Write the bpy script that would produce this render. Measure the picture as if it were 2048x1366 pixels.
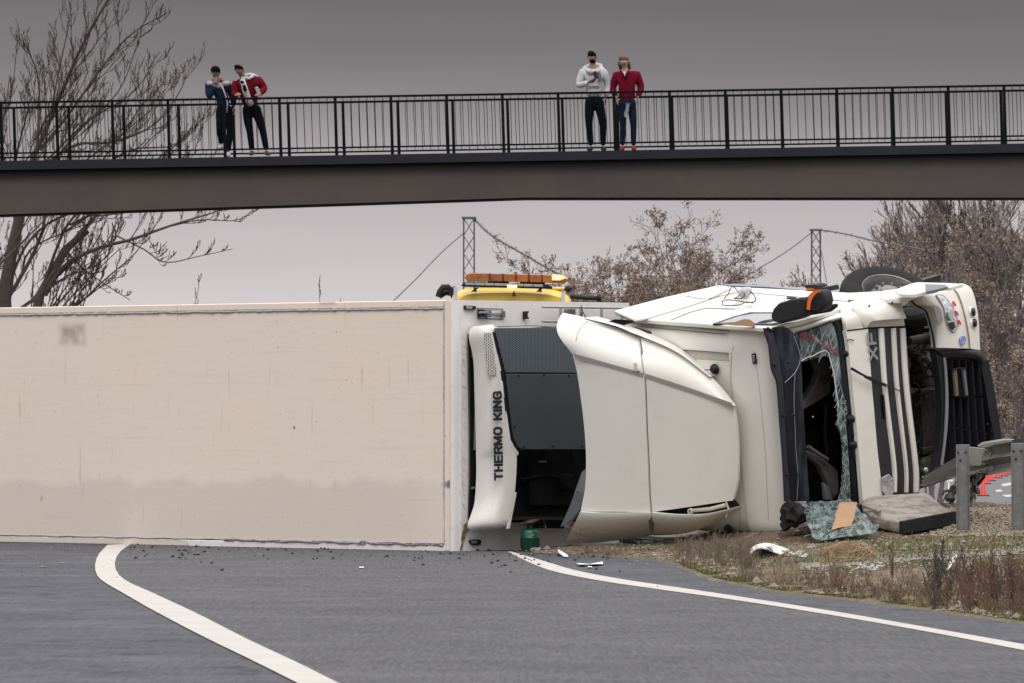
import bpy, bmesh, math, random
from mathutils import Vector, Matrix, Quaternion, noise
for o in list(bpy.data.objects): bpy.data.objects.remove(o)
SC = bpy.context.scene
COL = SC.collection
# ------------------------------------------------ camera, world, sun, exposure
FP, HZ, CX, CH = 13600.0, 828.0, 1024.0, 1.4      # focal length in photo pixels, horizon row, centre column, camera height
cam = bpy.data.cameras.new('camera'); co = bpy.data.objects.new('camera', cam); COL.objects.link(co)
co.location = (0, 0, CH); co.rotation_euler = (math.radians(90), 0, 0)
cam.sensor_width = 36; cam.lens = FP/2048*36; cam.shift_y = (HZ-683)/2048
cam.clip_start = 1; cam.clip_end = 4000
cam.dof.use_dof = True; cam.dof.focus_distance = 68.5; cam.dof.aperture_fstop = 15
SC.camera = co
SC.render.resolution_x = 1024; SC.render.resolution_y = 683
w = bpy.data.worlds.new('World'); SC.world = w; w.use_nodes = True
nt = w.node_tree; nt.nodes.clear()
out = nt.nodes.new('ShaderNodeOutputWorld'); mx = nt.nodes.new('ShaderNodeMixShader')
b1 = nt.nodes.new('ShaderNodeBackground'); b2 = nt.nodes.new('ShaderNodeBackground')
sky = nt.nodes.new('ShaderNodeTexSky'); sky.sky_type = 'NISHITA'; sky.sun_disc = False
sky.sun_elevation = math.radians(48); sky.sun_rotation = math.radians(180)
nt.links.new(sky.outputs[0], b1.inputs[0]); b1.inputs[1].default_value = 0.1
tc = nt.nodes.new('ShaderNodeTexCoord'); sep = nt.nodes.new('ShaderNodeSeparateXYZ')
nt.links.new(tc.outputs['Generated'], sep.inputs[0])
# cloud layer: broad soft streaks
mp = nt.nodes.new('ShaderNodeMapping'); mp.inputs['Scale'].default_value = (3, 3, 26)
ns = nt.nodes.new('ShaderNodeTexNoise'); ns.inputs['Scale'].default_value = 1.6; ns.inputs['Detail'].default_value = 4
nt.links.new(tc.outputs['Generated'], mp.inputs[0]); nt.links.new(mp.outputs[0], ns.inputs[0])
ma = nt.nodes.new('ShaderNodeMath'); ma.operation = 'MULTIPLY_ADD'; ma.inputs[1].default_value = 0.019; ma.inputs[2].default_value = -0.0095
nt.links.new(ns.outputs[0], ma.inputs[0])
ad = nt.nodes.new('ShaderNodeMath'); ad.operation = 'ADD'
nt.links.new(sep.outputs[2], ad.inputs[0]); nt.links.new(ma.outputs[0], ad.inputs[1])
sq = nt.nodes.new('ShaderNodeMath'); sq.operation = 'POWER'; sq.inputs[1].default_value = 0.5; sq.use_clamp = True
mxm = nt.nodes.new('ShaderNodeMath'); mxm.operation = 'MAXIMUM'; mxm.inputs[1].default_value = 0.0
nt.links.new(ad.outputs[0], mxm.inputs[0]); nt.links.new(mxm.outputs[0], sq.inputs[0])
cr = nt.nodes.new('ShaderNodeValToRGB'); e = cr.color_ramp.elements
stops = [(0.0, (.74, .69, .705)), (.10, (.72, .665, .68)), (.14, (.65, .60, .617)), (.177, (.50, .455, .472)), (.205, (.32, .292, .304)), (.228, (.20, .180, .188)),
         (.25, (.135, .118, .124)), (.30, (.16, .145, .155)), (.45, (.52, .50, .51)), (.7, (1.40, 1.37, 1.38)), (1.0, (2.15, 2.12, 2.12))]
e[0].position = stops[0][0]; e[0].color = (*stops[0][1], 1); e[1].position = stops[-1][0]; e[1].color = (*stops[-1][1], 1)
for p_, c_ in stops[1:-1]:
    q = e.new(p_); q.color = (*c_, 1)
nt.links.new(sq.outputs[0], cr.inputs[0]); nt.links.new(cr.outputs[0], b2.inputs[0]); b2.inputs[1].default_value = 1.0
mx.inputs[0].default_value = 0.95
nt.links.new(b1.outputs[0], mx.inputs[1]); nt.links.new(b2.outputs[0], mx.inputs[2]); nt.links.new(mx.outputs[0], out.inputs[0])
sl = bpy.data.lights.new('sun', 'SUN'); sl.energy = 1.05; sl.angle = math.radians(30); sl.color = (1, .965, .93)
so = bpy.data.objects.new('sun', sl); COL.objects.link(so)
sd = Vector((.02, -.62, .76)).normalized()          # towards the sun
so.rotation_euler = sd.to_track_quat('Z', 'Y').to_euler()
SC.view_settings.view_transform = 'Standard'; SC.view_settings.look = 'None'
SC.view_settings.exposure = 0.0; SC.view_settings.gamma = 1.0
SC.render.engine = 'CYCLES'
R = random.Random(7)

# ------------------------------------------------ helpers
def W(px, py, Y): return Vector(((px-CX)/FP*Y, Y, CH+(HZ-py)/FP*Y))
def G(px, py, z=0.0):
    Y = (CH-z)*FP/(py-HZ); return Vector(((px-CX)/FP*Y, Y, z))
def tag(o, label=None, cat=None, group=None, kind=None):
    if label: o['label'] = label
    if cat: o['category'] = cat
    if group: o['group'] = group
    if kind: o['kind'] = kind
    return o
def empty(name, loc, label, cat, group=None):
    o = bpy.data.objects.new(name, None); COL.objects.link(o); o.location = loc; o.empty_display_size = .2
    return tag(o, label, cat, group)
def org(p):
    v = Vector((0, 0, 0))
    while p is not None: v = v+p.location; p = p.parent
    return v
def mesh(name, verts, faces, mat=None, parent=None, smooth=False, sharp=35, bevel=0, seg=2):
    """verts in world coordinates; stored relative to the parent's origin"""
    off = org(parent)
    me = bpy.data.meshes.new(name); me.from_pydata([tuple(Vector(v)-off) for v in verts], [], faces)
    bm = bmesh.new(); bm.from_mesh(me); bmesh.ops.recalc_face_normals(bm, faces=bm.faces); bm.to_mesh(me); bm.free()
    if smooth or bevel:
        me.polygons.foreach_set('use_smooth', [True]*len(me.polygons)); me.set_sharp_from_angle(angle=math.radians(sharp))
    o = bpy.data.objects.new(name, me); COL.objects.link(o)
    if mat: me.materials.append(mat)
    if parent: o.parent = parent
    if bevel:
        b = o.modifiers.new('bevel', 'BEVEL'); b.width = bevel; b.segments = seg; b.limit_method = 'ANGLE'; b.angle_limit = math.radians(30)
        b.harden_normals = False
    return o
def inst(src, loc, parent, name=None, rot=None):
    o = bpy.data.objects.new(name or src.name.split('.')[0], src.data); COL.objects.link(o); o.parent = parent; o.location = loc
    if rot: o.rotation_euler = rot
    for m in src.modifiers:
        if m.type == 'BEVEL':
            b = o.modifiers.new('bevel', 'BEVEL'); b.width = m.width; b.segments = m.segments; b.limit_method = 'ANGLE'; b.angle_limit = m.angle_limit
    return o
def copy_tree(o, parent=None):
    c = o.copy(); COL.objects.link(c); c.parent = parent
    for ch in list(o.children): copy_tree(ch, c)
    return c
class Acc:
    def __init__(s): s.v = []; s.f = []
    def box(s, c, ax, hs):
        n = len(s.v); c = Vector(c)
        for i in (-1, 1):
            for j in (-1, 1):
                for k in (-1, 1): s.v.append(c+ax[0]*(i*hs[0])+ax[1]*(j*hs[1])+ax[2]*(k*hs[2]))
        for q in ((0, 1, 3, 2), (4, 6, 7, 5), (0, 4, 5, 1), (2, 3, 7, 6), (0, 2, 6, 4), (1, 5, 7, 3)): s.f.append([n+t for t in q])
        return s
    def tube(s, pts, r, k=6, cap=True):
        pts = [Vector(p) for p in pts]; n0 = len(s.v); N = len(pts)
        if not hasattr(r, '__len__'): r = [r]*N
        ref = None
        for i, p in enumerate(pts):
            t = (pts[min(i+1, N-1)]-pts[max(i-1, 0)])
            if t.length < 1e-9: t = Vector((0, 0, 1))
            t.normalize()
            if ref is None: ref = t.orthogonal().normalized()
            else:
                ref = ref-t*ref.dot(t)
                ref = ref.normalized() if ref.length > 1e-6 else t.orthogonal().normalized()
            b = t.cross(ref)
            for j in range(k):
                a = 2*math.pi*j/k; s.v.append(p+(ref*math.cos(a)+b*math.sin(a))*r[i])
        for i in range(N-1):
            for j in range(k):
                a = n0+i*k+j; b_ = n0+i*k+(j+1) % k; s.f.append([a, b_, b_+k, a+k])
        if cap and k > 3:
            s.f.append([n0+j for j in range(k)][::-1]); s.f.append([n0+(N-1)*k+j for j in range(k)])
        return s
    def quadleaf(s, c, u, v):
        n = len(s.v); s.v += [c-u-v, c+u-v, c+u+v, c-u+v]; s.f.append([n, n+1, n+2, n+3])
    def tri(s, a, b, c):
        n = len(s.v); s.v += [a, b, c]; s.f.append([n, n+1, n+2]); return s
    def prism(s, poly, off):
        n = len(s.v); k = len(poly); s.v += [Vector(p) for p in poly]+[Vector(p)+off for p in poly]
        s.f.append(list(range(n, n+k))); s.f.append(list(range(n+k, n+2*k))[::-1])
        for i in range(k): j = (i+1) % k; s.f.append([n+i, n+j, n+k+j, n+k+i])
        return s
    def lathe(s, c, ax, prof, k=24, cap=True):
        """prof: (radius, height along ax)"""
        ax = Vector(ax).normalized(); u = ax.orthogonal().normalized(); v = ax.cross(u); n = len(s.v)
        for (r, h) in prof:
            for j in range(k):
                a = 2*math.pi*j/k; s.v.append(Vector(c)+ax*h+(u*math.cos(a)+v*math.sin(a))*r)
        for i in range(len(prof)-1):
            for j in range(k):
                a = n+i*k+j; b = n+i*k+(j+1) % k; s.f.append([a, b, b+k, a+k])
        if not cap: return s
        if prof[0][0] > 1e-5: s.f.append([n+j for j in range(k)][::-1])
        if prof[-1][0] > 1e-5: s.f.append([n+(len(prof)-1)*k+j for j in range(k)])
        return s
    def blob(s, c, ax, rs, nu=12, nv=8, jit=0, seed=0):
        n = len(s.v); c = Vector(c)
        for i in range(nv+1):
            th = math.pi*i/nv
            for j in range(nu):
                ph = 2*math.pi*j/nu
                d = Vector((math.sin(th)*math.cos(ph), math.sin(th)*math.sin(ph), math.cos(th)))
                q = 1+(jit*noise.noise(d*1.7+Vector((seed, seed*2, 0))) if jit else 0)
                s.v.append(c+(ax[0]*d.x*rs[0]+ax[1]*d.y*rs[1]+ax[2]*d.z*rs[2])*q)
        for i in range(nv):
            for j in range(nu):
                a = n+i*nu+j; b = n+i*nu+(j+1) % nu; s.f.append([a, b, b+nu, a+nu])
        return s
    def build(s, name, mat, parent=None, smooth=False, sharp=35, bevel=0, seg=2):
        return mesh(name, s.v, s.f, mat, parent, smooth, sharp, bevel, seg)
    def raw(s, name, mat, parent=None, smooth=False):
        off = org(parent); me = bpy.data.meshes.new(name)
        me.from_pydata([tuple(v-off) for v in s.v], [], s.f)
        if smooth: me.polygons.foreach_set('use_smooth', [True]*len(me.polygons))
        me.materials.append(mat)
        o = bpy.data.objects.new(name, me); COL.objects.link(o)
        if parent: o.parent = parent
        return o
XYZ = (Vector((1, 0, 0)), Vector((0, 1, 0)), Vector((0, 0, 1)))
def curve(pts, n, smooth=True):
    """resample a 2D polyline (Catmull-Rom) to n points by arc length"""
    P = [Vector(p) for p in pts]
    if smooth and len(P) > 2:
        Q = [P[0]*2-P[1]]+P+[P[-1]*2-P[-2]]; D = []
        for i in range(1, len(Q)-2):
            a, b, c, d = Q[i-1], Q[i], Q[i+1], Q[i+2]
            for k in range(10):
                t = k/10
                D.append(((b*2)+(c-a)*t+(a*2-b*5+c*4-d)*t*t+(b*3-a-c*3+d)*t**3)*.5)
        D.append(P[-1]); P = D
    L = [0]
    for i in range(1, len(P)): L.append(L[-1]+(P[i]-P[i-1]).length)
    o = []; j = 0
    for k in range(n):
        s = L[-1]*k/(n-1)
        while j < len(L)-2 and L[j+1] < s: j += 1
        t = (s-L[j])/max(L[j+1]-L[j], 1e-9); o.append(P[j].lerp(P[j+1], min(max(t, 0), 1)))
    return o
def sm(x, a=0., b=1.):
    t = min(max((x-a)/(b-a), 0), 1); return t*t*(3-2*t)

# ------------------------------------------------ materials
def mat(name, col, rough=.5, metal=0, n=None, col2=None, bump=None, coat=0, spec=.5, dirt=None, alpha=1, trans=0, sheen=0, streak=None):
    """n=(scale, low, high): noise mixing col->col2; dirt=(scale, lo, hi, colour, amount); bump=(scale, strength, distance)"""
    m = bpy.data.materials.new(name); m.use_nodes = True; t = m.node_tree; B = t.nodes['Principled BSDF']
    B.inputs['Roughness'].default_value = rough; B.inputs['Metallic'].default_value = metal; B.inputs['Specular IOR Level'].default_value = spec
    B.inputs['Coat Weight'].default_value = coat; B.inputs['Coat Roughness'].default_value = .12
    B.inputs['Alpha'].default_value = alpha; B.inputs['Transmission Weight'].default_value = trans
    B.inputs['Sheen Weight'].default_value = sheen
    B.inputs['Base Color'].default_value = (*col, 1)
    geo = t.nodes.new('ShaderNodeNewGeometry'); last = None
    def noise_f(scale, lo, hi, detail=6, vec=None):
        N = t.nodes.new('ShaderNodeTexNoise'); N.inputs['Scale'].default_value = scale; N.inputs['Detail'].default_value = detail; N.inputs['Roughness'].default_value = .6
        t.links.new(vec or geo.outputs['Position'], N.inputs['Vector'])
        r = t.nodes.new('ShaderNodeMapRange'); r.inputs[1].default_value = lo; r.inputs[2].default_value = hi; t.links.new(N.outputs[0], r.inputs[0]); return r.outputs[0]
    def mix(fac, a, b):
        x = t.nodes.new('ShaderNodeMix'); x.data_type = 'RGBA'
        t.links.new(fac, x.inputs[0])
        if isinstance(a, tuple): x.inputs[6].default_value = (*a, 1)
        else: t.links.new(a, x.inputs[6])
        if isinstance(b, tuple): x.inputs[7].default_value = (*b, 1)
        else: t.links.new(b, x.inputs[7])
        return x.outputs[2]
    if n:
        last = mix(noise_f(*n), col, col2 or tuple(c*.8 for c in col))
    if streak:                       # (scale vec, lo, hi, colour, amount)
        mpp = t.nodes.new('ShaderNodeMapping'); mpp.inputs['Scale'].default_value = streak[0]; t.links.new(geo.outputs['Position'], mpp.inputs[0])
        f = noise_f(1, streak[1], streak[2], 4, mpp.outputs[0])
        mm = t.nodes.new('ShaderNodeMath'); mm.operation = 'MULTIPLY'; mm.inputs[1].default_value = streak[4]; t.links.new(f, mm.inputs[0]); mm.use_clamp = True
        last = mix(mm.outputs[0], last or col, streak[3])
    if dirt:
        for dd in (dirt if isinstance(dirt, list) else [dirt]):
            f = noise_f(dd[0], dd[1], dd[2])
            mm = t.nodes.new('ShaderNodeMath'); mm.operation = 'MULTIPLY'; mm.inputs[1].default_value = dd[4]; mm.use_clamp = True; t.links.new(f, mm.inputs[0])
            last = mix(mm.outputs[0], last or col, dd[3])
    if last: t.links.new(last, B.inputs['Base Color'])
    if bump:
        N = t.nodes.new('ShaderNodeTexNoise'); N.inputs['Scale'].default_value = bump[0]; N.inputs['Detail'].default_value = 5; t.links.new(geo.outputs['Position'], N.inputs['Vector'])
        b = t.nodes.new('ShaderNodeBump'); b.inputs['Strength'].default_value = bump[1]; b.inputs['Distance'].default_value = bump[2]
        t.links.new(N.outputs[0], b.inputs['Height']); t.links.new(b.outputs[0], B.inputs['Normal'])
    return m
M = {}
M['white'] = mat('white_paint', (.79, .772, .715), .33, n=(1.3, .35, .75), col2=(.75, .73, .668), coat=.25, dirt=[(9, .60, .85, (.45, .37, .27), .16), (45, .66, .78, (.25, .18, .10), .65), (1.6, .58, .80, (.55, .50, .42), .35)], bump=(2.2, .10, .03))
M['white_clean'] = mat('white_panel', (.74, .72, .68), .38, n=(2, .3, .8), col2=(.68, .66, .61), coat=.15, dirt=[(14, .58, .82, (.42, .38, .33), .35), (70, .68, .8, (.2, .18, .16), .4)])
M['trailer_front'] = mat('trailer_front_white', (.80, .775, .755), .45, n=(1.2, .3, .8), col2=(.70, .67, .645), dirt=[(7, .56, .85, (.35, .30, .26), .45), (55, .68, .8, (.15, .13, .12), .6)])
M['black_plastic'] = mat('black_plastic', (.010, .010, .012), .5, n=(6, .3, .8), col2=(.018, .018, .021), spec=.3)
M['black_rough'] = mat('black_rubber', (.014, .013, .014), .8, n=(9, .3, .8), col2=(.028, .026, .025), spec=.2, bump=(60, .3, .004))
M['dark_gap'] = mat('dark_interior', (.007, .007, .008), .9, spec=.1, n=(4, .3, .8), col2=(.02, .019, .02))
M['purple_plastic'] = mat('visor_frame', (.024, .021, .030), .45, n=(5, .3, .8), col2=(.036, .032, .042), spec=.25)
M['steel_dark'] = mat('bridge_railing_paint', (.004, .0045, .006), .7, spec=.1)
M['alu'] = mat('aluminium', (.48, .49, .50), .35, metal=.7, n=(20, .3, .8), col2=(.35, .35, .36))
M['galv'] = mat('galvanised_steel', (.26, .265, .26), .5, metal=.4, n=(16, .3, .75), col2=(.16, .165, .165), dirt=(5, .5, .8, (.12, .10, .08), .5), bump=(40, .15, .003))
M['galv_rail'] = mat('galvanised_rail', (.26, .255, .235), .45, metal=.35, n=(5, .3, .75), col2=(.19, .185, .17), dirt=(3, .5, .8, (.14, .11, .08), .5))
M['grey_mid'] = mat('grey_plastic', (.16, .17, .19), .45, n=(8, .3, .8), col2=(.12, .125, .14))
M['rust'] = mat('rusty_metal', (.13, .09, .06), .7, n=(12, .3, .7), col2=(.05, .04, .035))
M['engine'] = mat('oily_engine_metal', (.040, .034, .030), .5, n=(9, .3, .7), col2=(.095, .078, .065), metal=.2, bump=(18, .5, .02))
M['engine_dark'] = mat('oily_black_metal', (.016, .014, .014), .5, n=(9, .3, .7), col2=(.04, .034, .03), bump=(25, .5, .015))
M['orange'] = mat('orange_reflector', (.75, .15, .02), .3, n=(10, .3, .8), col2=(.6, .1, .015))
M['yellow'] = mat('yellow_paint', (.80, .56, .06), .35, n=(3, .3, .8), col2=(.72, .52, .12), coat=.3, dirt=(5, .5, .9, (.55, .5, .4), .5))
M['red_sticker'] = mat('red_sticker', (.55, .03, .03), .4)
M['blue_sticker'] = mat('blue_sticker', (.12, .2, .5), .4, n=(60, .4, .6), col2=(.4, .48, .7))
M['dark_text'] = mat('dark_lettering', (.012, .012, .014), .5)
M['silver'] = mat('silver_letter', (.42, .43, .45), .3, metal=.6)
M['lamp_glass'] = mat('headlamp_glass', (.72, .74, .76), .12, metal=.6, n=(20, .35, .65), col2=(.38, .40, .42), bump=(14, .6, .02))
M['win_glass'] = mat('side_window_glass', (.13, .16, .19), .08, spec=.9, n=(2, .3, .7), col2=(.17, .20, .23), coat=1)
M['green_bottle'] = mat('green_gas_bottle_paint', (.004, .062, .037), .38, n=(12, .35, .75), col2=(.008, .080, .050), dirt=[(30, .6, .75, (.06, .05, .03), .7), (8, .6, .8, (.10, .06, .03), .5)])
M['cardboard'] = mat('cardboard', (.40, .25, .135), .8, n=(10, .3, .8), col2=(.34, .20, .11))
M['cushion'] = mat('grey_upholstery', (.36, .32, .29), .9, n=(4, .3, .7), col2=(.30, .265, .24), dirt=[(7, .46, .58, (.16, .11, .08), .75)], streak=((3, 3, 14), .5, .75, (.22, .17, .13), .8), bump=(30, .35, .01), sheen=.2)
M['paper'] = mat('white_paper', (.72, .73, .78), .7)
M['stone'] = mat('pale_stone', (.34, .30, .25), .85, n=(20, .3, .7), col2=(.22, .19, .16), bump=(30, .5, .01))
M['sealant'] = mat('grey_sealant', (.27, .27, .29), .6, n=(30, .35, .7), col2=(.45, .43, .42), bump=(60, .8, .006))
M['cab_trim'] = mat('beige_cab_trim', (.24, .21, .19), .7, n=(6, .3, .7), col2=(.09, .08, .075))
M['tyre'] = mat('tyre_rubber', (.010, .0095, .010), .7, spec=.2, n=(9, .3, .7), col2=(.020, .018, .018), bump=(50, .2, .004))
M['rim'] = mat('wheel_rim', (.26, .25, .245), .45, metal=.5, n=(14, .35, .65), col2=(.19, .18, .17))
M['cone'] = mat('cone_red', (.62, .04, .025), .5)
M['line'] = mat('road_line_paint', (.52, .49, .45), .7, n=(1.4, .3, .8), col2=(.44, .41, .375), dirt=[(25, .56, .8, (.2, .19, .19), .5), (3, .5, .8, (.33, .31, .29), .35)])
# ------------------------------------------------ setting: ground, road, verge, far road
M['ground'] = mat('far_ground', (.10, .085, .06), .95, n=(.3, .3, .7), col2=(.075, .08, .04), bump=(2, .5, .1))
def asphalt(name, c1, c2, streakc, streak_amt, wet=.55, dash=0):
    m = bpy.data.materials.new(name); m.use_nodes = True; t = m.node_tree; B = t.nodes['Principled BSDF']
    geo = t.nodes.new('ShaderNodeNewGeometry')
    def N(vecscale, sc, det, lo, hi):
        mp = t.nodes.new('ShaderNodeMapping'); mp.inputs['Scale'].default_value = vecscale; t.links.new(geo.outputs['Position'], mp.inputs[0])
        n = t.nodes.new('ShaderNodeTexNoise'); n.inputs['Scale'].default_value = sc; n.inputs['Detail'].default_value = det; n.inputs['Roughness'].default_value = .65
        t.links.new(mp.outputs[0], n.inputs[0]); r = t.nodes.new('ShaderNodeMapRange'); r.inputs[1].default_value = lo; r.inputs[2].default_value = hi
        t.links.new(n.outputs[0], r.inputs[0]); return r.outputs[0]
    def mix(f, a, b):
        x = t.nodes.new('ShaderNodeMix'); x.data_type = 'RGBA'; t.links.new(f, x.inputs[0])
        for k, s in ((6, a), (7, b)):
            if isinstance(s, tuple): x.inputs[k].default_value = (*s, 1)
            else: t.links.new(s, x.inputs[k])
        return x.outputs[2]
    def scl(f, k):
        x = t.nodes.new('ShaderNodeMath'); x.operation = 'MULTIPLY'; x.inputs[1].default_value = k; x.use_clamp = True; t.links.new(f, x.inputs[0]); return x.outputs[0]
    a = mix(N((1, .12, 1), .9, 5, .3, .7), c1, c2)                # broad patches along the road
    a = mix(scl(N((1, .045, 1), 34, 3, .44, .66), .55), a, tuple(c*1.45 for c in c2))   # aggregate grain
    a = mix(scl(N((1, .04, 1), 44, 3, .46, .66), .6), a, tuple(c*.50 for c in c1))
    a = mix(scl(N((.8, .9, 1), 2.6, 7, .53, .66), streak_amt), a, streakc)          # transverse wear and damp streaks
    if dash: a = mix(scl(N((1.0, .75, 1), 2.4, 7, .555, .63), dash), a, tuple(c*.30 for c in c1)); a = mix(scl(N((1.1, .8, 1), 3.3, 6, .57, .68), dash*.35), a, tuple(c*1.5 for c in c2))
    t.links.new(a, B.inputs['Base Color'])
    r = t.nodes.new('ShaderNodeMapRange'); r.inputs[3].default_value = wet; r.inputs[4].default_value = .9
    t.links.new(N((.5, .5, 1), 1.3, 4, .3, .7), r.inputs[0]); t.links.new(r.outputs[0], B.inputs['Roughness'])
    B.inputs['Specular IOR Level'].default_value = .25
    n = t.nodes.new('ShaderNodeTexNoise'); n.inputs['Scale'].default_value = 60; n.inputs['Detail'].default_value = 3; t.links.new(geo.outputs['Position'], n.inputs[0])
    b = t.nodes.new('ShaderNodeBump'); b.inputs['Strength'].default_value = .35; b.inputs['Distance'].default_value = .006; t.links.new(n.outputs[0], b.inputs['Height']); t.links.new(b.outputs[0], B.inputs['Normal'])
    return m
M['asphalt'] = asphalt('asphalt_lane', (.068, .067, .074), (.079, .078, .086), (.060, .059, .067), .35, .6)
M['asphalt_sh'] = asphalt('asphalt_shoulder', (.058, .059, .071), (.067, .068, .081), (.042, .042, .052), .45, .55, .75)
M['asphalt_far'] = mat('asphalt_far', (.105, .105, .115), .8, n=(1, .3, .7), col2=(.13, .13, .14), bump=(3, .3, .03))
def sheet(name, poly, z, m):
    o = mesh(name, [(x, y, z) for x, y in poly], [list(range(len(poly)))], m); return tag(o, kind='structure')
LOW = -.95
def low(X, Y): return (LOW+.03)*max(sm(Y, 72, 84)*sm(X, 1.5, 5), sm(Y, 118, 135))
def gzf(X, Y): return -.03+low(X, Y)
_xs = [-1500, -600, -250, -120, -60, -30, -20, -15]+[-10+i*1.0 for i in range(40)]+[32, 40, 60, 120, 250, 600, 1500]
_ys = [-200, -50, 0, 20, 40, 60]+[68+i*1.0 for i in range(24)]+[95, 105, 112]+[116+i*2 for i in range(12)]+[145, 170, 220, 300, 500, 1000, 2600]
_v = [(x, y, gzf(x, y)) for y in _ys for x in _xs]; _n = len(_xs)
tag(mesh('ground', _v, [[j*_n+i, j*_n+i+1, (j+1)*_n+i+1, (j+1)*_n+i] for j in range(len(_ys)-1) for i in range(_n-1)], M['ground'], smooth=True, sharp=80), kind='structure')
# road line edges measured in the photograph and laid on the ground
Ll = [(215, 1091), (196, 1112), (190, 1135), (196, 1155), (215, 1170), (250, 1190), (300, 1219), (400, 1272), (500, 1321), (590, 1366), (760, 1452)]
Lr = [(262, 1089), (240, 1105), (230, 1124), (232, 1142), (245, 1158), (270, 1172), (300, 1185), (400, 1232), (500, 1283), (600, 1330), (672, 1366), (860, 1457)]
Ru = [(1022, 1104.5), (1090, 1124), (1150, 1142), (1250, 1161), (1400, 1183), (1550, 1206), (1700, 1230), (1850, 1256), (2048, 1291), (2300, 1338)]
Rl = [(1016, 1105), (1060, 1127), (1110, 1145), (1200, 1163), (1300, 1178), (1450, 1199), (1600, 1222), (1750, 1247), (1900, 1274), (2048, 1303), (2300, 1352)]
def gl(pts, n, ext=True, z=0.0):
    c = [G(p[0], p[1]) for p in curve(pts, n)]
    if ext:
        d = (c[-1]-c[-4]).normalized(); c.append(c[-1]+d*22)
    return [Vector((p.x, p.y, z)) for p in c]
def strip(name, A, B, m, z, kind='structure'):
    n = len(A); v = [(p.x, p.y, z) for p in A]+[(p.x, p.y, z) for p in B]
    return tag(mesh(name, v, [[i, i+1, n+i+1, n+i] for i in range(n-1)], m), kind=kind)
LL, LR, RU, RL = gl(Ll, 60), gl(Lr, 60), gl(Ru, 60), gl(Rl, 60)
# beyond the trailer both lines go on
strip('road', [Vector((-9, 116, 0))]+[Vector((p.x-.1, p.y, 0)) for p in [(a+b)/2 for a, b in zip(LL, LR)]], [Vector((1.5, 116, 0))]+[Vector((p.x, p.y, 0)) for p in [(a+b)/2 for a, b in zip(RU, RL)]], M['asphalt'], .004)
sheet('road_shoulder', [(-14, 8), (8, 8), (8, 30), (3.42+.12*8, 38), (3.55, 45.4), (3.1, 48.6), (2.8, 51), (2.4, 53), (2.1, 57), (1.85, 64), (1.4, 68), (1.6, 116), (-14, 116)], 0, M['asphalt_sh'])
strip('road_marking', LL, LR, M['line'], .008)
strip('road_marking', RU, RL, M['line'], .008)
# verge: a bank that rises from the road edge to the guardrail
EDGE = [(20, 6.2), (38, 4.35), (45.4, 3.42), (48.6, 2.95), (51.2, 2.54), (53.3, 2.1), (57.3, 1.71), (60.5, 1.6), (64.1, 1.51), (66, 1.2), (67.6, .75), (68.6, .3), (70, .2), (90, .5)]
def xe(Y):
    for (a, b), (c, d) in zip(EDGE, EDGE[1:]):
        if Y <= c: return b+(d-b)*max(Y-a, 0)/(c-a)
    return EDGE[-1][1]
def vz(X, Y):
    dx = X-xe(Y)
    if dx < 0: return -.03
    near = sm(Y, 63, 67)
    z = .015+.03*sm(dx, 0, .4)+.085*max(dx-.5, 0)*(1-.3*near)
    z = min(z, .42)
    z += .20*sm(Y, 66.3, 68.4)*sm(dx, 1.2, 2.6)*(1-sm(X, 4.6, 6.0)*.35)
    z = z*(1-sm(Y, 69.4, 74.5))
    if X > 14: z *= 1-sm(X, 14, 22)*.5
    z += (.03*noise.noise(Vector((X*1.1, Y*1.1, 0)))+.016*noise.noise(Vector((X*4, Y*4, 3)))+.008*noise.noise(Vector((X*11, Y*11, 5))))*sm(dx, 0, .5)*(1-sm(Y, 69.5, 73))
    return z-.035*(1-sm(Y, 20, 24))-.05*sm(Y, 73, 75)+low(X, Y)
NX, NY = 170, 330
vv = []; ff = []
for j in range(NY+1):
    Y = 22+(76-22)*j/NY; x0 = xe(Y)
    for i in range(NX+1):
        u = i/NX; X = x0+.07*noise.noise(Vector((Y*1.3, 0, 0)))+(26-x0)*(u**2.2); vv.append((X-(.06 if i == 0 else 0), Y, vz(max(X, x0), Y) if i else -.01))
for j in range(NY):
    for i in range(NX):
        a = j*(NX+1)+i; ff.append([a, a+1, a+NX+2, a+NX+1])
M['verge'] = mat('verge_soil', (.16, .115, .075), .95, n=(2.2, .35, .65), col2=(.105, .072, .045),
                 dirt=[(1.0, .50, .62, (.075, .085, .030), .75), (7, .55, .68, (.30, .27, .23), .8), (16, .6, .72, (.05, .038, .03), .7)], bump=(14, .9, .04))
tag(mesh('verge', vv, ff, M['verge'], smooth=True, sharp=80), kind='structure')
# far carriageway behind the crest, with its arrow marks
sheet('far_road', [(5.5, 86), (34, 86), (60, 420), (12, 420)], LOW+.02, M['asphalt_far'])
for q in [[(2001, 969), (2020, 965), (2026, 969), (2008, 973)], [(1990, 980), (2002, 979), (2005, 983), (1993, 984)], [(2003, 990), (2026, 989), (2028, 993), (2012, 994)], [(1895, 960), (1906, 959), (1906, 963), (1893, 964)],
          [(2052, 962), (2075, 958), (2085, 964), (2060, 970)], [(2056, 984), (2080, 980), (2090, 988), (2062, 992)]]:
    c = [G(*p, LOW+.03) for p in q]; sheet('road_marking', [(p.x, p.y) for p in c], LOW+.03, M['line'])
c = [G(*p, LOW+.03) for p in [(1896, 962), (1899, 962), (1900, 1016), (1896, 1016)]]; sheet('road_marking', [(p.x, p.y) for p in c], LOW+.03, M['line'])
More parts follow.
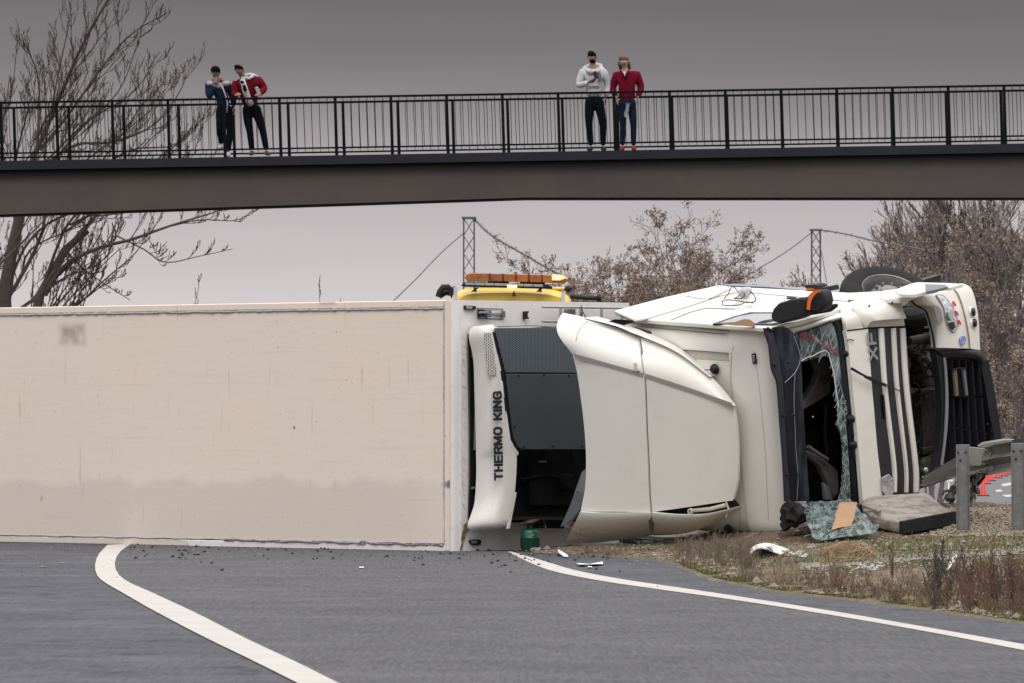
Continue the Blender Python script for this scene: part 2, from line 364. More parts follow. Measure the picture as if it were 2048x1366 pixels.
# low wooded rise in the distance
hv = []; hf = []
for i in range(121):
    X = -260+i*4.4; h = 2.0+2.2*noise.noise(Vector((X*.03, 1, 0)))+3.0*sm(X, 10, 60)
    hv += [(X, 420, -1.1), (X, 450, h*.6), (X, 500, h*1.1), (X, 700, -1.1)]
for i in range(120):
    for k in range(3): a = i*4+k; hf.append([a, a+1, a+5, a+4])
M['hill'] = mat('distant_scrub', (.11, .095, .085), .95, n=(.6, .3, .7), col2=(.17, .14, .12), bump=(1.2, 1, .5))
tag(mesh('hill', hv, hf, M['hill'], smooth=True, sharp=80), kind='structure')

# ------------------------------------------------ footbridge
BY, BW, SL = 117.0, 2.0, 0.0171
def bz(X): return 5.905+SL*X                                    # walking level at the near edge
fb = empty('footbridge', (0, BY+1, 0), 'dark steel footbridge with black railings spanning the road behind the crash', 'footbridge')
M['fascia'] = mat('bridge_edge_paint', (.019, .022, .030), .6, n=(1.5, .3, .7), col2=(.014, .016, .022), spec=.2)
M['girder'] = mat('weathered_girder', (.072, .056, .050), .6, n=(.8, .3, .7), col2=(.055, .045, .045), dirt=[(.5, .5, .8, (.10, .072, .045), .5)], streak=((6, 1, .5), .5, .8, (.05, .045, .045), .3))
def beam(name, X0, X1, y0, y1, f0, f1, m, parent, n=1, bev=0):
    """box between X0..X1, y0..y1 whose lower and upper z are functions of X"""
    v = []; xs = [X0+(X1-X0)*i/n for i in range(n+1)]
    for X in xs: v += [(X, y0, f0(X)), (X, y1, f0(X)), (X, y1, f1(X)), (X, y0, f1(X))]
    f = [[0, 1, 2, 3], [4*n, 4*n+3, 4*n+2, 4*n+1]]
    for i in range(n):
        for k in range(4): a = 4*i+k; b = 4*i+(k+1) % 4; f.append([a, b, b+4, a+4])
    return mesh(name, v, f, m, parent, bevel=bev)
X0, X1 = -20, 20
beam('fascia', X0, X1, BY, BY+.10, lambda X: bz(X)-.155, lambda X: bz(X), M['fascia'], fb)
beam('fascia', X0, X1, BY+BW-.1, BY+BW, lambda X: bz(X)-.155, lambda X: bz(X), M['fascia'], fb)
beam('deck', X0, X1, BY+.102, BY+BW-.102, lambda X: bz(X)-.12, lambda X: bz(X)-.004, M['asphalt_far'], fb)
beam('fascia_shade_strip', X0, X1, BY+.04, BY+.14, lambda X: bz(X)-.21, lambda X: bz(X)-.157, M['steel_dark'], fb)  # black strip stands in for the thin shade under the fascia
kx = (1050-CX)/FP*BY
def gbot(X): return CH+(HZ-391)/FP*BY-(.0 if X > kx else (kx-X)*.0324)
for y in (BY+.18, BY+BW-.3):
    vs = []
    xs = [X0, -12, -9, -6, -3, kx-.8, kx-.3, kx, kx+.5, 5, 9, X1]
    for X in xs: vs += [(X, y, gbot(X)), (X, y+.06, gbot(X)), (X, y+.06, bz(X)-.122), (X, y, bz(X)-.122)]
    f = []
    for i in range(len(xs)-1):
        for k in range(4): a = 4*i+k; b = 4*i+(k+1) % 4; f.append([a, b, b+4, a+4])
    f += [[0, 1, 2, 3], [4*len(xs)-4+k for k in (3, 2, 1, 0)]]
    mesh('girder', vs, f, M['girder'], fb)
    vs = []
    for X in xs: vs += [(X, y-.08, gbot(X)-.028), (X, y+.14, gbot(X)-.028), (X, y+.14, gbot(X)-.002), (X, y-.08, gbot(X)-.002)]
    mesh('bottom_flange', vs, f, M['girder'], fb)
for X in (-17, 17):
    Acc().box((X, BY+1, (bz(X)-1.2)/2), XYZ, (.45, .7, (bz(X)-1.0)/2)).build('pier', M['galv'], fb, bevel=.03)
# railings: near one at BY+.05, far one at BY+BW-.05, posts lean slightly
lean = -.035
RH = 1.0
def rail_line(y, sh, h0, h1, dep, name):
    beam(name, X0, X1, y-dep/2, y+dep/2, lambda X: bz(X)+h0, lambda X: bz(X)+h1, M['steel_dark'], fb)
proto = {}
for y, sh in ((BY+.03, 0.0), (BY+BW-.03, .085)):
    rail_line(y, sh, RH-.018, RH+.020, .05, 'top_rail'); rail_line(y, sh, .115, .145, .03, 'bottom_rail')
    if not proto:
        A = Acc(); v = [(-.028, -.025, -.16), (.028, -.025, -.16), (.028, .025, -.16), (-.028, .025, -.16), (-.025+lean, -.025, RH), (.025+lean, -.025, RH), (.025+lean, .025, RH), (-.025+lean, .025, RH)]
        A.v = [Vector(p) for p in v]; A.f = [[0, 1, 2, 3], [4, 5, 6, 7], [0, 1, 5, 4], [1, 2, 6, 5], [2, 3, 7, 6], [3, 0, 4, 7]]
        proto['post'] = A.build('post', M['steel_dark'])
        A = Acc().tube([(lean*.13, 0, .13), (lean, 0, RH-.02)], .0058, 5); proto['baluster'] = A.build('baluster', M['steel_dark'])
    SP = 111.5/FP*BY; xp = (1343-CX)/FP*BY+sh
    far_bal = Acc()
    for k in range(-26, 20):
        X = xp+k*SP
        if abs(X) > 19.5: continue
        inst(proto['post'], (X, y-BY-1, bz(X)), fb)
        for b in range(1, 7):
            Xb = X+SP*b/7+.003*R.uniform(-1, 1)
            if abs(Xb) < 9.4: inst(proto['baluster'], (Xb, y-BY-1, bz(Xb)), fb)
            elif abs(Xb) < 19.6: far_bal.tube([(Xb+lean*.13, y, bz(Xb)+.13), (Xb+lean, y, bz(Xb)+RH-.02)], .0075, 4)
    tag(far_bal.build('balusters', M['steel_dark'], fb), kind='stuff')
for p in proto.values(): bpy.data.objects.remove(p)

# ------------------------------------------------ lattice masts and their wires, far behind
M['lattice'] = mat('lattice_steel', (.10, .105, .11), .7, n=(3, .3, .7), col2=(.06, .06, .065))
def mast(px, ptop, wpx, Y, label):
    s = Y/FP; X = (px-CX)*s; wd = wpx*s/2; zt = CH+(HZ-ptop)*s
    t = empty('lattice_mast', (X, Y, 0), label, 'lattice mast', 'lattice masts behind the crash')
    A = Acc()
    for i in (-1, 1):
        for j in (-1, 1): A.tube([(X+i*wd, Y+j*wd, 0), (X+i*wd*.95, Y+j*wd, zt)], .022, 5)
    A.build('upright', M['lattice'], t)
    A = Acc(); n = int(zt/(wd*3.0)); 
    for k in range(n):
        z0, z1 = zt*k/n, zt*(k+1)/n
        for j in (-1, 1):
            A.tube([(X-wd, Y+j*wd, z0), (X+wd, Y+j*wd, z1)], .013, 4); A.tube([(X+wd, Y+j*wd, z0), (X-wd, Y+j*wd, z1)], .013, 4)
            A.tube([(X+j*wd, Y-wd, z0), (X+j*wd, Y+wd, z1)], .012, 4)
    A.build('lattice_bracing', M['lattice'], t)
    A = Acc().box((X, Y, zt), XYZ, (wd+.05, wd+.05, .03)); A.build('cap_plate', M['lattice'], t)
    return t
mast(938, 436, 22, 190, 'lattice mast above the flashing amber light bar')
mast(1632, 460, 18, 215, 'thinner lattice mast above the truck side, left of the upturned wheel')
def wire(pts, Y0, Y1, r, label, fuzz=0):
    A = Acc(); c = curve(pts, 40); P = [W(p.x, p.y, Y0+(Y1-Y0)*i/39) for i, p in enumerate(c)]
    A.tube(P, r, 5)
    if fuzz:
        for i in range(fuzz):
            p = P[R.randrange(38)]; d = Vector((R.uniform(-1, 1), R.uniform(-1, 1), R.uniform(-1, 1)))*.07
            A.tube([p, p+d], .008, 3)
    return tag(A.build('cable', M['lattice']), label, 'cable', 'cables strung from the masts')
wire([(925, 468), (880, 508), (830, 560), (770, 618)], 190, 165, .017, 'thin cable slanting down to the left of the mast with the light bar below it')
wire([(950, 440), (985, 472), (1050, 510), (1118, 550), (1150, 572)], 190, 178, .026, 'overgrown cable slanting down right from the taller mast', 160)
wire([(1622, 466), (1570, 505), (1490, 552), (1400, 596)], 215, 170, .018, 'thin cable slanting down left from the thinner mast')
wire([(1641, 460), (1690, 468), (1750, 482), (1850, 500)], 215, 190, .024, 'overgrown cable running right from the thinner mast into the trees', 60)
wire([(1642, 500), (1650, 545), (1660, 610)], 215, 214, .014, 'thin stay dropping beside the thinner mast')

# ------------------------------------------------ semi-trailer lying on its side
C0 = G(905, 1103); C0.z = 0
TF = Vector((.70711, -.70711, 0)); TD = Vector((.70711, .70711, 0)); TZ = Vector((0, 0, 1))     # forward, away from its roof, up
TA = (TF, TD, TZ)
def T(a, d, z): return C0+TF*a+TD*d+TZ*z
def ray(px, py, pt, n):
    o = Vector((0, 0, CH)); e_ = W(px, py, 1)-o; return o+e_*((pt-o).dot(n)/e_.dot(n))
def onTf(px, py, a): return ray(px, py, T(a, 0, 0), TF)          # on a plane parallel to the front wall
def onTr(px, py, d): return ray(px, py, T(0, d, 0), TD)          # on a plane parallel to its roof
TW = 2.562
st = empty('semi_trailer', T(-6, 1.3, 0), 'beige refrigerated semi-trailer lying on its side across the road', 'trailer')
# roof skin: one big sheet with stains
m = bpy.data.materials.new('trailer_roof_skin'); m.use_nodes = True; t = m.node_tree; B = t.nodes['Principled BSDF']; B.inputs['Roughness'].default_value = .6
geo = t.nodes.new('ShaderNodeNewGeometry')
def vdot(vec, off):
    x = t.nodes.new('ShaderNodeVectorMath'); x.operation = 'DOT_PRODUCT'; x.inputs[1].default_value = vec; t.links.new(geo.outputs['Position'], x.inputs[0])
    y = t.nodes.new('ShaderNodeMath'); y.operation = 'ADD'; y.inputs[1].default_value = off; t.links.new(x.outputs['Value'], y.inputs[0]); return y.outputs[0]
ua = vdot(TF, -C0.dot(TF)); uz = vdot((0, 0, 1), 0)
def cxyz(a, b, sa, sb):
    c = t.nodes.new('ShaderNodeCombineXYZ'); 
    for k, (s_, f_) in enumerate(((a, sa), (b, sb))):
        q = t.nodes.new('ShaderNodeMath'); q.operation = 'MULTIPLY'; q.inputs[1].default_value = f_; t.links.new(s_, q.inputs[0]); t.links.new(q.outputs[0], c.inputs[k])
    return c.outputs[0]
def nz(vec, scale, det, lo, hi):
    n = t.nodes.new('ShaderNodeTexNoise'); n.inputs['Scale'].default_value = scale; n.inputs['Detail'].default_value = det; n.inputs['Roughness'].default_value = .6; t.links.new(vec, n.inputs[0])
    r = t.nodes.new('ShaderNodeMapRange'); r.inputs[1].default_value = lo; r.inputs[2].default_value = hi; t.links.new(n.outputs[0], r.inputs[0]); return r.outputs[0]
def mth(op, a, b=None, c=None):
    q = t.nodes.new('ShaderNodeMath'); q.operation = op
    for k, s_ in enumerate((a, b, c)):
        if s_ is None: continue
        if isinstance(s_, (int, float)): q.inputs[k].default_value = s_
        else: t.links.new(s_, q.inputs[k])
    return q.outputs[0]
def rng(v, lo, hi, a=0, b=1, smooth=True):
    r = t.nodes.new('ShaderNodeMapRange'); r.interpolation_type = 'SMOOTHSTEP' if smooth else 'LINEAR'
    for k, x in enumerate((lo, hi, a, b)): r.inputs[k+1].default_value = x
    t.links.new(v, r.inputs[0]); return r.outputs[0]
def cmix(f, a, b):
    x = t.nodes.new('ShaderNodeMix'); x.data_type = 'RGBA'
    if isinstance(f, (int, float)): x.inputs[0].default_value = f
    else: t.links.new(f, x.inputs[0])
    for k, s_ in ((6, a), (7, b)):
        if isinstance(s_, tuple): x.inputs[k].default_value = (*s_, 1)
        else: t.links.new(s_, x.inputs[k])
    return x.outputs[2]
c = cmix(nz(cxyz(ua, uz, 1, 1), .8, 6, .35, .7), (.78, .668, .562), (.76, .665, .585))
c = cmix(mth('MULTIPLY', nz(cxyz(ua, uz, 1, 5), 2.4, 6, .45, .75), .35), c, (.80, .71, .62))
# damp stained band along the low side, with a wavy tide line
edge = mth('ADD', uz, mth('MULTIPLY', nz(cxyz(ua, uz, 1, .2), .9, 3, .3, .7), -.20))
edge = mth('ADD', edge, mth('MULTIPLY', nz(cxyz(ua, uz, 1, .2), 6, 3, .3, .7), -.05))
band = rng(edge, .50, .61, .42, 0)
band = mth('MULTIPLY', band, rng(ua, -.9, .2, 1, .15))
c = cmix(band, c, (.47, .405, .355))
c = cmix(mth('MULTIPLY', rng(edge, .62, .75, 1, 0), .22), c, (.76, .70, .65))
# fine vertical craze lines and horizontal rubbing
vl = nz(cxyz(ua, uz, 16, .9), 1, 3, .655, .70); c = cmix(mth('MULTIPLY', vl, .30), c, (.30, .25, .21))
hl = nz(cxyz(ua, uz, .7, 30), 1, 4, .60, .70); c = cmix(mth('MULTIPLY', hl, .15), c, (.38, .32, .28))
sp = nz(cxyz(ua, uz, 1, 1), 26, 2, .70, .735); c = cmix(mth('MULTIPLY', sp, .65), c, (.16, .13, .11))
# square brown patch near the top edge and a black scuff by the corner
def boxm(a0, a1, z0, z1, soft):
    f = mth('MULTIPLY', rng(ua, a0-soft, a0+soft), rng(ua, a1-soft, a1+soft, 1, 0)); return mth('MULTIPLY', f, mth('MULTIPLY', rng(uz, z0-soft, z0+soft), rng(uz, z1-soft, z1+soft, 1, 0)))
pa, pb = onTr(118, 690, 0), onTr(172, 648, 0)
aa = (pa-C0).dot(TF); ab = (pb-C0).dot(TF)
c = cmix(mth('MULTIPLY', boxm(aa, ab, pa.z, pb.z, .05), mth('MULTIPLY', nz(cxyz(ua, uz, 1, 1), 6, 4, .25, .6), .62)), c, (.30, .24, .20))
c = cmix(mth('MULTIPLY', boxm(aa+.06, aa+.26, pb.z-.14, pb.z-.05, .03), .5), c, (.22, .175, .15))
pc_ = onTr(588, 855, 0); ac = (pc_-C0).dot(TF); c = cmix(mth('MULTIPLY', boxm(ac-.015, ac+.02, pc_.z-.015, pc_.z+.015, .008), .8), c, (.15, .12, .10))
pc_ = onTr(655, 605, 0); ac = (pc_-C0).dot(TF); c = cmix(mth('MULTIPLY', boxm(ac-.12, ac+.12, pc_.z-.02, pc_.z+.03, .03), .6), c, (.28, .21, .16))
pc_ = onTr(83, 998, 0); ac = (pc_-C0).dot(TF); c = cmix(mth('MULTIPLY', boxm(ac-.02, ac+.02, pc_.z-.02, pc_.z+.03, .015), .8), c, (.50, .36, .17))
# black scuff across the corner
pk = onTr(905, 969, 0)
r2 = mth('ADD', mth('POWER', mth('MULTIPLY', mth('ADD', ua, -.02), 4.5), 2), mth('POWER', mth('MULTIPLY', mth('ADD', uz, -pk.z), 17), 2))
r2 = mth('ADD', r2, mth('MULTIPLY', nz(cxyz(ua, uz, 1, 1), 12, 4, .2, .8), .7))
c = cmix(rng(r2, .3, 1.2, .85, 0), c, (.06, .058, .058))
t.links.new(c, B.inputs['Base Color'])
bmp = t.nodes.new('ShaderNodeBump'); bmp.inputs['Strength'].default_value = .06; bmp.inputs['Distance'].default_value = .015
t.links.new(nz(cxyz(ua, uz, 3, 8), 3, 6, .2, .8), bmp.inputs['Height']); t.links.new(bmp.outputs[0], B.inputs['Normal'])
M['roofskin'] = m
def tbox(name, a0, a1, d0, d1, z0, z1, mt, parent=None, bev=0):
    A = Acc(); A.box(T((a0+a1)/2, (d0+d1)/2, (z0+z1)/2), TA, ((a1-a0)/2, (d1-d0)/2, (z1-z0)/2)); return A.build(name, mt, parent or st, bevel=bev)
tbox('roof_panel', -13.45, -.10, 0, .05, .075, TW-.075, M['roofskin'])
tbox('roof_edge_trim', -13.45, -.10, -.006, .12, TW-.073, TW, M['roofskin'], bev=.01)
te = tbox('roof_edge_trim', -13.45, -4.0, -.006, .12, .0, .073, M['roofskin'], bev=.01)
tbox('roof_edge_trim', -3.997, -.10, -.012, .12, -.005, .068, M['trailer_front'], bev=.01)
tbox('side_wall', -13.45, -.02, .122, 2.6, TW-.05, TW-.004, M['trailer_front'])
tbox('side_wall', -13.45, -.02, .122, 2.6, 0, .05, M['trailer_front'])
tbox('floor', -13.45, -.02, 2.45, 2.6, .052, TW-.052, M['black_rough'])
tbox('rear_door', -13.5, -13.452, .0, 2.6, .0, TW, M['trailer_front'])
# rounded front corner + front wall swept from floor to roof line
prof = [(-.10, .0), (-.05, -.005), (-.028, .004), (-.010, .022), (-.002, .05), (.002, .12), (.002, .9), (.002, 1.8), (.002, 2.45), (-.01, 2.6), (-.06, 2.6), (-.06, .10), (-.10, .05)]
v = [];
for z in (0.0, TW): v += [T(a, d, z) for a, d in prof]
k = len(prof); f = [[i, (i+1) % k, k+(i+1) % k, k+i] for i in range(k)]+[list(range(k))[::-1], list(range(k, 2*k))]
mesh('front_wall', v, f, M['trailer_front'], st, smooth=True, sharp=50)
tbox('corner_strip', -.103, -.030, -.012, -.007, 0.01, TW-.01, M['roofskin'])
def bead(name, p0, p1, r, mt, parent, wob=.006, n=160, ds=0, thick=None):
    A = Acc(); P = []; rr = []
    for i in range(n):
        u = i/(n-1); p = p0.lerp(p1, u); s = u*(p1-p0).length
        q = Vector((noise.noise(Vector((s*2.1, 3, ds))), noise.noise(Vector((s*9, 7, ds))), noise.noise(Vector((s*4, 1, ds)))))
        P.append(p+q*wob*Vector((1, 1, 1)).length/1.7); rr.append(r*(1+.55*noise.noise(Vector((s*14, 2, ds)))+.3*noise.noise(Vector((s*40, 2, ds)))))
    A.tube(P, rr, 6); return A.build(name, mt, parent, smooth=True, sharp=80)
bead('sealant_bead', T(-9, -.002, TW-.085), T(-.10, -.002, TW-.085), .013, M['sealant'], st, .008, 420)
bead('sealant_bead', T(-9, -.004, .082), T(-.10, -.004, .078), .008, M['sealant'], st, .009, 420, 5)
bead('sealant_bead', T(-.115, -.006, .05), T(-.115, -.006, TW-.02), .008, M['sealant'], st, .006, 150, 9)
bead('sealant_bead', T(.004, .11, .02), T(.004, .11, TW-.10), .0065, M['trailer_front'], st, .006, 150, 12)
M['torn'] = mat('torn_edge', (.10, .09, .085), .8, n=(40, .35, .6), col2=(.33, .28, .25), bump=(50, .8, .01))
bead('torn_edge', T(-3.42, -.012, .075), T(-.12, -.012, .060), .012, M['torn'], st, .014, 300, 20)
A = Acc()
for i in range(16):
    a0 = -3.35+R.random()*3.2; A.box(T(a0, -.016, .07+R.uniform(-.012, .012)), (TF, (TD+TZ*R.uniform(-.4, .4)).normalized(), TZ), (R.uniform(.02, .07), .004, R.uniform(.004, .013)))
A.build('torn_strip', M['torn'], st)
A = Acc().prism([onTf(x, y, .004) for x, y in [(919, 1103), (922, 1080), (927, 1050), (940, 1040), (948, 1034), (942, 1050), (932, 1062), (926, 1085), (922, 1100)]], TF*.012); A.build('torn_corner', mat('torn_foam', (.12, .085, .045), .9, n=(14, .4, .6), col2=(.34, .27, .16), bump=(30, .8, .01)), st)
A = Acc()
for i in range(42):
    z = R.uniform(.1, 2.35); d = .125+R.random()*.02; A.tube([T(.006, d, z), T(.006, d+.012, z-.02), T(.006, d+R.uniform(.02, .05), z-R.uniform(.02, .05))], R.uniform(.0015, .0035), 4)
A.build('sealant_smear', M['trailer_front'], st)
# small fittings on the front wall
def plate(name, pts, a, th, mt, parent=None, bev=.003): return Acc().prism([onTf(x, y, a) for x, y in pts], TF*th).build(name, mt, parent or st, bevel=bev)
def rect(x0, y0, x1, y1, s=0): return [(x0, y0), (x1, y0+s), (x1, y1+s), (x0, y1)]
o = plate('marker_lamp', rect(927, 611, 948, 619, 1), .004, .03, M['black_plastic']); plate('lamp_lens', rect(932, 612.5, 944, 617.5, 1), .035, .006, M['alu'], o)
A = Acc(); q = [onTf(x, y, .012) for x, y in [(954, 616), (1006, 618), (1007, 638), (955, 636)]]; A.tube(q+[q[0]], .0045, 5); o = A.build('latch_frame', M['grey_mid'], st)
plate('latch_block', rect(955, 619, 963, 634, 0), .014, .05, M['black_plastic'], o); plate('latch_block', rect(968, 620, 978, 634, 0), .014, .04, M['grey_mid'], o); plate('latch_bar', rect(957, 623, 975, 627, 0), .055, .02, M['alu'], o)
plate('latch_bar', rect(984, 625, 1003, 630, 0), .014, .015, M['alu'], o); plate('latch_block', rect(1002, 622, 1007, 635, 0), .014, .03, M['grey_mid'], o)
o = plate('socket_bracket', [(1045, 623), (1051, 622), (1051, 626), (1049, 626), (1049, 634), (1051, 634), (1051, 638), (1045, 638)], .004, .05, M['black_plastic'])
o = plate('marker_lamp', [(936, 1082), (941, 1079), (957, 1079), (959, 1083), (957, 1090), (941, 1090)], .004, .03, M['black_plastic']); plate('lamp_lens', rect(943, 1081, 954, 1087, 0), .035, .006, M['alu'], o)
# ladder along the side
A = Acc(); A.tube([onTf(1084, 614, .10), onTf(1300, 617, .10)], .012, 6); ld = A.build('ladder_rail', M['alu'], st)
A = Acc(); A.tube([onTf(1084, 643, .10), onTf(1300, 646, .10)], .012, 6); A.build('ladder_rail', M['alu'], st)
for x in (1121, 1162, 1203, 1244): Acc().box(onTf(x, 629, .10), TA, (.008, .016, .075)).build('ladder_rung', M['alu'], st, bevel=.004)
plate('junction_box', rect(1128, 618, 1143, 630, 0), .004, .06, M['galv'])
A = Acc(); P = [onTf(x, y, .13) for x, y in [(1162, 611), (1165, 622), (1160, 628), (1164, 634), (1166, 624), (1170, 632), (1175, 638), (1180, 646)]]; A.tube(P, .006, 5); A.build('tied_rope', mat('green_rope', (.02, .10, .08), .8), st)
# ------------------------------------------------ refrigeration unit on the trailer's front wall
def pcurve_patch(name, Lc, Rc, fn, n, mts, mt, parent, thick=None, smooth=True, sharp=40, sm_l=True, sm_r=True):
    """ruled patch between two photo-traced curves; fn(px,py,u,v)->3D point; thick = vector towards the back"""
    a = curve(Lc, n, sm_l); b = curve(Rc, n, sm_r); V = []; Fc = []
    for j in range(n):
        for i in range(mts+1):
            u = i/mts; p = a[j].lerp(b[j], u); V.append(fn(p.x, p.y, u, j/(n-1)))
    k = mts+1
    for j in range(n-1):
        for i in range(mts): q = j*k+i; Fc.append([q, q+1, q+k+1, q+k])
    if thick is not None:
        N = len(V); V += [p+(thick(p) if callable(thick) else thick) for p in V]
        Fc += [[q+N for q in f_][::-1] for f_ in list(Fc)]
        rim = [j*k for j in range(n)]; rim += [(n-1)*k+i for i in range(1, k)]; rim += [j*k+mts for j in range(n-2, -1, -1)]; rim += [i for i in range(mts-1, 0, -1)]
        for i in range(len(rim)): p, q = rim[i], rim[(i+1) % len(rim)]; Fc.append([p, q, q+N, p+N])
    return mesh(name, V, Fc, mt, parent, smooth=smooth, sharp=sharp)
def dots(name, base, dark, scale, ax1, ax2, o, r=.32, rough=.45, stagger=True):
    """perforated sheet: round holes on a staggered grid measured in metres"""
    m = bpy.data.materials.new(name); m.use_nodes = True; t = m.node_tree; B = t.nodes['Principled BSDF']; B.inputs['Roughness'].default_value = rough; B.inputs['Metallic'].default_value = .2
    geo = t.nodes.new('ShaderNodeNewGeometry')
    def M_(op, a, b=None):
        q = t.nodes.new('ShaderNodeMath'); q.operation = op
        for k, s_ in enumerate((a, b)):
            if s_ is None: continue
            if isinstance(s_, (int, float)): q.inputs[k].default_value = s_
            else: t.links.new(s_, q.inputs[k])
        return q.outputs[0]
    def dot(vec, sc):
        x = t.nodes.new('ShaderNodeVectorMath'); x.operation = 'DOT_PRODUCT'; x.inputs[1].default_value = Vector(vec)*sc; t.links.new(geo.outputs['Position'], x.inputs[0]); return M_('ADD', x.outputs['Value'], 1000-Vector(vec).dot(o)*sc)
    x = dot(ax1, scale); y = dot(ax2, scale*1.15)
    row = M_('MODULO', M_('FLOOR', y), 2.0)
    x = M_('ADD', x, M_('MULTIPLY', row, .5))
    fx = M_('SUBTRACT', M_('FRACT', x), .5); fy = M_('SUBTRACT', M_('FRACT', y), .5)
    d = M_('SQRT', M_('ADD', M_('MULTIPLY', fx, fx), M_('MULTIPLY', fy, fy)))
    k = M_('LESS_THAN', d, r)
    x = t.nodes.new('ShaderNodeMix'); x.data_type = 'RGBA'; t.links.new(k, x.inputs[0]); x.inputs[6].default_value = (*base, 1); x.inputs[7].default_value = (*dark, 1)
    t.links.new(x.outputs[2], B.inputs['Base Color']); return m
fu = Acc()
def fpan(name, pts, a, th, mt, parent=None, bev=.006): return Acc().prism([onTf(x, y, a) for x, y in pts], -TF*th).build(name, mt, parent, bevel=bev)
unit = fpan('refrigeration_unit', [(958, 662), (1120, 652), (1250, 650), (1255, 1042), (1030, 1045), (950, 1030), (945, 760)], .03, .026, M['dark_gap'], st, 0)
# recessed housing (deep box) so that the dark hollow has depth
A = Acc()
for (x0, y0, x1, y1) in ((1020, 890, 1026, 1036), (1240, 660, 1246, 1036)):
    A.prism([onTf(x, y, .33) for x, y in rect(x0, y0, x1, y1)], -TF*.29)
A.prism([onTf(x, y, .33) for x, y in rect(1000, 1034, 1250, 1040)], -TF*.29)
A.build('housing_wall', M['black_plastic'], unit)
A = Acc()
A.prism([onTf(x, y, .10) for x, y in rect(1060, 930, 1200, 1010)], -TF*.06)
A.tube([onTf(x, y, .25) for x, y in [(1142, 902), (1143, 920), (1150, 929), (1175, 931)]], .012, 8); A.tube([onTf(x, y, .12) for x, y in [(1040, 960), (1090, 950), (1180, 965)]], .02, 8)
A.lathe(onTf(1120, 965, .05), TF, [(.10, 0), (.10, .12), (.07, .16)], 20)
A.build('compressor_pipework', M['dark_gap'], unit, smooth=True)
Acc().box(onTf(1085, 923, .14), TA, (.01, .05, .008)).build('grey_tag', M['grey_mid'], unit)
M['perf'] = dots('perforated_grille', (.125, .150, .172), (.010, .012, .015), 44, TZ, TD, C0)
M['mesh2'] = dots('fine_mesh_panel', (.060, .074, .086), (.030, .037, .044), 52, TZ, TD, C0, .3)
g1 = fpan('grille_panel', [(990, 656), (1116, 655), (1200, 656), (1200, 746), (1012, 745)], .42, .02, M['perf'], unit, .005)
g2 = fpan('grille_panel', [(1013, 748), (1200, 748), (1200, 899), (1045, 899), (1036, 893), (1028, 874), (1022, 830)], .425, .02, M['mesh2'], unit, .005)
bolt = None
for (x, y, p_) in ((1037, 751, g2), (1088, 750, g2), (1138, 751, g2), (1029, 853, g2), (1048, 894, g2), (1106, 893, g2), (1164, 893, g2)):
    P0 = onTf(x, y, .43)
    if bolt is None: bolt = Acc().lathe(P0, TF, [(.012, 0), (.012, .008), (.006, .012)], 10).build('bolt', M['black_rough'], p_, smooth=True); b0 = P0
    else: inst(bolt, P0-b0, p_)
# frame lip between shell and grille
fpan('side_frame', [(986, 664), (996, 664), (1005, 740), (1013, 748), (1024, 830), (1032, 880), (1046, 900), (1036, 903), (1022, 880), (1010, 800), (1004, 745)], .40, .08, M['black_plastic'], unit, .006)
def shell_fn(x, y, u, v):
    a = .12+.27*math.sin(min(u*1.25, 1)*math.pi/2)
    if v < .06: a -= .08*(1-v/.06)**2
    if v > .96: a -= .07*((v-.96)/.04)**2
    return onTf(x, y, a)
Lc = [(951, 653), (944, 662), (944, 680), (952, 720), (955, 800), (957, 880), (958, 950), (955, 1000), (950, 1022), (942, 1044), (941, 1055), (947, 1062), (960, 1064)]
Rc = [(978, 650), (990, 653), (994, 690), (1001, 745), (1008, 800), (1013, 850), (1022, 890), (1033, 908), (1031, 970), (1024, 1020), (1017, 1056)]
M['perf_w'] = dots('perforated_white_cover', (.70, .685, .66), (.03, .03, .035), 34, TZ, TD, C0, .34)
sh = pcurve_patch('cover_shell', Lc, Rc, shell_fn, 60, 10, M['white_clean'], unit, -TF*.02-TD*.02, sharp=50)
pcurve_patch('vent_holes', [(968, 666), (971, 700), (977, 750)], [(982, 666), (987, 700), (994, 750)], lambda x, y, u, v: onTf(x, y, .398+.006), 10, 3, M['perf_w'], sh, -TF*.004)
fpan('cover_flange', [(993, 655), (998, 657), (1001, 700), (1004, 742), (999, 744), (994, 700)], .395, .02, M['white_clean'], sh)
fpan('cover_flange', [(1003, 762), (1008, 762), (1012, 796), (1007, 796)], .395, .02, M['white_clean'], sh)
fpan('cover_flange', [(1012, 812), (1017, 812), (1020, 862), (1028, 892), (1038, 905), (1036, 912), (1024, 896), (1015, 866)], .395, .02, M['white'], sh)
fpan('cover_flange', [(1028, 985), (1034, 985), (1020, 1058), (1014, 1058)], .39, .02, M['white_clean'], sh)
# dark slot behind the cover, with a pale beading
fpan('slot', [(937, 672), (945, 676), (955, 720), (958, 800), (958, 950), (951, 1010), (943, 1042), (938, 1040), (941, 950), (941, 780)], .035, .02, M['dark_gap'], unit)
A = Acc(); A.tube([onTf(x, y, .02) for x, y in [(936, 668), (945, 667), (950, 668)]], .008, 5); A.tube([onTf(x, y, .02) for x, y in [(936, 668), (937, 760), (939, 860), (939, 960), (937, 1036)]], .009, 5); A.build('rubber_seal', M['rust'], unit)
A = Acc(); A.tube([onTf(x, y, .06) for x, y in [(944, 976), (957, 977)]], .014, 6); A.box(onTf(950, 708, .07), TA, (.03, .02, .03)); A.tube([onTf(x, y, .05) for x, y in [(947, 690), (950, 740), (951, 820), (949, 900)]], .012, 6); A.build('latch_rod', M['grey_mid'], unit)
A = Acc(); A.tube([onTf(995, 653, .2), onTf(1060, 651, .2), onTf(1115, 654, .2)], .006, 5); A.build('top_lip', M['alu'], unit)
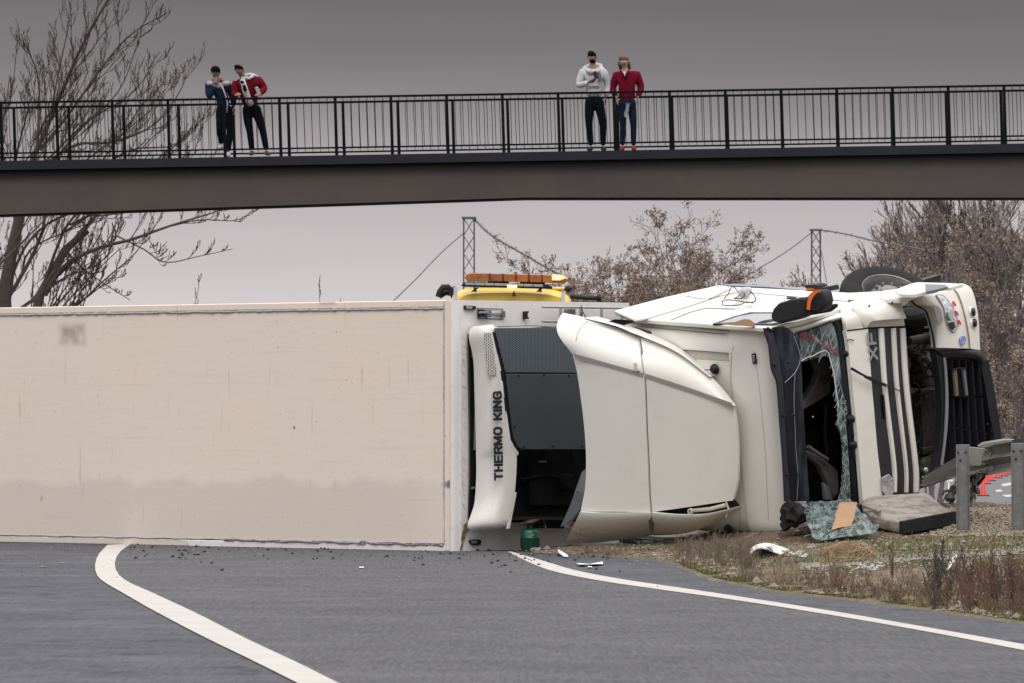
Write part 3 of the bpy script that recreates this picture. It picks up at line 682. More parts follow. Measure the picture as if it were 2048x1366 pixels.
# bracket feet under the unit
A = Acc()
for x in (1088, 1127): A.prism([onTf(x-4, 1036, .3), onTf(x+5, 1036, .3), onTf(x+1, 1057, .3)], -TF*.25)
A.build('mounting_foot', M['black_plastic'], unit)
def text(name, s, o, xd, yd, size, mt, parent, bold=.0, space=1.0, depth=.003, stretch=1.0):
    cu = bpy.data.curves.new('t', 'FONT'); cu.body = s; cu.size = 1; cu.offset = bold; cu.space_character = space; cu.resolution_u = 3
    ob = bpy.data.objects.new('t', cu); COL.objects.link(ob); dg = bpy.context.evaluated_depsgraph_get(); me = bpy.data.meshes.new_from_object(ob.evaluated_get(dg))
    V = [v_.co.copy() for v_ in me.vertices]; Fc = [list(p.vertices) for p in me.polygons]; bpy.data.objects.remove(ob)
    x0 = min(v_.x for v_ in V); x1 = max(v_.x for v_ in V)
    k = size/.729; nrm = xd.cross(yd)
    P = [o+xd*((v_.x-x0)*k*stretch)+yd*(v_.y*k)+nrm*depth for v_ in V]
    return mesh(name, P, Fc, mt, parent), (x1-x0)*k*stretch
GL = {'T': [[(.5, 0), (.5, 1)], [(0, 1), (1, 1)]], 'H': [[(0, 0), (0, 1)], [(1, 0), (1, 1)], [(0, .5), (1, .5)]], 'E': [[(0, 0), (0, 1)], [(0, 1), (1, 1)], [(0, .52), (.92, .52)], [(0, 0), (1, 0)]],
      'R': [[(0, 0), (0, 1)], [(0, 1), (.75, 1), (1, .88), (1, .64), (.75, .5), (0, .5)], [(.62, .5), (1, 0)]], 'M': [[(0, 0), (0, 1)], [(0, 1), (.5, .12)], [(.5, .12), (1, 1)], [(1, 1), (1, 0)]],
      'O': [[(.3, 0), (.08, .15), (0, .5), (.08, .85), (.3, 1), (.7, 1), (.92, .85), (1, .5), (.92, .15), (.7, 0), (.3, 0)]], 'K': [[(0, 0), (0, 1)], [(.05, .42), (.95, 1)], [(.35, .6), (1, 0)]], 'I': [[(0, 0), (0, 1)]],
      'N': [[(0, 0), (0, 1)], [(0, 1), (1, 0)], [(1, 0), (1, 1)]], 'G': [[(1, .8), (.85, .95), (.6, 1), (.3, 1), (.08, .82), (0, .5), (.08, .18), (.3, 0), (.65, 0), (1, .12), (1, .48), (.58, .48)]],
      'X': [[(0, 0), (1, 1)], [(0, 1), (1, 0)]], 'F': [[(0, 0), (0, 1)], [(0, 1), (1, 1)], [(0, .52), (.9, .52)]]}
WD = {'I': 0, 'M': 1.2, 'O': 1.1, 'G': 1.08, ' ': .25}
def block_text(name, s, o, xd, yd, H, length, sw, mt, parent):
    """bold block capitals of height H along xd, fitted to length"""
    cell = .72*H; x = 0; lay = []
    for ch in s: lay.append((ch, x)); x += cell*WD.get(ch, 1)+(sw*1.75 if ch != ' ' else cell*.75)
    k = (length-sw)/(x-sw*1.75+1e-9); nn = xd.cross(yd); A = Acc(); z = 0
    for ch, x0 in lay:
        for st_ in GL.get(ch, []):
            P = [Vector(((x0+px_*cell*WD.get(ch, 1))*k+sw/2, sw/2+py_*(H-sw), 0)) for px_, py_ in st_]
            for a, b in zip(P, P[1:]):
                d = (b-a).normalized(); n2 = Vector((-d.y, d.x, 0))*sw/2; z = (z+1) % 12; a = a-d*sw*.48; b = b+d*sw*.48
                A.prism([o+xd*q.x+yd*q.y+nn*(.002+z*.0004) for q in (a-n2, b-n2, b+n2, a+n2)], nn*.002)
    return A.build(name, mt, parent)
oT = onTf(1004, 961, .398); top = onTf(1001, 782, .398)
vx = (top-oT).normalized(); yd_ = (-TD-vx*(-TD).dot(vx)).normalized()
block_text('lettering', 'THERMO KING', oT-yd_*.0+(TF*.012), vx, yd_, .128, (top-oT).length, .0265, M['dark_text'], sh)

# ------------------------------------------------ tractor unit, lying on its side and rolled a little further than the trailer
tau, yaw, pit = math.radians(12), math.radians(45), math.radians(2.5)
KF = (Vector((math.sin(yaw), -math.cos(yaw), 0))*math.cos(pit)+Vector((0, 0, -math.sin(pit)))).normalized()
KU = (Vector((-math.cos(yaw), -math.sin(yaw), 0))*math.cos(tau)+Vector((0, 0, -math.sin(tau)))).normalized()
KU = (KU-KF*KU.dot(KF)).normalized(); KS = KF.cross(KU); KS = KS if KS.z > 0 else -KS
A0 = W(1543, 655, 67.3); KD, KH = -KU, -KS          # forward, towards the chassis, towards the road-side flank
KA = (KF, KD, KH)
def K(a, d, h): return A0+KF*a+KD*d+KH*h
def loc(P): q = P-A0; return (q.dot(KF), q.dot(KD), q.dot(KH))
CO = Vector((0, 0, CH))
def onK(px, py, ax, fn, off=0.0):
    """photo ray meets the cab surface whose coordinate ax (0 fwd,1 down,2 side) is fn(a,d,h)"""
    o = loc(CO); e_ = W(px, py, 1)-CO; e_ = (e_.dot(KF), e_.dot(KD), e_.dot(KH)); val = 0.0; hit = None
    for _ in range(8):
        k = (val+off-o[ax])/e_[ax]; hit = [o[i]+k*e_[i] for i in range(3)]; val = fn(*hit) if callable(fn) else fn
        if not callable(fn) and _ > 0: break
    k = (val+off-o[ax])/e_[ax]; return K(*[o[i]+k*e_[i] for i in range(3)])
def f_ws(a, d, h): return .04+.30*min(max(d, -.2), 1)-.13*((h-1.15)/1.15)**2
def f_low(a, d, h): return .36+.04*(d-1)-.10*((h-1.15)/1.15)**2
def f_bump(a, d, h): return .52-.16*((h-1.15)/1.15)**4
def f_side(a, d, h): return -.015
def f_roof(a, d, h):
    r = .26; e_ = max(r-h, h-(2.2-r), 0); return r-math.sqrt(max(r*r-min(e_, r)**2, 0))
def panel(name, pts, ax, fn, off, th, mt, parent, bev=.008, seg=2, sub=None, smo=False):
    c = [Vector(p) for p in pts] if not sub else curve(pts+[pts[0]], sub)[:-1]
    d = (KF, KD, KH)[ax]*(-th if ax == 0 else th)
    P = [onK(p[0], p[1], ax, fn, off) for p in c]
    return Acc().prism(P, d).build(name, mt, parent, bevel=bev, seg=seg, sharp=40)
def kpatch(name, Lc, Rc, ax, fn, off, n, mts, mt, parent, th=.02, sharp=45, sl=True, sr=True):
    d = (KF, KD, KH)[ax]*(-th if ax == 0 else th)
    return pcurve_patch(name, Lc, Rc, lambda x, y, u, v: onK(x, y, ax, fn, off(u, v) if callable(off) else off), n, mts, mt, parent, d, True, sharp, sl, sr)
def kline(name, pts, ax, fn, off, r, mt, parent, k=5, n=None):
    c = curve(pts, n) if n else [Vector(p) for p in pts]
    return Acc().tube([onK(p[0], p[1], ax, fn, off) for p in c], r, k).build(name, mt, parent, smooth=True, sharp=60)
lo = empty('lorry_tractor', K(-1.0, 1.4, 2.2), 'white lorry cab lying on its side with smashed windscreen and torn-off bumper', 'lorry')
W_ = M['white']; SEAM = mat('panel_seam', (.16, .145, .125), .8); PSEAM = mat('pale_panel_seam', (.40, .37, .32), .8)
# body: roof swept in real profile, rounded at both flanks
def sweep(name, prof, a0, a1, mt, parent, na=2, afn=None, smooth=True):
    V = []; k = len(prof)
    for i in range(na):
        u = i/(na-1); a = a0+(a1-a0)*u
        for d, h in prof:
            if afn: a_, d_, h_ = afn(a, d, h, u)
            else: a_, d_, h_ = a, d, h
            V.append(K(a_, d_, h_))
    Fc = []
    for i in range(na-1):
        for j in range(k): q = i*k+j; r_ = i*k+(j+1) % k; Fc.append([q, r_, r_+k, q+k])
    Fc += [list(range(k))[::-1], [(na-1)*k+j for j in range(k)]]
    return mesh(name, V, Fc, mt, parent, smooth=smooth, sharp=45)
def rprof(w, r, d1, off=0.0, th=.05, n=9, h0=0.0):
    out = [(d1, h0-off)]
    for i in range(n):
        t = math.pi/2*i/(n-1); out.append((r-off-r*math.sin(t)+0*off, h0+r-off-(r)*math.cos(t)))
    for i in range(n):
        t = math.pi/2*(1-i/(n-1)); out.append((r-off-r*math.sin(t), w-r+off+r*math.cos(t)))
    out.append((d1, w+off))
    inn = [(d+(th if 0 < i < len(out)-1 else 0), min(max(h, h0+th), w-th)) for i, (d, h) in enumerate(out)]
    return out+inn[::-1]
roof = sweep('roof_panel', rprof(2.2, .26, 1.0), -2.12, -.16, W_, lo, 2)
def capf(a, d, h, u):
    t = max((u-.62)/.38, 0); q = t*t
    return a, d+.16*q, h+(.06*q if h < 1 else -.06*q)
cap = sweep('roof_front_cap', rprof(2.2, .24, .55, .022, .05), -.60, .03, W_, lo, 10, capf)
# raised ribs and stepped recess on the roof
kpatch('roof_shoulder', [(1252, 641), (1400, 652), (1500, 660)], [(1336, 697), (1400, 701), (1462, 706)], 1, f_roof, lambda u, v: -.012, 14, 6, W_, lo, .02)
panel('roof_recess', [(1335, 699), (1462, 707), (1463, 722), (1360, 716)], 1, f_roof, -.006, .02, mat('cream_recess', (.58, .54, .46), .5, n=(5, .3, .7), col2=(.50, .46, .38), dirt=(22, .55, .75, (.3, .22, .12), .6)), lo, .004)
for c_ in ([(1262, 643), (1340, 650), (1440, 660), (1525, 668)], [(1275, 652), (1360, 660), (1450, 668)], [(1465, 702), (1470, 684), (1482, 672), (1500, 665), (1530, 660)]):
    kline('roof_seam', c_, 1, f_roof, -.024, .004, SEAM, lo, 4, 16)
kline('roof_gutter', [(1268, 636), (1350, 641), (1450, 649), (1541, 656)], 1, f_roof, -.02, .013, mat('rusty_gutter', (.30, .24, .15), .7, n=(30, .35, .65), col2=(.5, .45, .35)), lo, 6, 20)
kline('roof_seam', [(1338, 698), (1400, 702), (1464, 708)], 1, f_roof, -.018, .005, SEAM, lo, 4, 12)
kline('roof_seam', [(1463, 704), (1461, 760), (1466, 820), (1476, 900), (1480, 1000), (1478, 1078)], 1, f_roof, -.026, .003, PSEAM, lo, 4, 24)
kline('roof_seam', [(1500, 668), (1511, 720), (1521, 800), (1530, 900), (1535, 1000), (1538, 1072)], 1, f_roof, -.025, .0018, PSEAM, lo, 4, 24)
# flank that now faces up: wall, door, window
side = panel('side_panel', [(1230, 622), (1330, 598), (1436, 572), (1540, 577), (1700, 585), (1762, 582), (1835, 572), (1848, 582), (1820, 592), (1800, 597), (1740, 598), (1712, 602), (1690, 613), (1600, 641), (1545, 653), (1541, 656), (1400, 646), (1272, 637)], 2, -.02, 0, .05, W_, lo, .012)
panel('side_extender', [(1228, 621), (1330, 594), (1438, 570), (1462, 573), (1410, 598), (1285, 636), (1268, 638)], 2, -.05, 0, .03, W_, lo, .012)
kline('door_seam', [(1285, 635), (1340, 619), (1411, 600), (1440, 592)], 2, -.03, 0, .005, SEAM, lo)
kline('door_seam', [(1342, 640), (1378, 625), (1412, 616), (1470, 618)], 2, -.025, 0, .004, SEAM, lo)
kline('door_seam', [(1440, 592), (1480, 583), (1530, 588), (1620, 596), (1700, 603)], 2, -.025, 0, .003, SEAM, lo)
kline('door_seam', [(1372, 592), (1395, 596), (1412, 599)], 2, -.055, 0, .003, SEAM, lo)
wf = panel('door_window', [(1425, 647), (1468, 632), (1500, 624), (1560, 624), (1640, 621), (1612, 634), (1545, 650)], 2, -.028, 0, .02, M['black_plastic'], lo, .006)
panel('window_pane', [(1440, 645), (1478, 632), (1508, 627), (1560, 627), (1628, 624), (1606, 632), (1545, 647)], 2, -.034, 0, .006, M['win_glass'], wf, .002)
panel('side_skirt', [(1438, 570), (1530, 573), (1640, 583), (1700, 585), (1830, 575), (1858, 566), (1850, 560), (1700, 576), (1560, 573), (1470, 567)], 2, .15, 0, .03, mat('blue_grey_skirt', (.20, .22, .28), .35), lo, .006)
panel('door_handle', [(1574, 592), (1593, 593.5), (1593, 596), (1573, 595)], 2, -.03, -.006, .02, M['black_plastic'], lo, .004)
panel('badge', [(1696, 599), (1716, 600), (1712, 604), (1697, 603)], 2, -.03, -.004, .01, M['dark_text'], lo, .001)
text('flank_lettering', 'XP', onK(1752, 594, 2, -.03), KF, KU, .07, mat('pale_blue_print', (.35, .38, .55), .5), lo, .01, 1.2, .006)
# A-pillar band between side window and windscreen
kpatch('windscreen_pillar', [(1541, 656), (1600, 646), (1650, 634), (1694, 622)], [(1588, 667), (1630, 656), (1664, 644), (1704, 634)], 0, f_ws, lambda u, v: .015+.05*math.sin(u*math.pi)-.06*(1-u)**2, 14, 6, W_, lo, .04)
kline('pillar_trim', [(1590, 667), (1630, 655), (1662, 643)], 0, f_ws, .04, .007, M['black_plastic'], lo)
# lower flank, resting on the verge
sweep('lower_side_panel', [(.26, 2.17), (.26, 2.21), (1.56, 2.21), (1.56, 2.17)], -2.1, .25, W_, lo)
sweep('rear_wall', [(.28, .02), (.28, 2.18), (1.56, 2.18), (1.56, .02)], -2.12, -2.08, W_, lo)
sweep('cab_floor', [(1.55, .03), (1.55, 2.16), (1.60, 2.16), (1.60, .03)], -2.1, .25, M['black_rough'], lo)
# engine bulkhead closes the cab under the dashboard
sweep('bulkhead', [(.98, .05), (.98, 2.15), (1.54, 2.15), (1.54, .05)], .10, .14, M['dark_gap'], lo)

# ---- wind deflector (fairing) in sections
def f_fair(a, d, h):
    t = min(max((-.45-a)/1.9, 0), 1.2); return -.16-.62*t+.05*t*t
def seamfn(x, y, off=0): return onK(x, y, 1, f_fair, off)
fr = empty  # (no helper empties: the sections are parts of the tractor)
up_L = [(1150, 716), (1200, 730), (1250, 743), (1285, 753)]; 
# rear main face
kpatch('wind_deflector', [(1146, 712), (1154, 745), (1162, 800), (1169, 860), (1172, 920), (1170, 975), (1161, 1023)], [(1288, 752), (1290, 800), (1292, 860), (1295, 920), (1297, 975), (1300, 1024)], 1, f_fair, lambda u, v: .03*(1-u)**4, 26, 14, W_, lo, .03)
kpatch('wind_deflector', [(1292, 753), (1294, 800), (1296, 860), (1299, 920), (1301, 975), (1304, 1024)], [(1466, 813), (1472, 845), (1475, 880), (1476, 920), (1474, 965), (1465, 1001)], 1, f_fair, lambda u, v: .05*u**6, 26, 14, W_, lo, .03)
# upper cheek, folding back over the flank
def cheek(u, v): return .34*(1-math.cos(u*math.pi/2))
def cheek_fn(x, y, u, v):
    x += -19*math.sin(math.pi*min(u, 1)**1.25)*(1-v)**5
    return onK(x, y, 1, f_fair, .30*(1-math.cos(u*math.pi/2))+.10*(1-v)**6)
pcurve_patch('deflector_cheek', [(1146, 711), (1180, 722), (1230, 736), (1285, 751)], [(1124, 627), (1168, 637), (1225, 655), (1276, 673)], cheek_fn, 60, 18, W_, lo, KD*.03, True, 45)
kpatch('deflector_cheek', [(1290, 752), (1340, 770), (1400, 791), (1466, 812)], [(1278, 672), (1350, 704), (1420, 756), (1467, 810)], 1, f_fair, lambda u, v: .0+.28*(1-math.cos(u*math.pi/2))*(1-v*.8), 22, 14, W_, lo, .03)
kpatch('deflector_ridge', [(1168, 636), (1225, 650), (1262, 664), (1350, 702), (1420, 754)], [(1190, 634), (1240, 648), (1285, 664), (1360, 700), (1424, 753)], 1, f_fair, lambda u, v: .31+.2*u-.22*v, 22, 6, W_, lo, .03)
kline('deflector_seam', [(1168, 637), (1225, 655), (1275, 672), (1350, 704), (1420, 756)], 1, f_fair, .27, .005, SEAM, lo, 4, 24)
# recessed grey strip along the crease
M['grey_strip'] = mat('grey_crease_strip', (.30, .285, .265), .6)
kpatch('crease_strip', [(1146, 706), (1200, 722), (1285, 746)], [(1150, 717), (1200, 730), (1286, 755)], 1, f_fair, lambda u, v: -.006, 12, 2, M['grey_strip'], lo, .012)
kpatch('crease_strip', [(1290, 747), (1370, 773), (1462, 806)], [(1291, 756), (1360, 779), (1466, 813)], 1, f_fair, lambda u, v: -.006, 12, 2, M['grey_strip'], lo, .012)
# vertical gap between the sections
kpatch('section_gap', [(1286.5, 752), (1288, 790), (1292, 860), (1297, 1000), (1298, 1066)], [(1291, 752), (1293, 790), (1297, 860), (1303, 1000), (1305, 1066)], 1, f_fair, lambda u, v: .02, 30, 2, mat('brown_gap', (.05, .04, .032), .9), lo, .02)
kline('deflector_lip', [(1280, 676), (1284, 700), (1285, 752)], 1, f_fair, .10, .007, SEAM, lo)
# lower cheek (the one near the road), partly broken open
kpatch('deflector_cheek', [(1160, 1024), (1200, 1026), (1250, 1026), (1300, 1025)], [(1131, 1085), (1180, 1086), (1240, 1080), (1302, 1071)], 1, f_fair, lambda u, v: -.02+.36*(1-math.cos(u*math.pi/2)), 20, 14, W_, lo, .03)
kpatch('deflector_cheek', [(1304, 1025), (1350, 1029), (1400, 1029), (1440, 1022), (1481, 1012)], [(1306, 1071), (1350, 1069), (1390, 1062), (1430, 1046), (1479, 1020)], 1, f_fair, lambda u, v: -.04+.36*(1-math.cos(u*math.pi/2))*(1-.7*v), 22, 12, W_, lo, .03)
kline('deflector_seam', [(1178, 640), (1162, 655), (1153, 675), (1150, 708)], 1, f_fair, .10, .003, mat('pale_seam', (.42, .35, .24), .8), lo, 4, 16)
kline('deflector_seam', [(1172, 1026), (1163, 1050), (1158, 1084)], 1, f_fair, .1, .003, SEAM, lo, 4, 12)
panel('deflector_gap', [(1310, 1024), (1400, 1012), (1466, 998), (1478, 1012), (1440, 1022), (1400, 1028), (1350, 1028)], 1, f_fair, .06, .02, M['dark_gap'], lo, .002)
A = Acc(); A.tube([seamfn(1385, 1021, .03), seamfn(1420, 1018, .03), seamfn(1452, 1010, .03)], .022, 8); A.lathe(seamfn(1383, 1022, .0), KU, [(.030, 0), (.030, .03), (.015, .03), (.015, .0)], 14)
A.tube([seamfn(1452, 1004, .0), seamfn(1459, 1022, .0), seamfn(1452, 1034, .0)], .01, 6); A.build('broken_bracket', bpy.data.materials['cream_recess'], lo, smooth=True)
kline('scraped_ridge', [(1133, 1052), (1160, 1060), (1175, 1056), (1200, 1064), (1225, 1062)], 1, f_fair, .055, .0035, SEAM, lo, 4, 24)
kline('scraped_ridge', [(1132, 1070), (1150, 1066), (1172, 1076), (1188, 1074)], 1, f_fair, .16, .0035, SEAM, lo, 4, 20)
A = Acc(); A.prism([seamfn(x, y, -.02) for x, y in [(1266, 727), (1271, 726), (1273, 732), (1278, 741), (1272, 743), (1265, 740), (1270, 736)]], KD*.02); A.build('chipped_patch', mat('chip', (.62, .6, .56), .7), lo)
# inside of the deflector seen from behind: grey return panel
panel('deflector_return', [(1170, 938), (1171, 975), (1158, 1022), (1131, 1060), (1128, 1052), (1152, 975), (1163, 945)], 1, f_fair, .42, .02, mat('grey_return', (.24, .24, .25), .5), lo, .004)
panel('deflector_return', [(1152, 978), (1170, 985), (1158, 1022), (1128, 1052), (1120, 1054), (1138, 1015)], 1, f_fair, .36, .02, M['grey_mid'], lo, .004)
A = Acc(); A.tube([seamfn(1164, 641, .5), seamfn(1240, 652, .5), seamfn(1300, 668, .45)], .03, 8); A.build('deflector_strut', M['black_plastic'], lo)
# open gap beside the cheek, with struts
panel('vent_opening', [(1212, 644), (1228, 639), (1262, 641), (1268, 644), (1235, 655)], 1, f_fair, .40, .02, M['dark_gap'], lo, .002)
# lamp and aerial on the roof cap
lp = panel('roof_marker_lamp', [(1502, 708), (1508, 707), (1511, 727), (1505, 729)], 1, f_roof, -.05, .03, M['black_plastic'], lo, .006)
panel('lamp_lens', [(1504, 711), (1508, 710), (1509, 724), (1506, 725)], 1, f_roof, -.06, .01, M['alu'], lp, .004)
ab = onK(1430, 738, 1, f_roof, -.02)
an = Acc().lathe(ab, KU, [(.055, 0), (.05, .02), (.03, .045), (.012, .05)], 20).build('aerial_base', M['black_plastic'], lo, smooth=True)
Acc().tube([ab+KU*.04, onK(1408, 740, 1, f_roof, -.12), onK(1353, 745, 1, f_roof, -.30)], [.006, .004, .0025], 6).build('aerial_rod', M['black_plastic'], an)
Acc().lathe(onK(1457, 1058, 1, f_roof, -.03), KU, [(.05, 0), (.045, .02), (.02, .03)], 16).build('roof_plug', M['black_plastic'], lo, smooth=True)

# ---- windscreen, sun visor, cowl
M['visor'] = mat('smoked_visor', (.012, .012, .018), .3, n=(3, .3, .7), col2=(.022, .022, .030), streak=((9, 9, 2.2), .50, .75, (.065, .085, .105), .6), spec=.22)
vis = kpatch('sun_visor', [(1532, 657), (1541, 668), (1549, 690), (1556, 740), (1562, 800), (1568, 880), (1572, 940), (1574, 1004)], [(1566, 652), (1586, 664), (1598, 690), (1603, 730), (1606, 800), (1611, 880), (1615, 940), (1619, 1002)], 0, f_ws, lambda u, v: .13+.07*math.sin(u*math.pi*.6), 40, 8, M['visor'], lo, .012)
kpatch('visor_bracket', [(1530, 656), (1535, 676), (1540, 688), (1546, 740), (1556, 765), (1562, 840), (1568, 920), (1572, 1003)], [(1545, 660), (1552, 688), (1556, 700), (1562, 740), (1566, 765), (1570, 840), (1575, 920), (1580, 1003)], 0, f_ws, lambda u, v: .24, 30, 3, M['purple_plastic'], lo, .03)
kline('visor_crack', [(1588, 672), (1598, 700), (1600, 722), (1590, 745), (1570, 765)], 0, f_ws, .225, .003, mat('pale_crack', (.35, .36, .40), .4), vis, 4, 20)
kline('visor_crack', [(1590, 745), (1588, 800), (1590, 850), (1592, 900), (1596, 950), (1594, 1000)], 0, f_ws, .225, .0025, bpy.data.materials['pale_crack'], vis, 4, 24)
bl = None
for (x, y) in ((1550, 729), (1578, 725), (1568, 831), (1587, 830), (1576, 949), (1597, 948), (1537, 657), (1544, 660)):
    P0 = onK(x, y, 0, f_ws, .26)
    if bl is None: bl = Acc().lathe(P0, KF, [(.014, -.02), (.014, .008), (.008, .014)], 10).build('visor_bolt', M['black_plastic'], vis, smooth=True); b0 = P0
    else: inst(bl, P0-b0, vis)
# cracked laminated glass
def cracked(name, tint, dens, alpha, scale, rot=0):
    m = bpy.data.materials.new(name); m.use_nodes = True; t = m.node_tree; B = t.nodes['Principled BSDF']; B.inputs['Roughness'].default_value = .12
    geo = t.nodes.new('ShaderNodeNewGeometry'); mp = t.nodes.new('ShaderNodeMapping'); mp.inputs['Scale'].default_value = scale; mp.inputs['Rotation'].default_value = (rot, rot, 0); t.links.new(geo.outputs['Position'], mp.inputs[0])
    vo = t.nodes.new('ShaderNodeTexVoronoi'); vo.feature = 'DISTANCE_TO_EDGE'; t.links.new(mp.outputs[0], vo.inputs['Vector']); vo.inputs['Scale'].default_value = 1
    n = t.nodes.new('ShaderNodeTexNoise'); n.inputs['Scale'].default_value = .9; n.inputs['Detail'].default_value = 5; t.links.new(mp.outputs[0], n.inputs[0])
    r = t.nodes.new('ShaderNodeMapRange'); r.inputs[1].default_value = 0; r.inputs[2].default_value = dens; r.inputs[3].default_value = 1; r.inputs[4].default_value = 0; t.links.new(vo.outputs['Distance'], r.inputs[0])
    r2 = t.nodes.new('ShaderNodeMapRange'); r2.inputs[1].default_value = .42; r2.inputs[2].default_value = .75; t.links.new(n.outputs[0], r2.inputs[0])
    q = t.nodes.new('ShaderNodeMath'); q.operation = 'MAXIMUM'; t.links.new(r.outputs[0], q.inputs[0]); t.links.new(r2.outputs[0], q.inputs[1])
    x = t.nodes.new('ShaderNodeMix'); x.data_type = 'RGBA'; t.links.new(q.outputs[0], x.inputs[0]); x.inputs[6].default_value = (*tint[0], 1); x.inputs[7].default_value = (*tint[1], 1); t.links.new(x.outputs[2], B.inputs['Base Color'])
    ra = t.nodes.new('ShaderNodeMapRange'); ra.inputs[3].default_value = alpha[0]; ra.inputs[4].default_value = alpha[1]; t.links.new(q.outputs[0], ra.inputs[0]); t.links.new(ra.outputs[0], B.inputs['Alpha'])
    b = t.nodes.new('ShaderNodeBump'); b.inputs['Strength'].default_value = .6; b.inputs['Distance'].default_value = .01; t.links.new(q.outputs[0], b.inputs['Height']); t.links.new(b.outputs[0], B.inputs['Normal'])
    return m
M['glass_top'] = cracked('cracked_glass', ((.035, .055, .065), (.34, .42, .44)), .05, (.75, .95), (9, 9, 3.2), .5)
M['glass_crumb'] = cracked('crazed_glass', ((.03, .055, .055), (.46, .58, .56)), .09, (.35, .95), (30, 30, 14), .3)
M['glass_sheet'] = cracked('crazed_glass_sheet', ((.065, .10, .095), (.42, .50, .48)), .055, (.62, .97), (17, 3.6, 17), .35)
kpatch('windscreen_glass', [(1588, 668), (1598, 684), (1602, 705), (1602, 724)], [(1664, 644), (1674, 662), (1677, 682), (1679, 704)], 0, f_ws, 0, 12, 10, M['glass_top'], lo, .006)
kpatch('windscreen_glass', [(1660, 704), (1666, 740), (1672, 790), (1677, 850)], [(1680, 704), (1684, 740), (1692, 790), (1699, 850)], 0, f_ws, 0, 20, 4, M['glass_top'], lo, .006)
kpatch('windscreen_glass', [(1679, 800), (1681, 830), (1673, 850), (1681, 862), (1686, 890), (1687, 930), (1684, 975), (1678, 1002)], [(1692, 800), (1695, 830), (1692, 850), (1694, 870), (1696, 900), (1698, 930), (1700, 965), (1701, 1003)], 0, f_ws, .02, 30, 4, M['glass_crumb'], lo, .02)
kpatch('windscreen_glass', [(1602, 700), (1620, 697), (1640, 690), (1654, 686)], [(1600, 725), (1622, 717), (1640, 709), (1656, 700)], 0, f_ws, .004, 12, 3, M['glass_top'], lo, .008)
A = Acc(); A.tube([onK(x, y, 0, f_ws, .015) for x, y in [(1600, 724), (1612, 716), (1626, 712), (1638, 705), (1650, 701), (1657, 706), (1662, 725), (1668, 748), (1672, 780), (1677, 815)]], .007, 6)
for i in range(26):
    x = R.uniform(1606, 1676); y = R.uniform(650, 704); s = R.uniform(6, 26); A.tube([onK(x, y, 0, f_ws, .006), onK(x-s*.5, y+s, 0, f_ws, .006)], .0012, 3)
for i in range(26):
    y = R.uniform(710, 850); x = 1664+(y-704)*.125+R.uniform(-2, 12); A.tube([onK(x, y, 0, f_ws, .008), onK(x-R.uniform(2, 7), y+R.uniform(8, 20), 0, f_ws, .008)], .0018, 3)
A.build('glass_crack', mat('white_crack', (.62, .68, .68), .3), lo)
_red = mat('red_print', (.32, .02, .03), .5)
for (x, y, rr, s_, ww) in ((1591, 655, .42, .062, 'Packexe'), (1599, 665, .42, .04, 'SMASH'), (1637, 680, .52, .062, 'Packexe')):
    o0 = onK(x, y, 0, f_ws, .03); e1 = onK(x+30*math.cos(rr), y+30*math.sin(rr), 0, f_ws, .03); xd = (e1-o0).normalized(); nn = KF; yd = nn.cross(xd).normalized()
    yd = yd if yd.z > 0 else -yd
    text('film_lettering', ww, onK(x, y+8, 0, f_ws, .03), xd, yd, s_*.8, _red, lo, .02, 1.0, .004 if xd.cross(yd).dot(KF) > 0 else -.004)
# frame and cowl
M['frame_black'] = mat('windscreen_frame', (.013, .012, .016), .45, n=(5, .3, .8), col2=(.022, .021, .026), spec=.3)
kpatch('windscreen_frame', [(1657, 641), (1668, 654), (1676, 690), (1681, 740), (1689, 800), (1695, 860), (1700, 930), (1704, 1003)], [(1684, 637), (1694, 655), (1699, 700), (1705, 760), (1713, 830), (1719, 900), (1724, 960), (1727, 1004)], 0, f_ws, lambda u, v: .03*math.sin(u*math.pi), 36, 5, M['frame_black'], lo, .05)
for (x, y) in ((1694, 708), (1702, 838), (1706, 890)):
    A = Acc(); p = onK(x, y, 0, f_ws, .05); A.lathe(p-KF*.03, (KF+KD*.4), [(.04, 0), (.038, .05), (.026, .07)], 14); A.tube([p+KH*.03, p+KH*.16], .014, 6); A.build('cowl_fitting', M['black_plastic'], lo, smooth=True)
for (x, y) in ((1697, 682), (1707, 803), (1712, 920), (1714, 950), (1704, 870), (1700, 760)): Acc().lathe(onK(x, y, 0, f_ws, .03), KF, [(.016, 0), (.016, .02), (.008, .03)], 10).build('cowl_bolt', M['black_plastic'], lo, smooth=True)
# interior seen through the hole
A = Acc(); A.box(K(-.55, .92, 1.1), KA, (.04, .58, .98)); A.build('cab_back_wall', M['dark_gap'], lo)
panel('seat_back', [(1628, 712), (1650, 706), (1660, 722), (1664, 760), (1662, 788), (1640, 802), (1606, 822), (1604, 812), (1630, 770), (1640, 742)], 0, -.22, 0, .10, M['cab_trim'], lo, .02)
panel('seat_back', [(1616, 900), (1650, 918), (1678, 942), (1680, 985), (1668, 1000), (1654, 958), (1640, 930), (1618, 912)], 0, -.15, 0, .09, M['cab_trim'], lo, .02)
panel('seat_back', [(1648, 965), (1660, 975), (1666, 1000), (1652, 1000)], 0, -.05, 0, .05, M['grey_mid'], lo, .01)
kline('grab_rail', [(1616, 893), (1634, 906), (1655, 919)], 0, -.1, 0, .022, M['grey_mid'], lo)
panel('inner_pillar', [(1664, 790), (1676, 800), (1680, 840), (1678, 940), (1656, 925), (1650, 860), (1652, 805)], 0, -.28, 0, .05, M['black_plastic'], lo, .02)
Acc().blob(K(.0, .45, 1.0), KA, (.01, .008, .008), 8, 6).build('reflector_spot', M['paper'], lo)

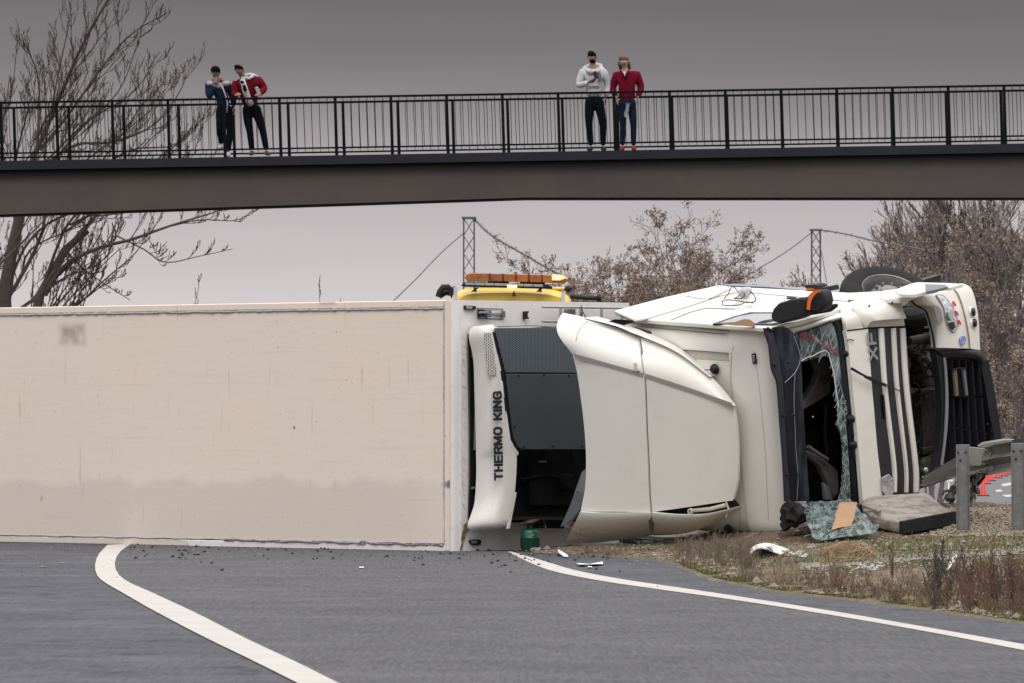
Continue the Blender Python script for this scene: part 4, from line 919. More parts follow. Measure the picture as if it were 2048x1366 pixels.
# ---- nose: white panel, grille with bars and letters
kpatch('nose_panel', [(1692, 662), (1697, 690), (1702, 740), (1708, 800), (1714, 860), (1720, 930), (1726, 1008)], [(1736, 655), (1739, 700), (1743, 760), (1749, 830), (1755, 900), (1761, 950), (1766, 1000)], 0, f_low, lambda u, v: .0, 30, 6, W_, lo, .05)
gr = kpatch('grille', [(1736, 657), (1739, 700), (1743, 760), (1749, 830), (1755, 900), (1761, 950), (1766, 996)], [(1811, 654), (1815, 700), (1820, 760), (1826, 830), (1832, 900), (1836, 950), (1839, 982)], 0, f_low, lambda u, v: -.015, 30, 8, mat('grille_black', (.012, .013, .018), .35, n=(4, .3, .8), col2=(.033, .034, .042), streak=((5, 5, 2), .62, .8, (.10, .10, .12), .5), coat=.2), lo, .04)
for (x0, x1, x2, x3) in ((1759, 1768, 1787, 1794), (1784, 1792, 1811, 1817), (1802, 1811, 1829, 1838)):
    kpatch('grille_bar', [(x0, 657), ((x0*.6+x2*.4)-2.5, 780), (x2-1, 930), (x2, 985)], [(x1, 656), ((x1*.6+x3*.4)-2.5, 780), (x3-1, 930), (x3, 984)], 0, f_low, lambda u, v: .008+.012*math.sin(u*math.pi), 24, 3, W_, gr, .02)
panel('grille_slot', [(1765, 790), (1769, 790), (1772, 838), (1768, 838)], 0, f_low, .004, .01, M['dark_gap'], gr, .001)
kline('panel_seam', [(1694, 661), (1736, 656), (1812, 653)], 0, f_low, .004, .007, M['dark_gap'], lo)
oX = onK(1754, 719, 0, f_low, .004); tX = onK(1748, 663, 0, f_low, .004)
vx = (tX-oX).normalized(); yd_ = (KU-vx*KU.dot(vx)).normalized(); block_text('lettering', 'XF', oX+KF*.012, vx, yd_, .125, (tX-oX).length, .026, M['silver'], gr)
A = Acc(); wp = [(1703, 737), (1722, 748), (1745, 759), (1772, 771), (1803, 784)]
A.tube([onK(x, y, 0, f_low, .07) for x, y in wp[:4]], [.014, .012, .009, .006], 6); A.tube([onK(x, y, 0, f_low, .045) for x, y in [(1738, 753), (1770, 768), (1803, 784)]], .006, 5)
A.tube([onK(x, y, 0, f_low, .05) for x, y in [(1728, 754), (1750, 765), (1780, 776)]], .006, 5); A.build('wiper', M['black_plastic'], lo)
A = Acc(); A.tube([onK(x, y, 0, f_low, .02) for x, y in [(1694, 681), (1700, 679), (1708, 681)]], .006, 5); A.build('washer_nozzle', M['black_plastic'], lo)
panel('broken_corner', [(1765, 955), (1778, 948), (1788, 958), (1786, 990), (1772, 992), (1766, 980)], 0, f_low, .03, .02, M['lamp_glass'], lo, .004)
# corner deflector at the top of the nose
def cdoff(u, v): return .02+.11*math.sin(min(u*1.1, 1)*math.pi/2)
kpatch('nose_corner', [(1686, 614), (1712, 602), (1740, 597), (1770, 597), (1802, 598)], [(1693, 663), (1735, 657), (1755, 656), (1775, 655), (1810, 654)], 0, f_low, lambda u, v: -.02+.03*math.sin(math.pi*u)-.13*(1-u)**3, 30, 14, W_, lo, .04)
kpatch('corner_deflector', [(1706, 617), (1714, 608), (1724, 602), (1750, 599), (1785, 599), (1800, 604)], [(1733, 656), (1737, 649), (1744, 643), (1762, 640), (1790, 638), (1813, 637)], 0, f_low, lambda u, v: -.03+.125*math.sin(min(u*1.02, 1)*math.pi/2)*min(1, .35+v*2.2)-.03*max(0, v-.85)/.15, 30, 14, W_, lo, .035)
for (x, y) in ((1738, 613), (1784, 606)): Acc().lathe(onK(x, y, 0, f_low, .06), (KF+KS), [(.012, 0), (.006, .02)], 8).build('screw', M['dark_text'], lo)

# ---- engine bay seen in the gap between nose and bumper
A = Acc(); A.box(K(-.35, 2.35, 1.1), KA, (.04, .55, 1.05)); A.build('engine_block', M['engine_dark'], lo)
panel('radiator', [(1842, 790), (1882, 782), (1888, 900), (1848, 905)], 0, .05, 0, .2, M['engine'], lo, .01)
panel('radiator_frame', [(1838, 782), (1884, 776), (1885, 784), (1839, 790)], 0, .12, 0, .06, M['engine'], lo, .006)
panel('radiator_frame', [(1846, 896), (1890, 890), (1892, 902), (1848, 910)], 0, .12, 0, .06, M['engine'], lo, .006)
panel('air_box', [(1826, 640), (1858, 634), (1862, 668), (1830, 674)], 0, .0, 0, .2, M['engine'], lo, .02)
panel('engine_cover', [(1840, 740), (1872, 735), (1874, 772), (1846, 778)], 0, .02, 0, .2, M['engine'], lo, .03)
A = Acc(); A.tube([onK(x, y, 0, .15) for x, y in [(1818, 682), (1838, 678), (1852, 675)]], .045, 10); A.lathe(onK(1850, 676, 0, .12), KF, [(.06, 0), (.06, .1), (.03, .12)], 14); A.build('steering_shaft', M['engine'], lo, smooth=True)
A = Acc()
for (x, y, r_) in ((1846, 722, .085), (1832, 712, .05), (1862, 740, .06), (1845, 752, .05), (1868, 660, .05), (1838, 734, .04)): A.lathe(onK(x, y, 0, .06), (KF*1+KS*R.uniform(-.6, .6)+KD*R.uniform(-.3, .3)), [(r_, -.1), (r_, .07), (r_*.7, .10), (r_*.3, .10)], 14)
for i in range(16):
    x = R.uniform(1822, 1880); y = R.uniform(640, 790); P = [onK(x+R.uniform(-4, 4)*k, y+R.uniform(4, 12)*k, 0, .12+.03*R.random()) for k in range(4)]; A.tube(P, R.uniform(.007, .02), 6)
A.build('engine_hoses', M['engine'], lo, smooth=True)
for (y0, y1) in ((766, 812), (846, 888)):
    kline('coil_loop', [(1826, y0), (1836, y0+4), (1841, (y0+y1)/2), (1838, y1-5), (1828, y1)], 0, .15, 0, .014, M['black_rough'], lo, 6, 14)
kline('loose_hose', [(1852, 905), (1870, 898), (1886, 892), (1900, 890)], 0, .2, 0, .016, M['black_rough'], lo, 6, 10)
A = Acc()
for (x, y, r_) in ((1850, 930, .09), (1862, 920, .07), (1842, 945, .06), (1876, 910, .05), (1858, 950, .04)): A.lathe(onK(x, y, 0, .1), (KF+KD*R.uniform(-.5, .5)+KH*R.uniform(-.5, .5)), [(r_, -.12), (r_, .06), (r_*.6, .09)], 12)
A.build('front_axle_parts', M['engine'], lo, smooth=True)
A = Acc(); A.blob(onK(1851, 940, 0, .22), KA, (.03, .03, .03), 10, 8); A.blob(onK(1845, 955, 0, .22), KA, (.012, .012, .018), 10, 8); A.build('broken_lamp_shard', M['lamp_glass'], lo)
sweep('chassis_rail', [(2.55, .75), (2.55, .85), (2.85, .85), (2.85, .75)], -6.0, .1, M['engine_dark'], lo)
sweep('chassis_rail', [(2.55, 1.45), (2.55, 1.55), (2.85, 1.55), (2.85, 1.45)], -6.0, .1, M['engine_dark'], lo)

# ---- bumper: white headlight corner (upper end) and black grille
def bo(u, v): return .0+.0
bc = kpatch('bumper_corner', [(1840, 606), (1826, 592), (1822, 600), (1830, 610), (1850, 618), (1860, 640), (1866, 665), (1869, 695)], [(1900, 575), (1910, 577), (1917, 590), (1922, 604), (1928, 622), (1933, 648), (1937, 675), (1939, 697)], 0, f_bump, lambda u, v: .10*math.sin(u*math.pi)**.7-.12*(1-u)**4*(1-v), 34, 14, W_, lo, .04, sl=True)
bc.name = 'bumper_corner'
bs = kpatch('bumper_side', [(1902, 575), (1914, 585), (1921, 600), (1927, 620), (1933, 645), (1938, 675), (1940, 697)], [(1926, 567), (1940, 574), (1948, 590), (1953, 612), (1957, 640), (1959, 670), (1960, 700)], 0, f_bump, lambda u, v: .02-.04*u, 26, 6, W_, lo, .04)
kpatch('bumper_top', [(1790, 580), (1812, 571), (1832, 565), (1850, 565)], [(1800, 588), (1826, 589), (1850, 584), (1868, 580)], 2, -.10, 0, 12, 5, W_, lo, .03)
kpatch('bumper_step', [(1850, 565), (1890, 566), (1926, 568)], [(1852, 584), (1876, 577), (1902, 575)], 2, -.10, 0, 10, 3, W_, lo, .03)
panel('step_recess', [(1850, 568), (1890, 569), (1896, 573), (1872, 579), (1853, 583)], 2, -.14, 0, .02, M['grey_mid'], lo, .003)
kline('bumper_seam', [(1902, 575), (1914, 585), (1921, 600), (1927, 620), (1933, 645), (1938, 675), (1940, 697)], 0, f_bump, .03, .006, mat('rusty_seam', (.22, .16, .10), .8), lo, 5, 30)
kline('bumper_edge', [(1822, 600), (1832, 611), (1850, 620), (1858, 640), (1865, 668), (1869, 696)], 0, f_bump, .01, .012, M['black_plastic'], lo, 6, 24)
hl = kpatch('headlight', [(1873, 591), (1880, 600), (1888, 615), (1892, 632), (1896, 648), (1903, 661), (1908, 664)], [(1884, 592), (1894, 600), (1902, 612), (1908, 626), (1912, 640), (1914, 654), (1911, 663)], 0, f_bump, lambda u, v: .115, 18, 5, M['lamp_glass'], bc, .02)
kline('headlight_rim', [(1872, 590), (1880, 601), (1888, 616), (1891, 632), (1896, 650), (1905, 664), (1913, 660), (1915, 645), (1910, 626), (1900, 606), (1886, 591), (1872, 590)], 0, f_bump, .112, .0035, M['grey_mid'], hl, 5, 40)
panel('reflector_bowl', [(1898, 622), (1904, 622), (1909, 636), (1903, 642), (1897, 634)], 0, f_bump, .14, .01, M['alu'], hl, .003)
panel('reflector_bowl', [(1899, 645), (1908, 643), (1912, 655), (1905, 660)], 0, f_bump, .14, .01, mat('dark_reflector', (.06, .065, .07), .1, metal=.8), hl, .003)
kpatch('bumper_recess', [(1868, 616), (1872, 612), (1878, 614), (1882, 620)], [(1875, 645), (1880, 648), (1884, 645), (1886, 640)], 0, f_bump, .105, 8, 4, M['grey_strip'], bc, .01)
for (x, y) in ((1909, 608), (1914, 627), (1919, 645)):
    panel('red_arrow', [(x-3, y-6), (x+1, y-4), (x+3.5, y+1), (x+4, y+5), (x+.5, y+3), (x-3, y+4), (x-1.5, y+.5), (x-4, y-2)], 0, f_bump, .10, .008, M['red_sticker'], bc, 0)
Acc().lathe(onK(1926, 681, 0, f_bump, .10), KF, [(.046, -.04), (.046, .004)], 20).build('round_sticker', M['blue_sticker'], bc)
for (x, y) in ((1945, 624), (1948, 646)):
    o = Acc().lathe(onK(x, y, 0, f_bump, .0), (KF*.8+KD*.6), [(.054, -.03), (.052, .004), (.045, .006), (.040, -.012)], 20, False).build('fog_lamp_bezel', W_, bs, smooth=True)
    Acc().lathe(onK(x, y, 0, f_bump, .012), (KF*.8+KD*.6), [(.044, -.01), (.044, .022), (.02, .032)], 16).build('fog_lamp', mat('fog_lamp_glass', (.03, .03, .025), .15, metal=.3), o, smooth=True)
BG = mat('bumper_black', (.011, .012, .016), .45, n=(5, .3, .8), col2=(.018, .019, .024), spec=.3)
bb = kpatch('bumper_grille_frame', [(1869, 698), (1876, 730), (1882, 780), (1884, 830), (1881, 880), (1872, 934)], [(1893, 708), (1895, 735), (1897, 780), (1896, 830), (1892, 880), (1886, 932)], 0, f_bump, .0, 26, 4, BG, lo, .08)
kpatch('bumper_grille_frame', [(1869, 697), (1900, 695), (1935, 697), (1962, 703), (1975, 718)], [(1893, 716), (1915, 715), (1940, 717), (1956, 722), (1962, 732)], 0, f_bump, lambda u, v: .03*math.sin(u*math.pi), 18, 5, BG, lo, .08)
kpatch('bumper_grille_frame', [(1962, 730), (1970, 770), (1978, 820), (1986, 860), (1990, 885)], [(1976, 719), (1985, 760), (1994, 810), (2001, 860), (2003, 884)], 0, f_bump, 0, 18, 3, BG, lo, .08)
kpatch('chrome_strip', [(1887, 715), (1890, 740), (1892, 790), (1891, 840), (1888, 885), (1882, 930)], [(1891, 715), (1894, 740), (1897, 790), (1896, 840), (1892, 885), (1886, 931)], 0, f_bump, .02, 24, 2, mat('grey_strip_b', (.22, .225, .24), .35), lo, .012)
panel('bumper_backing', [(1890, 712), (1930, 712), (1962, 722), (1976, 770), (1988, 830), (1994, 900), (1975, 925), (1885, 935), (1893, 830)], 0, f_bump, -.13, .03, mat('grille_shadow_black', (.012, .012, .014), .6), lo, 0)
SLM = mat('grille_slat_black', (.040, .042, .052), .38, n=(5, .3, .8), col2=(.058, .060, .074))
for i in range(6):
    for (y0, y1) in ((716+i*1.5, 791), (795, 850+i*3), (854+i*3, 930-i*3)):
        def lx(y, e): f_ = (y-716)/190; return 1896+(i+e)*(13.2+f_*1.4)+f_*(5+i*.8)
        ys = [y0, (y0+y1)/2, y1]
        kpatch('grille_slat', [(lx(y, 0), y) for y in ys], [(lx(y, .80), y+1) for y in ys], 0, f_bump, lambda u, v: -.12+.12*u, 6, 4, SLM, bb, .02)
panel('tow_recess', [(1903, 738), (1933, 735), (1936, 792), (1906, 795)], 0, f_bump, .0, .05, M['dark_gap'], bb, .004)
panel('tow_bracket', [(1908, 742), (1914, 740), (1918, 791), (1912, 793)], 0, f_bump, .04, .03, mat('dull_brass_metal', (.14, .12, .085), .5), bb, .004)
panel('tow_bracket', [(1926, 738), (1931, 738), (1937, 790), (1933, 792)], 0, f_bump, .04, .03, M['grey_mid'], bb, .004)
kline('tow_link', [(1906, 740), (1918, 736), (1930, 738)], 0, f_bump, .05, .008, M['black_rough'], bb)
A = Acc()
for (x, y) in ((1964, 770), (1968, 790), (1972, 812), (1975, 835)): A.prism([onK(x+a_, y+b_, 0, f_bump, -.05) for a_, b_ in ((0, 0), (3, 0), (4, 14), (1, 14))], -KF*.01)
A.build('light_gap', mat('pale_gap_trim', (.30, .27, .24), .8), bb)

# ---- front wheel, its disc tilted towards the camera
n_ = Vector((.16, -.52, .80)).normalized(); wc = W(1781, 586, 69.0)-n_*.02
wl = Acc().lathe(wc, n_, [(.29, .04), (.33, .05), (.40, .055), (.46, .045), (.495, .015), (.51, -.03), (.51, -.09), (.500, -.095), (.500, -.105), (.51, -.11), (.51, -.17), (.500, -.175), (.500, -.185), (.51, -.19), (.51, -.25), (.49, -.29), (.40, -.31), (.29, -.30)], 64, False).build('tyre', M['tyre'], lo, smooth=True, sharp=30)
rm = Acc().lathe(wc, n_, [(.292, .045), (.302, .052), (.286, .03), (.268, -.02), (.255, -.10), (.235, -.13), (.0, -.13)], 48, False).build('rim', M['rim'], wl, smooth=True, sharp=30)
Acc().lathe(wc, n_, [(.20, -.12), (.20, -.02), (.175, .005), (.11, .01), (.10, .05), (.06, .06)], 32).build('hub', M['rim'], wl, smooth=True, sharp=30)
u_ = n_.orthogonal().normalized(); v_ = n_.cross(u_); nt0 = None
for i in range(10):
    t = 2*math.pi*i/10; p = wc+(u_*math.cos(t)+v_*math.sin(t))*.155+n_*.003
    if nt0 is None: nt0 = Acc().lathe(p, n_, [(.019, 0), (.019, .035), (.010, .045)], 8).build('wheel_nut', M['grey_mid'], wl); np0 = p
    else: inst(nt0, p-np0, wl)
# other wheels of the tractor: drive axle, hidden behind the cab


# ---- mirrors on the raised flank
def kblob(name, px, py, Y, ax, rs, mt, parent=None, nu=20, nv=14, pw=None):
    c = W(px, py, Y); A = Acc(); A.blob(c, ax, rs, nu, nv); return A.build(name, mt, parent or lo, smooth=True, sharp=60)
def rbox(name, cpts, Y, depth, mt, parent, bev=.03, seg=4):
    """outline measured in the photograph at distance Y, extruded backwards"""
    P = [W(x, y, Y) for x, y in cpts]; return Acc().prism(P, Vector((.1, depth, .02))).build(name, mt, parent or lo, bevel=bev, seg=seg)
mi = rbox('wing_mirror', [(1541, 632), (1546, 618), (1557, 606), (1580, 599), (1606, 595), (1611, 600), (1613, 624), (1608, 632), (1585, 640), (1560, 646), (1545, 643)], 67.2, .16, M['black_plastic'], lo, .03)
m2 = rbox('wing_mirror', [(1612, 600), (1616, 588), (1626, 582), (1640, 580), (1647, 588), (1650, 602), (1648, 614), (1640, 623), (1628, 627), (1614, 624), (1610, 612)], 67.25, .16, M['black_plastic'], lo, .03)
pcurve_patch('mirror_marker', [(1613, 619), (1615, 602), (1620, 589), (1629, 581), (1640, 579)], [(1620, 620), (1622, 604), (1627, 593), (1634, 586), (1642, 583)], lambda x, y, u, v: W(x, y, 67.16), 16, 3, M['orange'], m2, Vector((.0, .03, 0)))
pcurve_patch('mirror_marker', [(1611, 580), (1618, 576), (1628, 577)], [(1613, 583), (1620, 580), (1631, 580)], lambda x, y, u, v: W(x, y, 67.4), 8, 2, M['orange'], m2, Vector((0, .04, 0)))
rbox('mirror_arm', [(1510, 652), (1514, 644), (1526, 641), (1552, 641), (1560, 646), (1545, 652), (1520, 655)], 67.45, .10, M['black_plastic'], lo, .015)
rbox('mirror_arm', [(1614, 624), (1648, 616), (1652, 610), (1657, 611), (1658, 617), (1645, 627), (1620, 631)], 67.45, .08, M['black_plastic'], lo, .01)
rbox('mirror_bracket', [(1608, 573), (1611, 570), (1630, 569), (1636, 573), (1634, 577), (1612, 577)], 68.3, .12, M['black_plastic'], lo, .006)
rbox('mirror_bracket', [(1612, 577), (1632, 577), (1630, 583), (1614, 583)], 68.35, .1, M['rust'], lo, .006)
rbox('mirror_bracket', [(1636, 578), (1658, 572), (1661, 582), (1640, 583)], 68.3, .1, M['black_plastic'], lo, .006)
# cardboard wedged in the open window
lk = onK(1500, 646, 2, -.045)
A = Acc(); P = [W(x, y, lk.y-.12) for x, y in [(1425, 646), (1470, 644), (1488, 638), (1500, 639), (1508, 645), (1510, 653), (1470, 651), (1440, 648)]]; A.prism(P, Vector((0, .05, .0)))
o = A.build('torn_cardboard', M['cardboard']); o.location = (0, 0, 0); tag(o, 'torn brown cardboard sticking out of the cab side window', 'cardboard')
# black sooty bulge (torn headlamp housing) at the lower screen corner
A = Acc(); P = [(1572, 1003), (1590, 1006), (1604, 1018), (1612, 1034), (1606, 1043), (1592, 1050), (1578, 1052), (1566, 1063), (1559, 1050), (1564, 1038), (1559, 1022), (1564, 1010)]
A.prism([W(x, y, 67.15) for x, y in P], Vector((.05, .22, 0))); A.blob(W(1584, 1028, 67.2), XYZ, (.10, .10, .11), 22, 16, .7, 3); A.build('torn_housing', M['black_rough'], lo, bevel=.03, seg=3)
# lower debris under the deflector, coloured near-black for the contact shade there
A = Acc(); A.tube([W(1252, 1078, 69.6), W(1275, 1086, 69.3), W(1290, 1092, 69.2)], .03, 6); A.blob(W(1300, 1088, 69.6), XYZ, (.12, .1, .05), 12, 8, .5, 5); A.tube([W(1240, 1076, 69.7), W(1330, 1084, 69.6), W(1420, 1082, 69.0)], .05, 6); A.build('crushed_bracket', M['engine_dark'], lo)
# lamp and cable lying on the flank
lb = onK(1490, 594, 2, -.03)
o = Acc().blob(lb+Vector((0, -.03, .05)), (Vector((1, 0, .2)).normalized(), Vector((0, 1, 0)), Vector((-.2, 0, 1)).normalized()), (.075, .06, .055), 18, 12, .15, 4).build('light', mat('white_lamp_body', (.6, .6, .58), .3, n=(20, .3, .7), col2=(.35, .35, .35)), None, smooth=True)
o.name = 'work_lamp'; tag(o, 'small white work lamp lying on the upturned cab flank inside its cable', 'lamp')
A = Acc(); P = [(1448, 597), (1456, 588), (1464, 574), (1472, 578), (1478, 592), (1468, 597), (1484, 596), (1490, 588), (1480, 580), (1496, 582), (1508, 590), (1511, 602), (1495, 605), (1478, 602), (1450, 600), (1444, 607), (1450, 611), (1478, 610), (1492, 604), (1506, 606)]
A.tube([onK(p.x, p.y, 2, -.07-.02*math.sin(i*.7)) for i, p in enumerate(curve(P, 90))], .0055, 5)
tag(A.build('tangled_cable', M['black_plastic']), 'thin black cable tangled in loops on the upturned cab flank', 'cable')
# ------------------------------------------------ people on the footbridge
def skin(name, V, Ed, Rr, mt, parent, sub=2):
    me = bpy.data.meshes.new(name); me.from_pydata([tuple(v) for v in V], Ed, []); o = bpy.data.objects.new(name, me); COL.objects.link(o); o.parent = parent
    o.modifiers.new('skin', 'SKIN'); s = o.modifiers.new('sub', 'SUBSURF'); s.levels = s.render_levels = sub
    if not me.skin_vertices:
        bpy.context.view_layer.objects.active = o; o.select_set(True); bpy.ops.mesh.customdata_skin_add(); o.select_set(False)
    for i, r in enumerate(Rr):
        sv = me.skin_vertices[0].data[i]; sv.radius = r if hasattr(r, '__len__') else (r, r); sv.use_root = (i == 0)
    o.modifiers['skin'].use_smooth_shade = True
    # freeze the skinned surface into an ordinary mesh
    dg = bpy.context.evaluated_depsgraph_get(); m2 = bpy.data.meshes.new_from_object(o.evaluated_get(dg)); o.modifiers.clear(); o.data = m2; m2.name = name
    m2.materials.clear(); m2.materials.append(mt); m2.polygons.foreach_set('use_smooth', [True]*len(m2.polygons))
    return o
PS = 115.65
def person(px0, fy, label, J, cols, opts):
    """J: joints in photo pixels (x, y, metres towards the camera); feet rest at row fy"""
    X = (px0-CX)/FP*117.6; root = empty('person', (X, 117.6, CH+(HZ-fy)/PS), label, 'person')
    def p(k):
        q = J[k] if isinstance(k, str) else k
        return Vector(((q[0]-px0)/PS, -(q[2] if len(q) > 2 else 0), (fy-q[1])/PS))
    sc = opts.get('b', 1.0)
    hd, nk, ch_, wa, pe = p('head'), p('neck'), p('chest'), p('waist'), p('pelvis')
    up = (hd-nk).normalized()
    V = [pe, wa, ch_, nk, nk.lerp(hd, .45), hd-up*.03, hd+up*.045]; E_ = [(0, 1), (1, 2), (2, 3), (3, 4), (4, 5), (5, 6)]
    Rr = [(.08*sc, .06), (.11*sc, .085), (.15*sc, .10), (.055, .055), (.05, .05), (.068, .083), (.075, .088)]
    for s_ in 'lr':
        n = len(V); V += [p('sh'+s_), p('el'+s_), p('wr'+s_)]; E_ += [(2, n), (n, n+1), (n+1, n+2)]; Rr += [.045, .036, .027]
        n = len(V); V += [p('hip'+s_), p('kn'+s_), p('an'+s_)]; E_ += [(0, n), (n, n+1), (n+1, n+2)]; Rr += [.05, .042, .030]
    skin('body', V, E_, Rr, cols['skin'], root)
    # clothing: jacket and trousers follow the body
    jk = [wa.lerp(pe, opts.get('hem', .75)), wa, ch_, nk-up*.03]; V = list(jk); E_ = [(0, 1), (1, 2), (2, 3)]
    puff = opts.get('puff', 1.0); Rr = [(.155*sc*puff, .120), (.145*sc*puff, .12), (.165*sc*puff, .125), (.075, .07)]
    for s_ in 'lr':
        n = len(V); e_, w_ = p('el'+s_), p('wr'+s_); V += [p('sh'+s_), e_, w_.lerp(e_, .08)]; E_ += [(2, n), (n, n+1), (n+1, n+2)]; Rr += [.090*puff, .063*puff, .048*puff]
    jo = skin('jacket', V, E_, Rr, cols['jacket'], root)
    V = [pe+Vector((0, 0, .12)), pe]; E_ = [(0, 1)]; Rr = [(.150*sc, .12), (.165*sc, .125)]
    for s_ in 'lr':
        n = len(V); V += [p('hip'+s_), p('hip'+s_).lerp(p('kn'+s_), .5), p('kn'+s_), p('kn'+s_).lerp(p('an'+s_), .5), p('an'+s_)]
        E_ += [(1, n), (n, n+1), (n+1, n+2), (n+2, n+3), (n+3, n+4)]; k = opts.get('leg', 1.0); Rr += [.092*k, .083*k, .066*k, .060*k, .050*k]
    skin('trousers', V, E_, Rr, cols['trousers'], root)
    for s_ in 'lr':
        a = p('an'+s_); t = J['toe'+s_]; d = Vector((t[0], -t[1], 0)).normalized()
        V = [a+Vector((0, 0, -.02))-d*.03, a-Vector((0, 0, .055))+d*.02, a-Vector((0, 0, .065))+d*.15]
        o = skin('shoe', V, [(0, 1), (1, 2)], [.045, (.046, .042), (.038, .03)], cols['shoe'], root)
    # face
    fc = Vector((opts.get('look', 0), -1, 0)).normalized(); rt = fc.cross(Vector((0, 0, 1))).normalized(); u2 = up
    def add(name, A, mt, par=root):
        me = bpy.data.meshes.new(name); me.from_pydata([tuple(v) for v in A.v], [], A.f); me.polygons.foreach_set('use_smooth', [True]*len(me.polygons)); me.materials.append(mt)
        o = bpy.data.objects.new(name, me); COL.objects.link(o); o.parent = par; return o
    hd2 = hd+u2*.005
    add('nose', Acc().blob(hd2+fc*.088+u2*(-.015), (rt, fc, u2), (.012, .016, .022), 8, 6), cols['skin'])
    for s_ in (-1, 1):
        add('eye', Acc().blob(hd2+fc*.076+u2*.018+rt*.03*s_, (rt, fc, u2), (.010, .008, .0055), 8, 6), M['dark_text'])
        add('ear', Acc().blob(hd2+rt*.078*s_+u2*(-.005), (rt, fc, u2), (.010, .018, .028), 8, 6), cols['skin'])
        if 0: add('eyebrow', Acc().blob(hd2+fc*.080+u2*.035+rt*.03*s_, (rt, fc, u2), (.015, .006, .004), 8, 6), cols['hair'])
    add('mouth', Acc().blob(hd2+fc*.078+u2*(-.047), (rt, fc, u2), (.020, .009, .006), 8, 6), cols.get('lips', M['lips']))
    return root, p, add, (hd, up, fc, rt)
def hand(root, add, wr, d, nrm, col, curl=.6, s=1.0):
    """palm with four unequal fingers and a thumb from the side of the palm"""
    d = d.normalized(); nrm = nrm.normalized(); sd_ = d.cross(nrm).normalized(); A = Acc()
    A.blob(wr+d*.045*s, (d, sd_, nrm), (.052*s, .042*s, .018*s), 12, 8)
    for i, (L, o_) in enumerate(((.066, -.030), (.075, -.010), (.070, .011), (.055, .030))):
        b = wr+d*.082*s+sd_*o_*s; P = [b-d*.02, b]; dd = d.copy()
        for k in range(3): dd = (dd+nrm*curl*(.55+.15*k)).normalized(); P.append(P[-1]+dd*L*s*(.42, .32, .26)[k])
        A.tube(P, [.010*s, .010*s, .009*s, .008*s, .006*s], 8)
    b = wr+d*.028*s-sd_*.034*s; P = [b, b-sd_*.02*s+d*.02*s+nrm*.01, b-sd_*.026*s+d*.048*s+nrm*.02, b-sd_*.012*s+d*.068*s+nrm*.03]
    A.tube(P, [.013*s, .012*s, .010*s, .007*s], 8)
    return add('hand', A, col)
M['lips'] = mat('lips', (.16, .06, .05), .5)
sk1 = mat('skin_tan', (.27, .155, .11), .6, n=(30, .3, .7), col2=(.23, .13, .09)); sk2 = mat('skin_fair', (.36, .22, .17), .55, n=(30, .3, .7), col2=(.30, .18, .14))
hr = mat('dark_hair', (.005, .0045, .0045), .9, spec=.1); hb = mat('blonde_hair', (.11, .078, .050), .6, n=(40, .3, .7), col2=(.06, .042, .028))
cl = lambda n, c, c2=None: mat(n, c, .95, n=(14, .3, .7), col2=c2 or tuple(x*.75 for x in c), bump=(26, .6, .015), spec=.08)
navy = cl('navy_cloth', (.012, .022, .052)); dnm = cl('dark_trouser_cloth', (.006, .007, .011)); red = cl('red_jacket_cloth', (.15, .006, .020)); rpuf = cl('red_quilted_cloth', (.13, .006, .013))
wht = cl('white_sweat_cloth', (.50, .50, .52), (.42, .42, .45)); lil = cl('pale_lilac_cloth', (.40, .36, .42)); jean = cl('blue_jeans', (.011, .019, .040)); shw = cl('white_shoe', (.55, .54, .55)); shb = cl('brown_shoe', (.12, .075, .045)); shn = cl('navy_shoe', (.035, .035, .05)); shr = cl('red_shoe', (.28, .03, .035))
# 1: man in navy tracksuit, cap, hand at his mouth, one foot drawn back
J = dict(head=(432, 145, .12), neck=(433, 161, .06), chest=(438, 172, .03), waist=(446, 202), pelvis=(449, 222),
         shl=(417, 172, .02), ell=(419, 196, .16), wrl=(431, 170, .17), shr=(457, 171), elr=(466, 196, -.02), wrr=(468, 214, .02),
         hipl=(441, 228), knl=(440, 258, .10), anl=(443, 288, -.02), toel=(-.3, 1), hipr=(458, 228), knr=(461, 262, .02), anr=(456, 304, .05), toer=(.15, 1))
r, p, add, (hd, up, fc, rt) = person(448, 313, 'man in navy and lilac tracksuit top and black cap with a hand at his mouth', J, dict(skin=sk1, hair=hr, jacket=navy, trousers=dnm, shoe=shw), dict(look=.1, b=.92))
add('cap', Acc().blob(hd+up*.040-fc*.012, (rt, fc, up), (.085, .10, .080), 16, 10).blob(hd+up*.045+fc*.085, (rt, fc, up), (.07, .05, .012), 14, 6), hr)
A = Acc(); 
for s_ in (-1, 1): A.blob(p((437+s_*15, 168, .06)), XYZ, (.085, .115, .055), 14, 8)
A.blob(p((438, 172, .09)), XYZ, (.10, .07, .06), 14, 8); add('yoke', A, lil)
add('zip', Acc().tube([p((444, 171, .19)), p((451, 189, .17)), p((456, 208, .16)), p((454, 226, .13))], .012, 6), shw)
add('collar', Acc().tube([p((424, 166, .02)), p((426, 160, .0)), p((434, 160, .10)), p((442, 163, .04)), p((441, 158, -.02))], .022, 6), cl('pink_trim', (.22, .03, .07)))
hand(r, add, p('wrl'), Vector((.1, -.1, 1)), Vector((.3, .9, 0)), sk1, .4)
hand(r, add, p('wrr'), Vector((.1, -.1, -1)), Vector((-1, 0, 0)), sk1, .5)
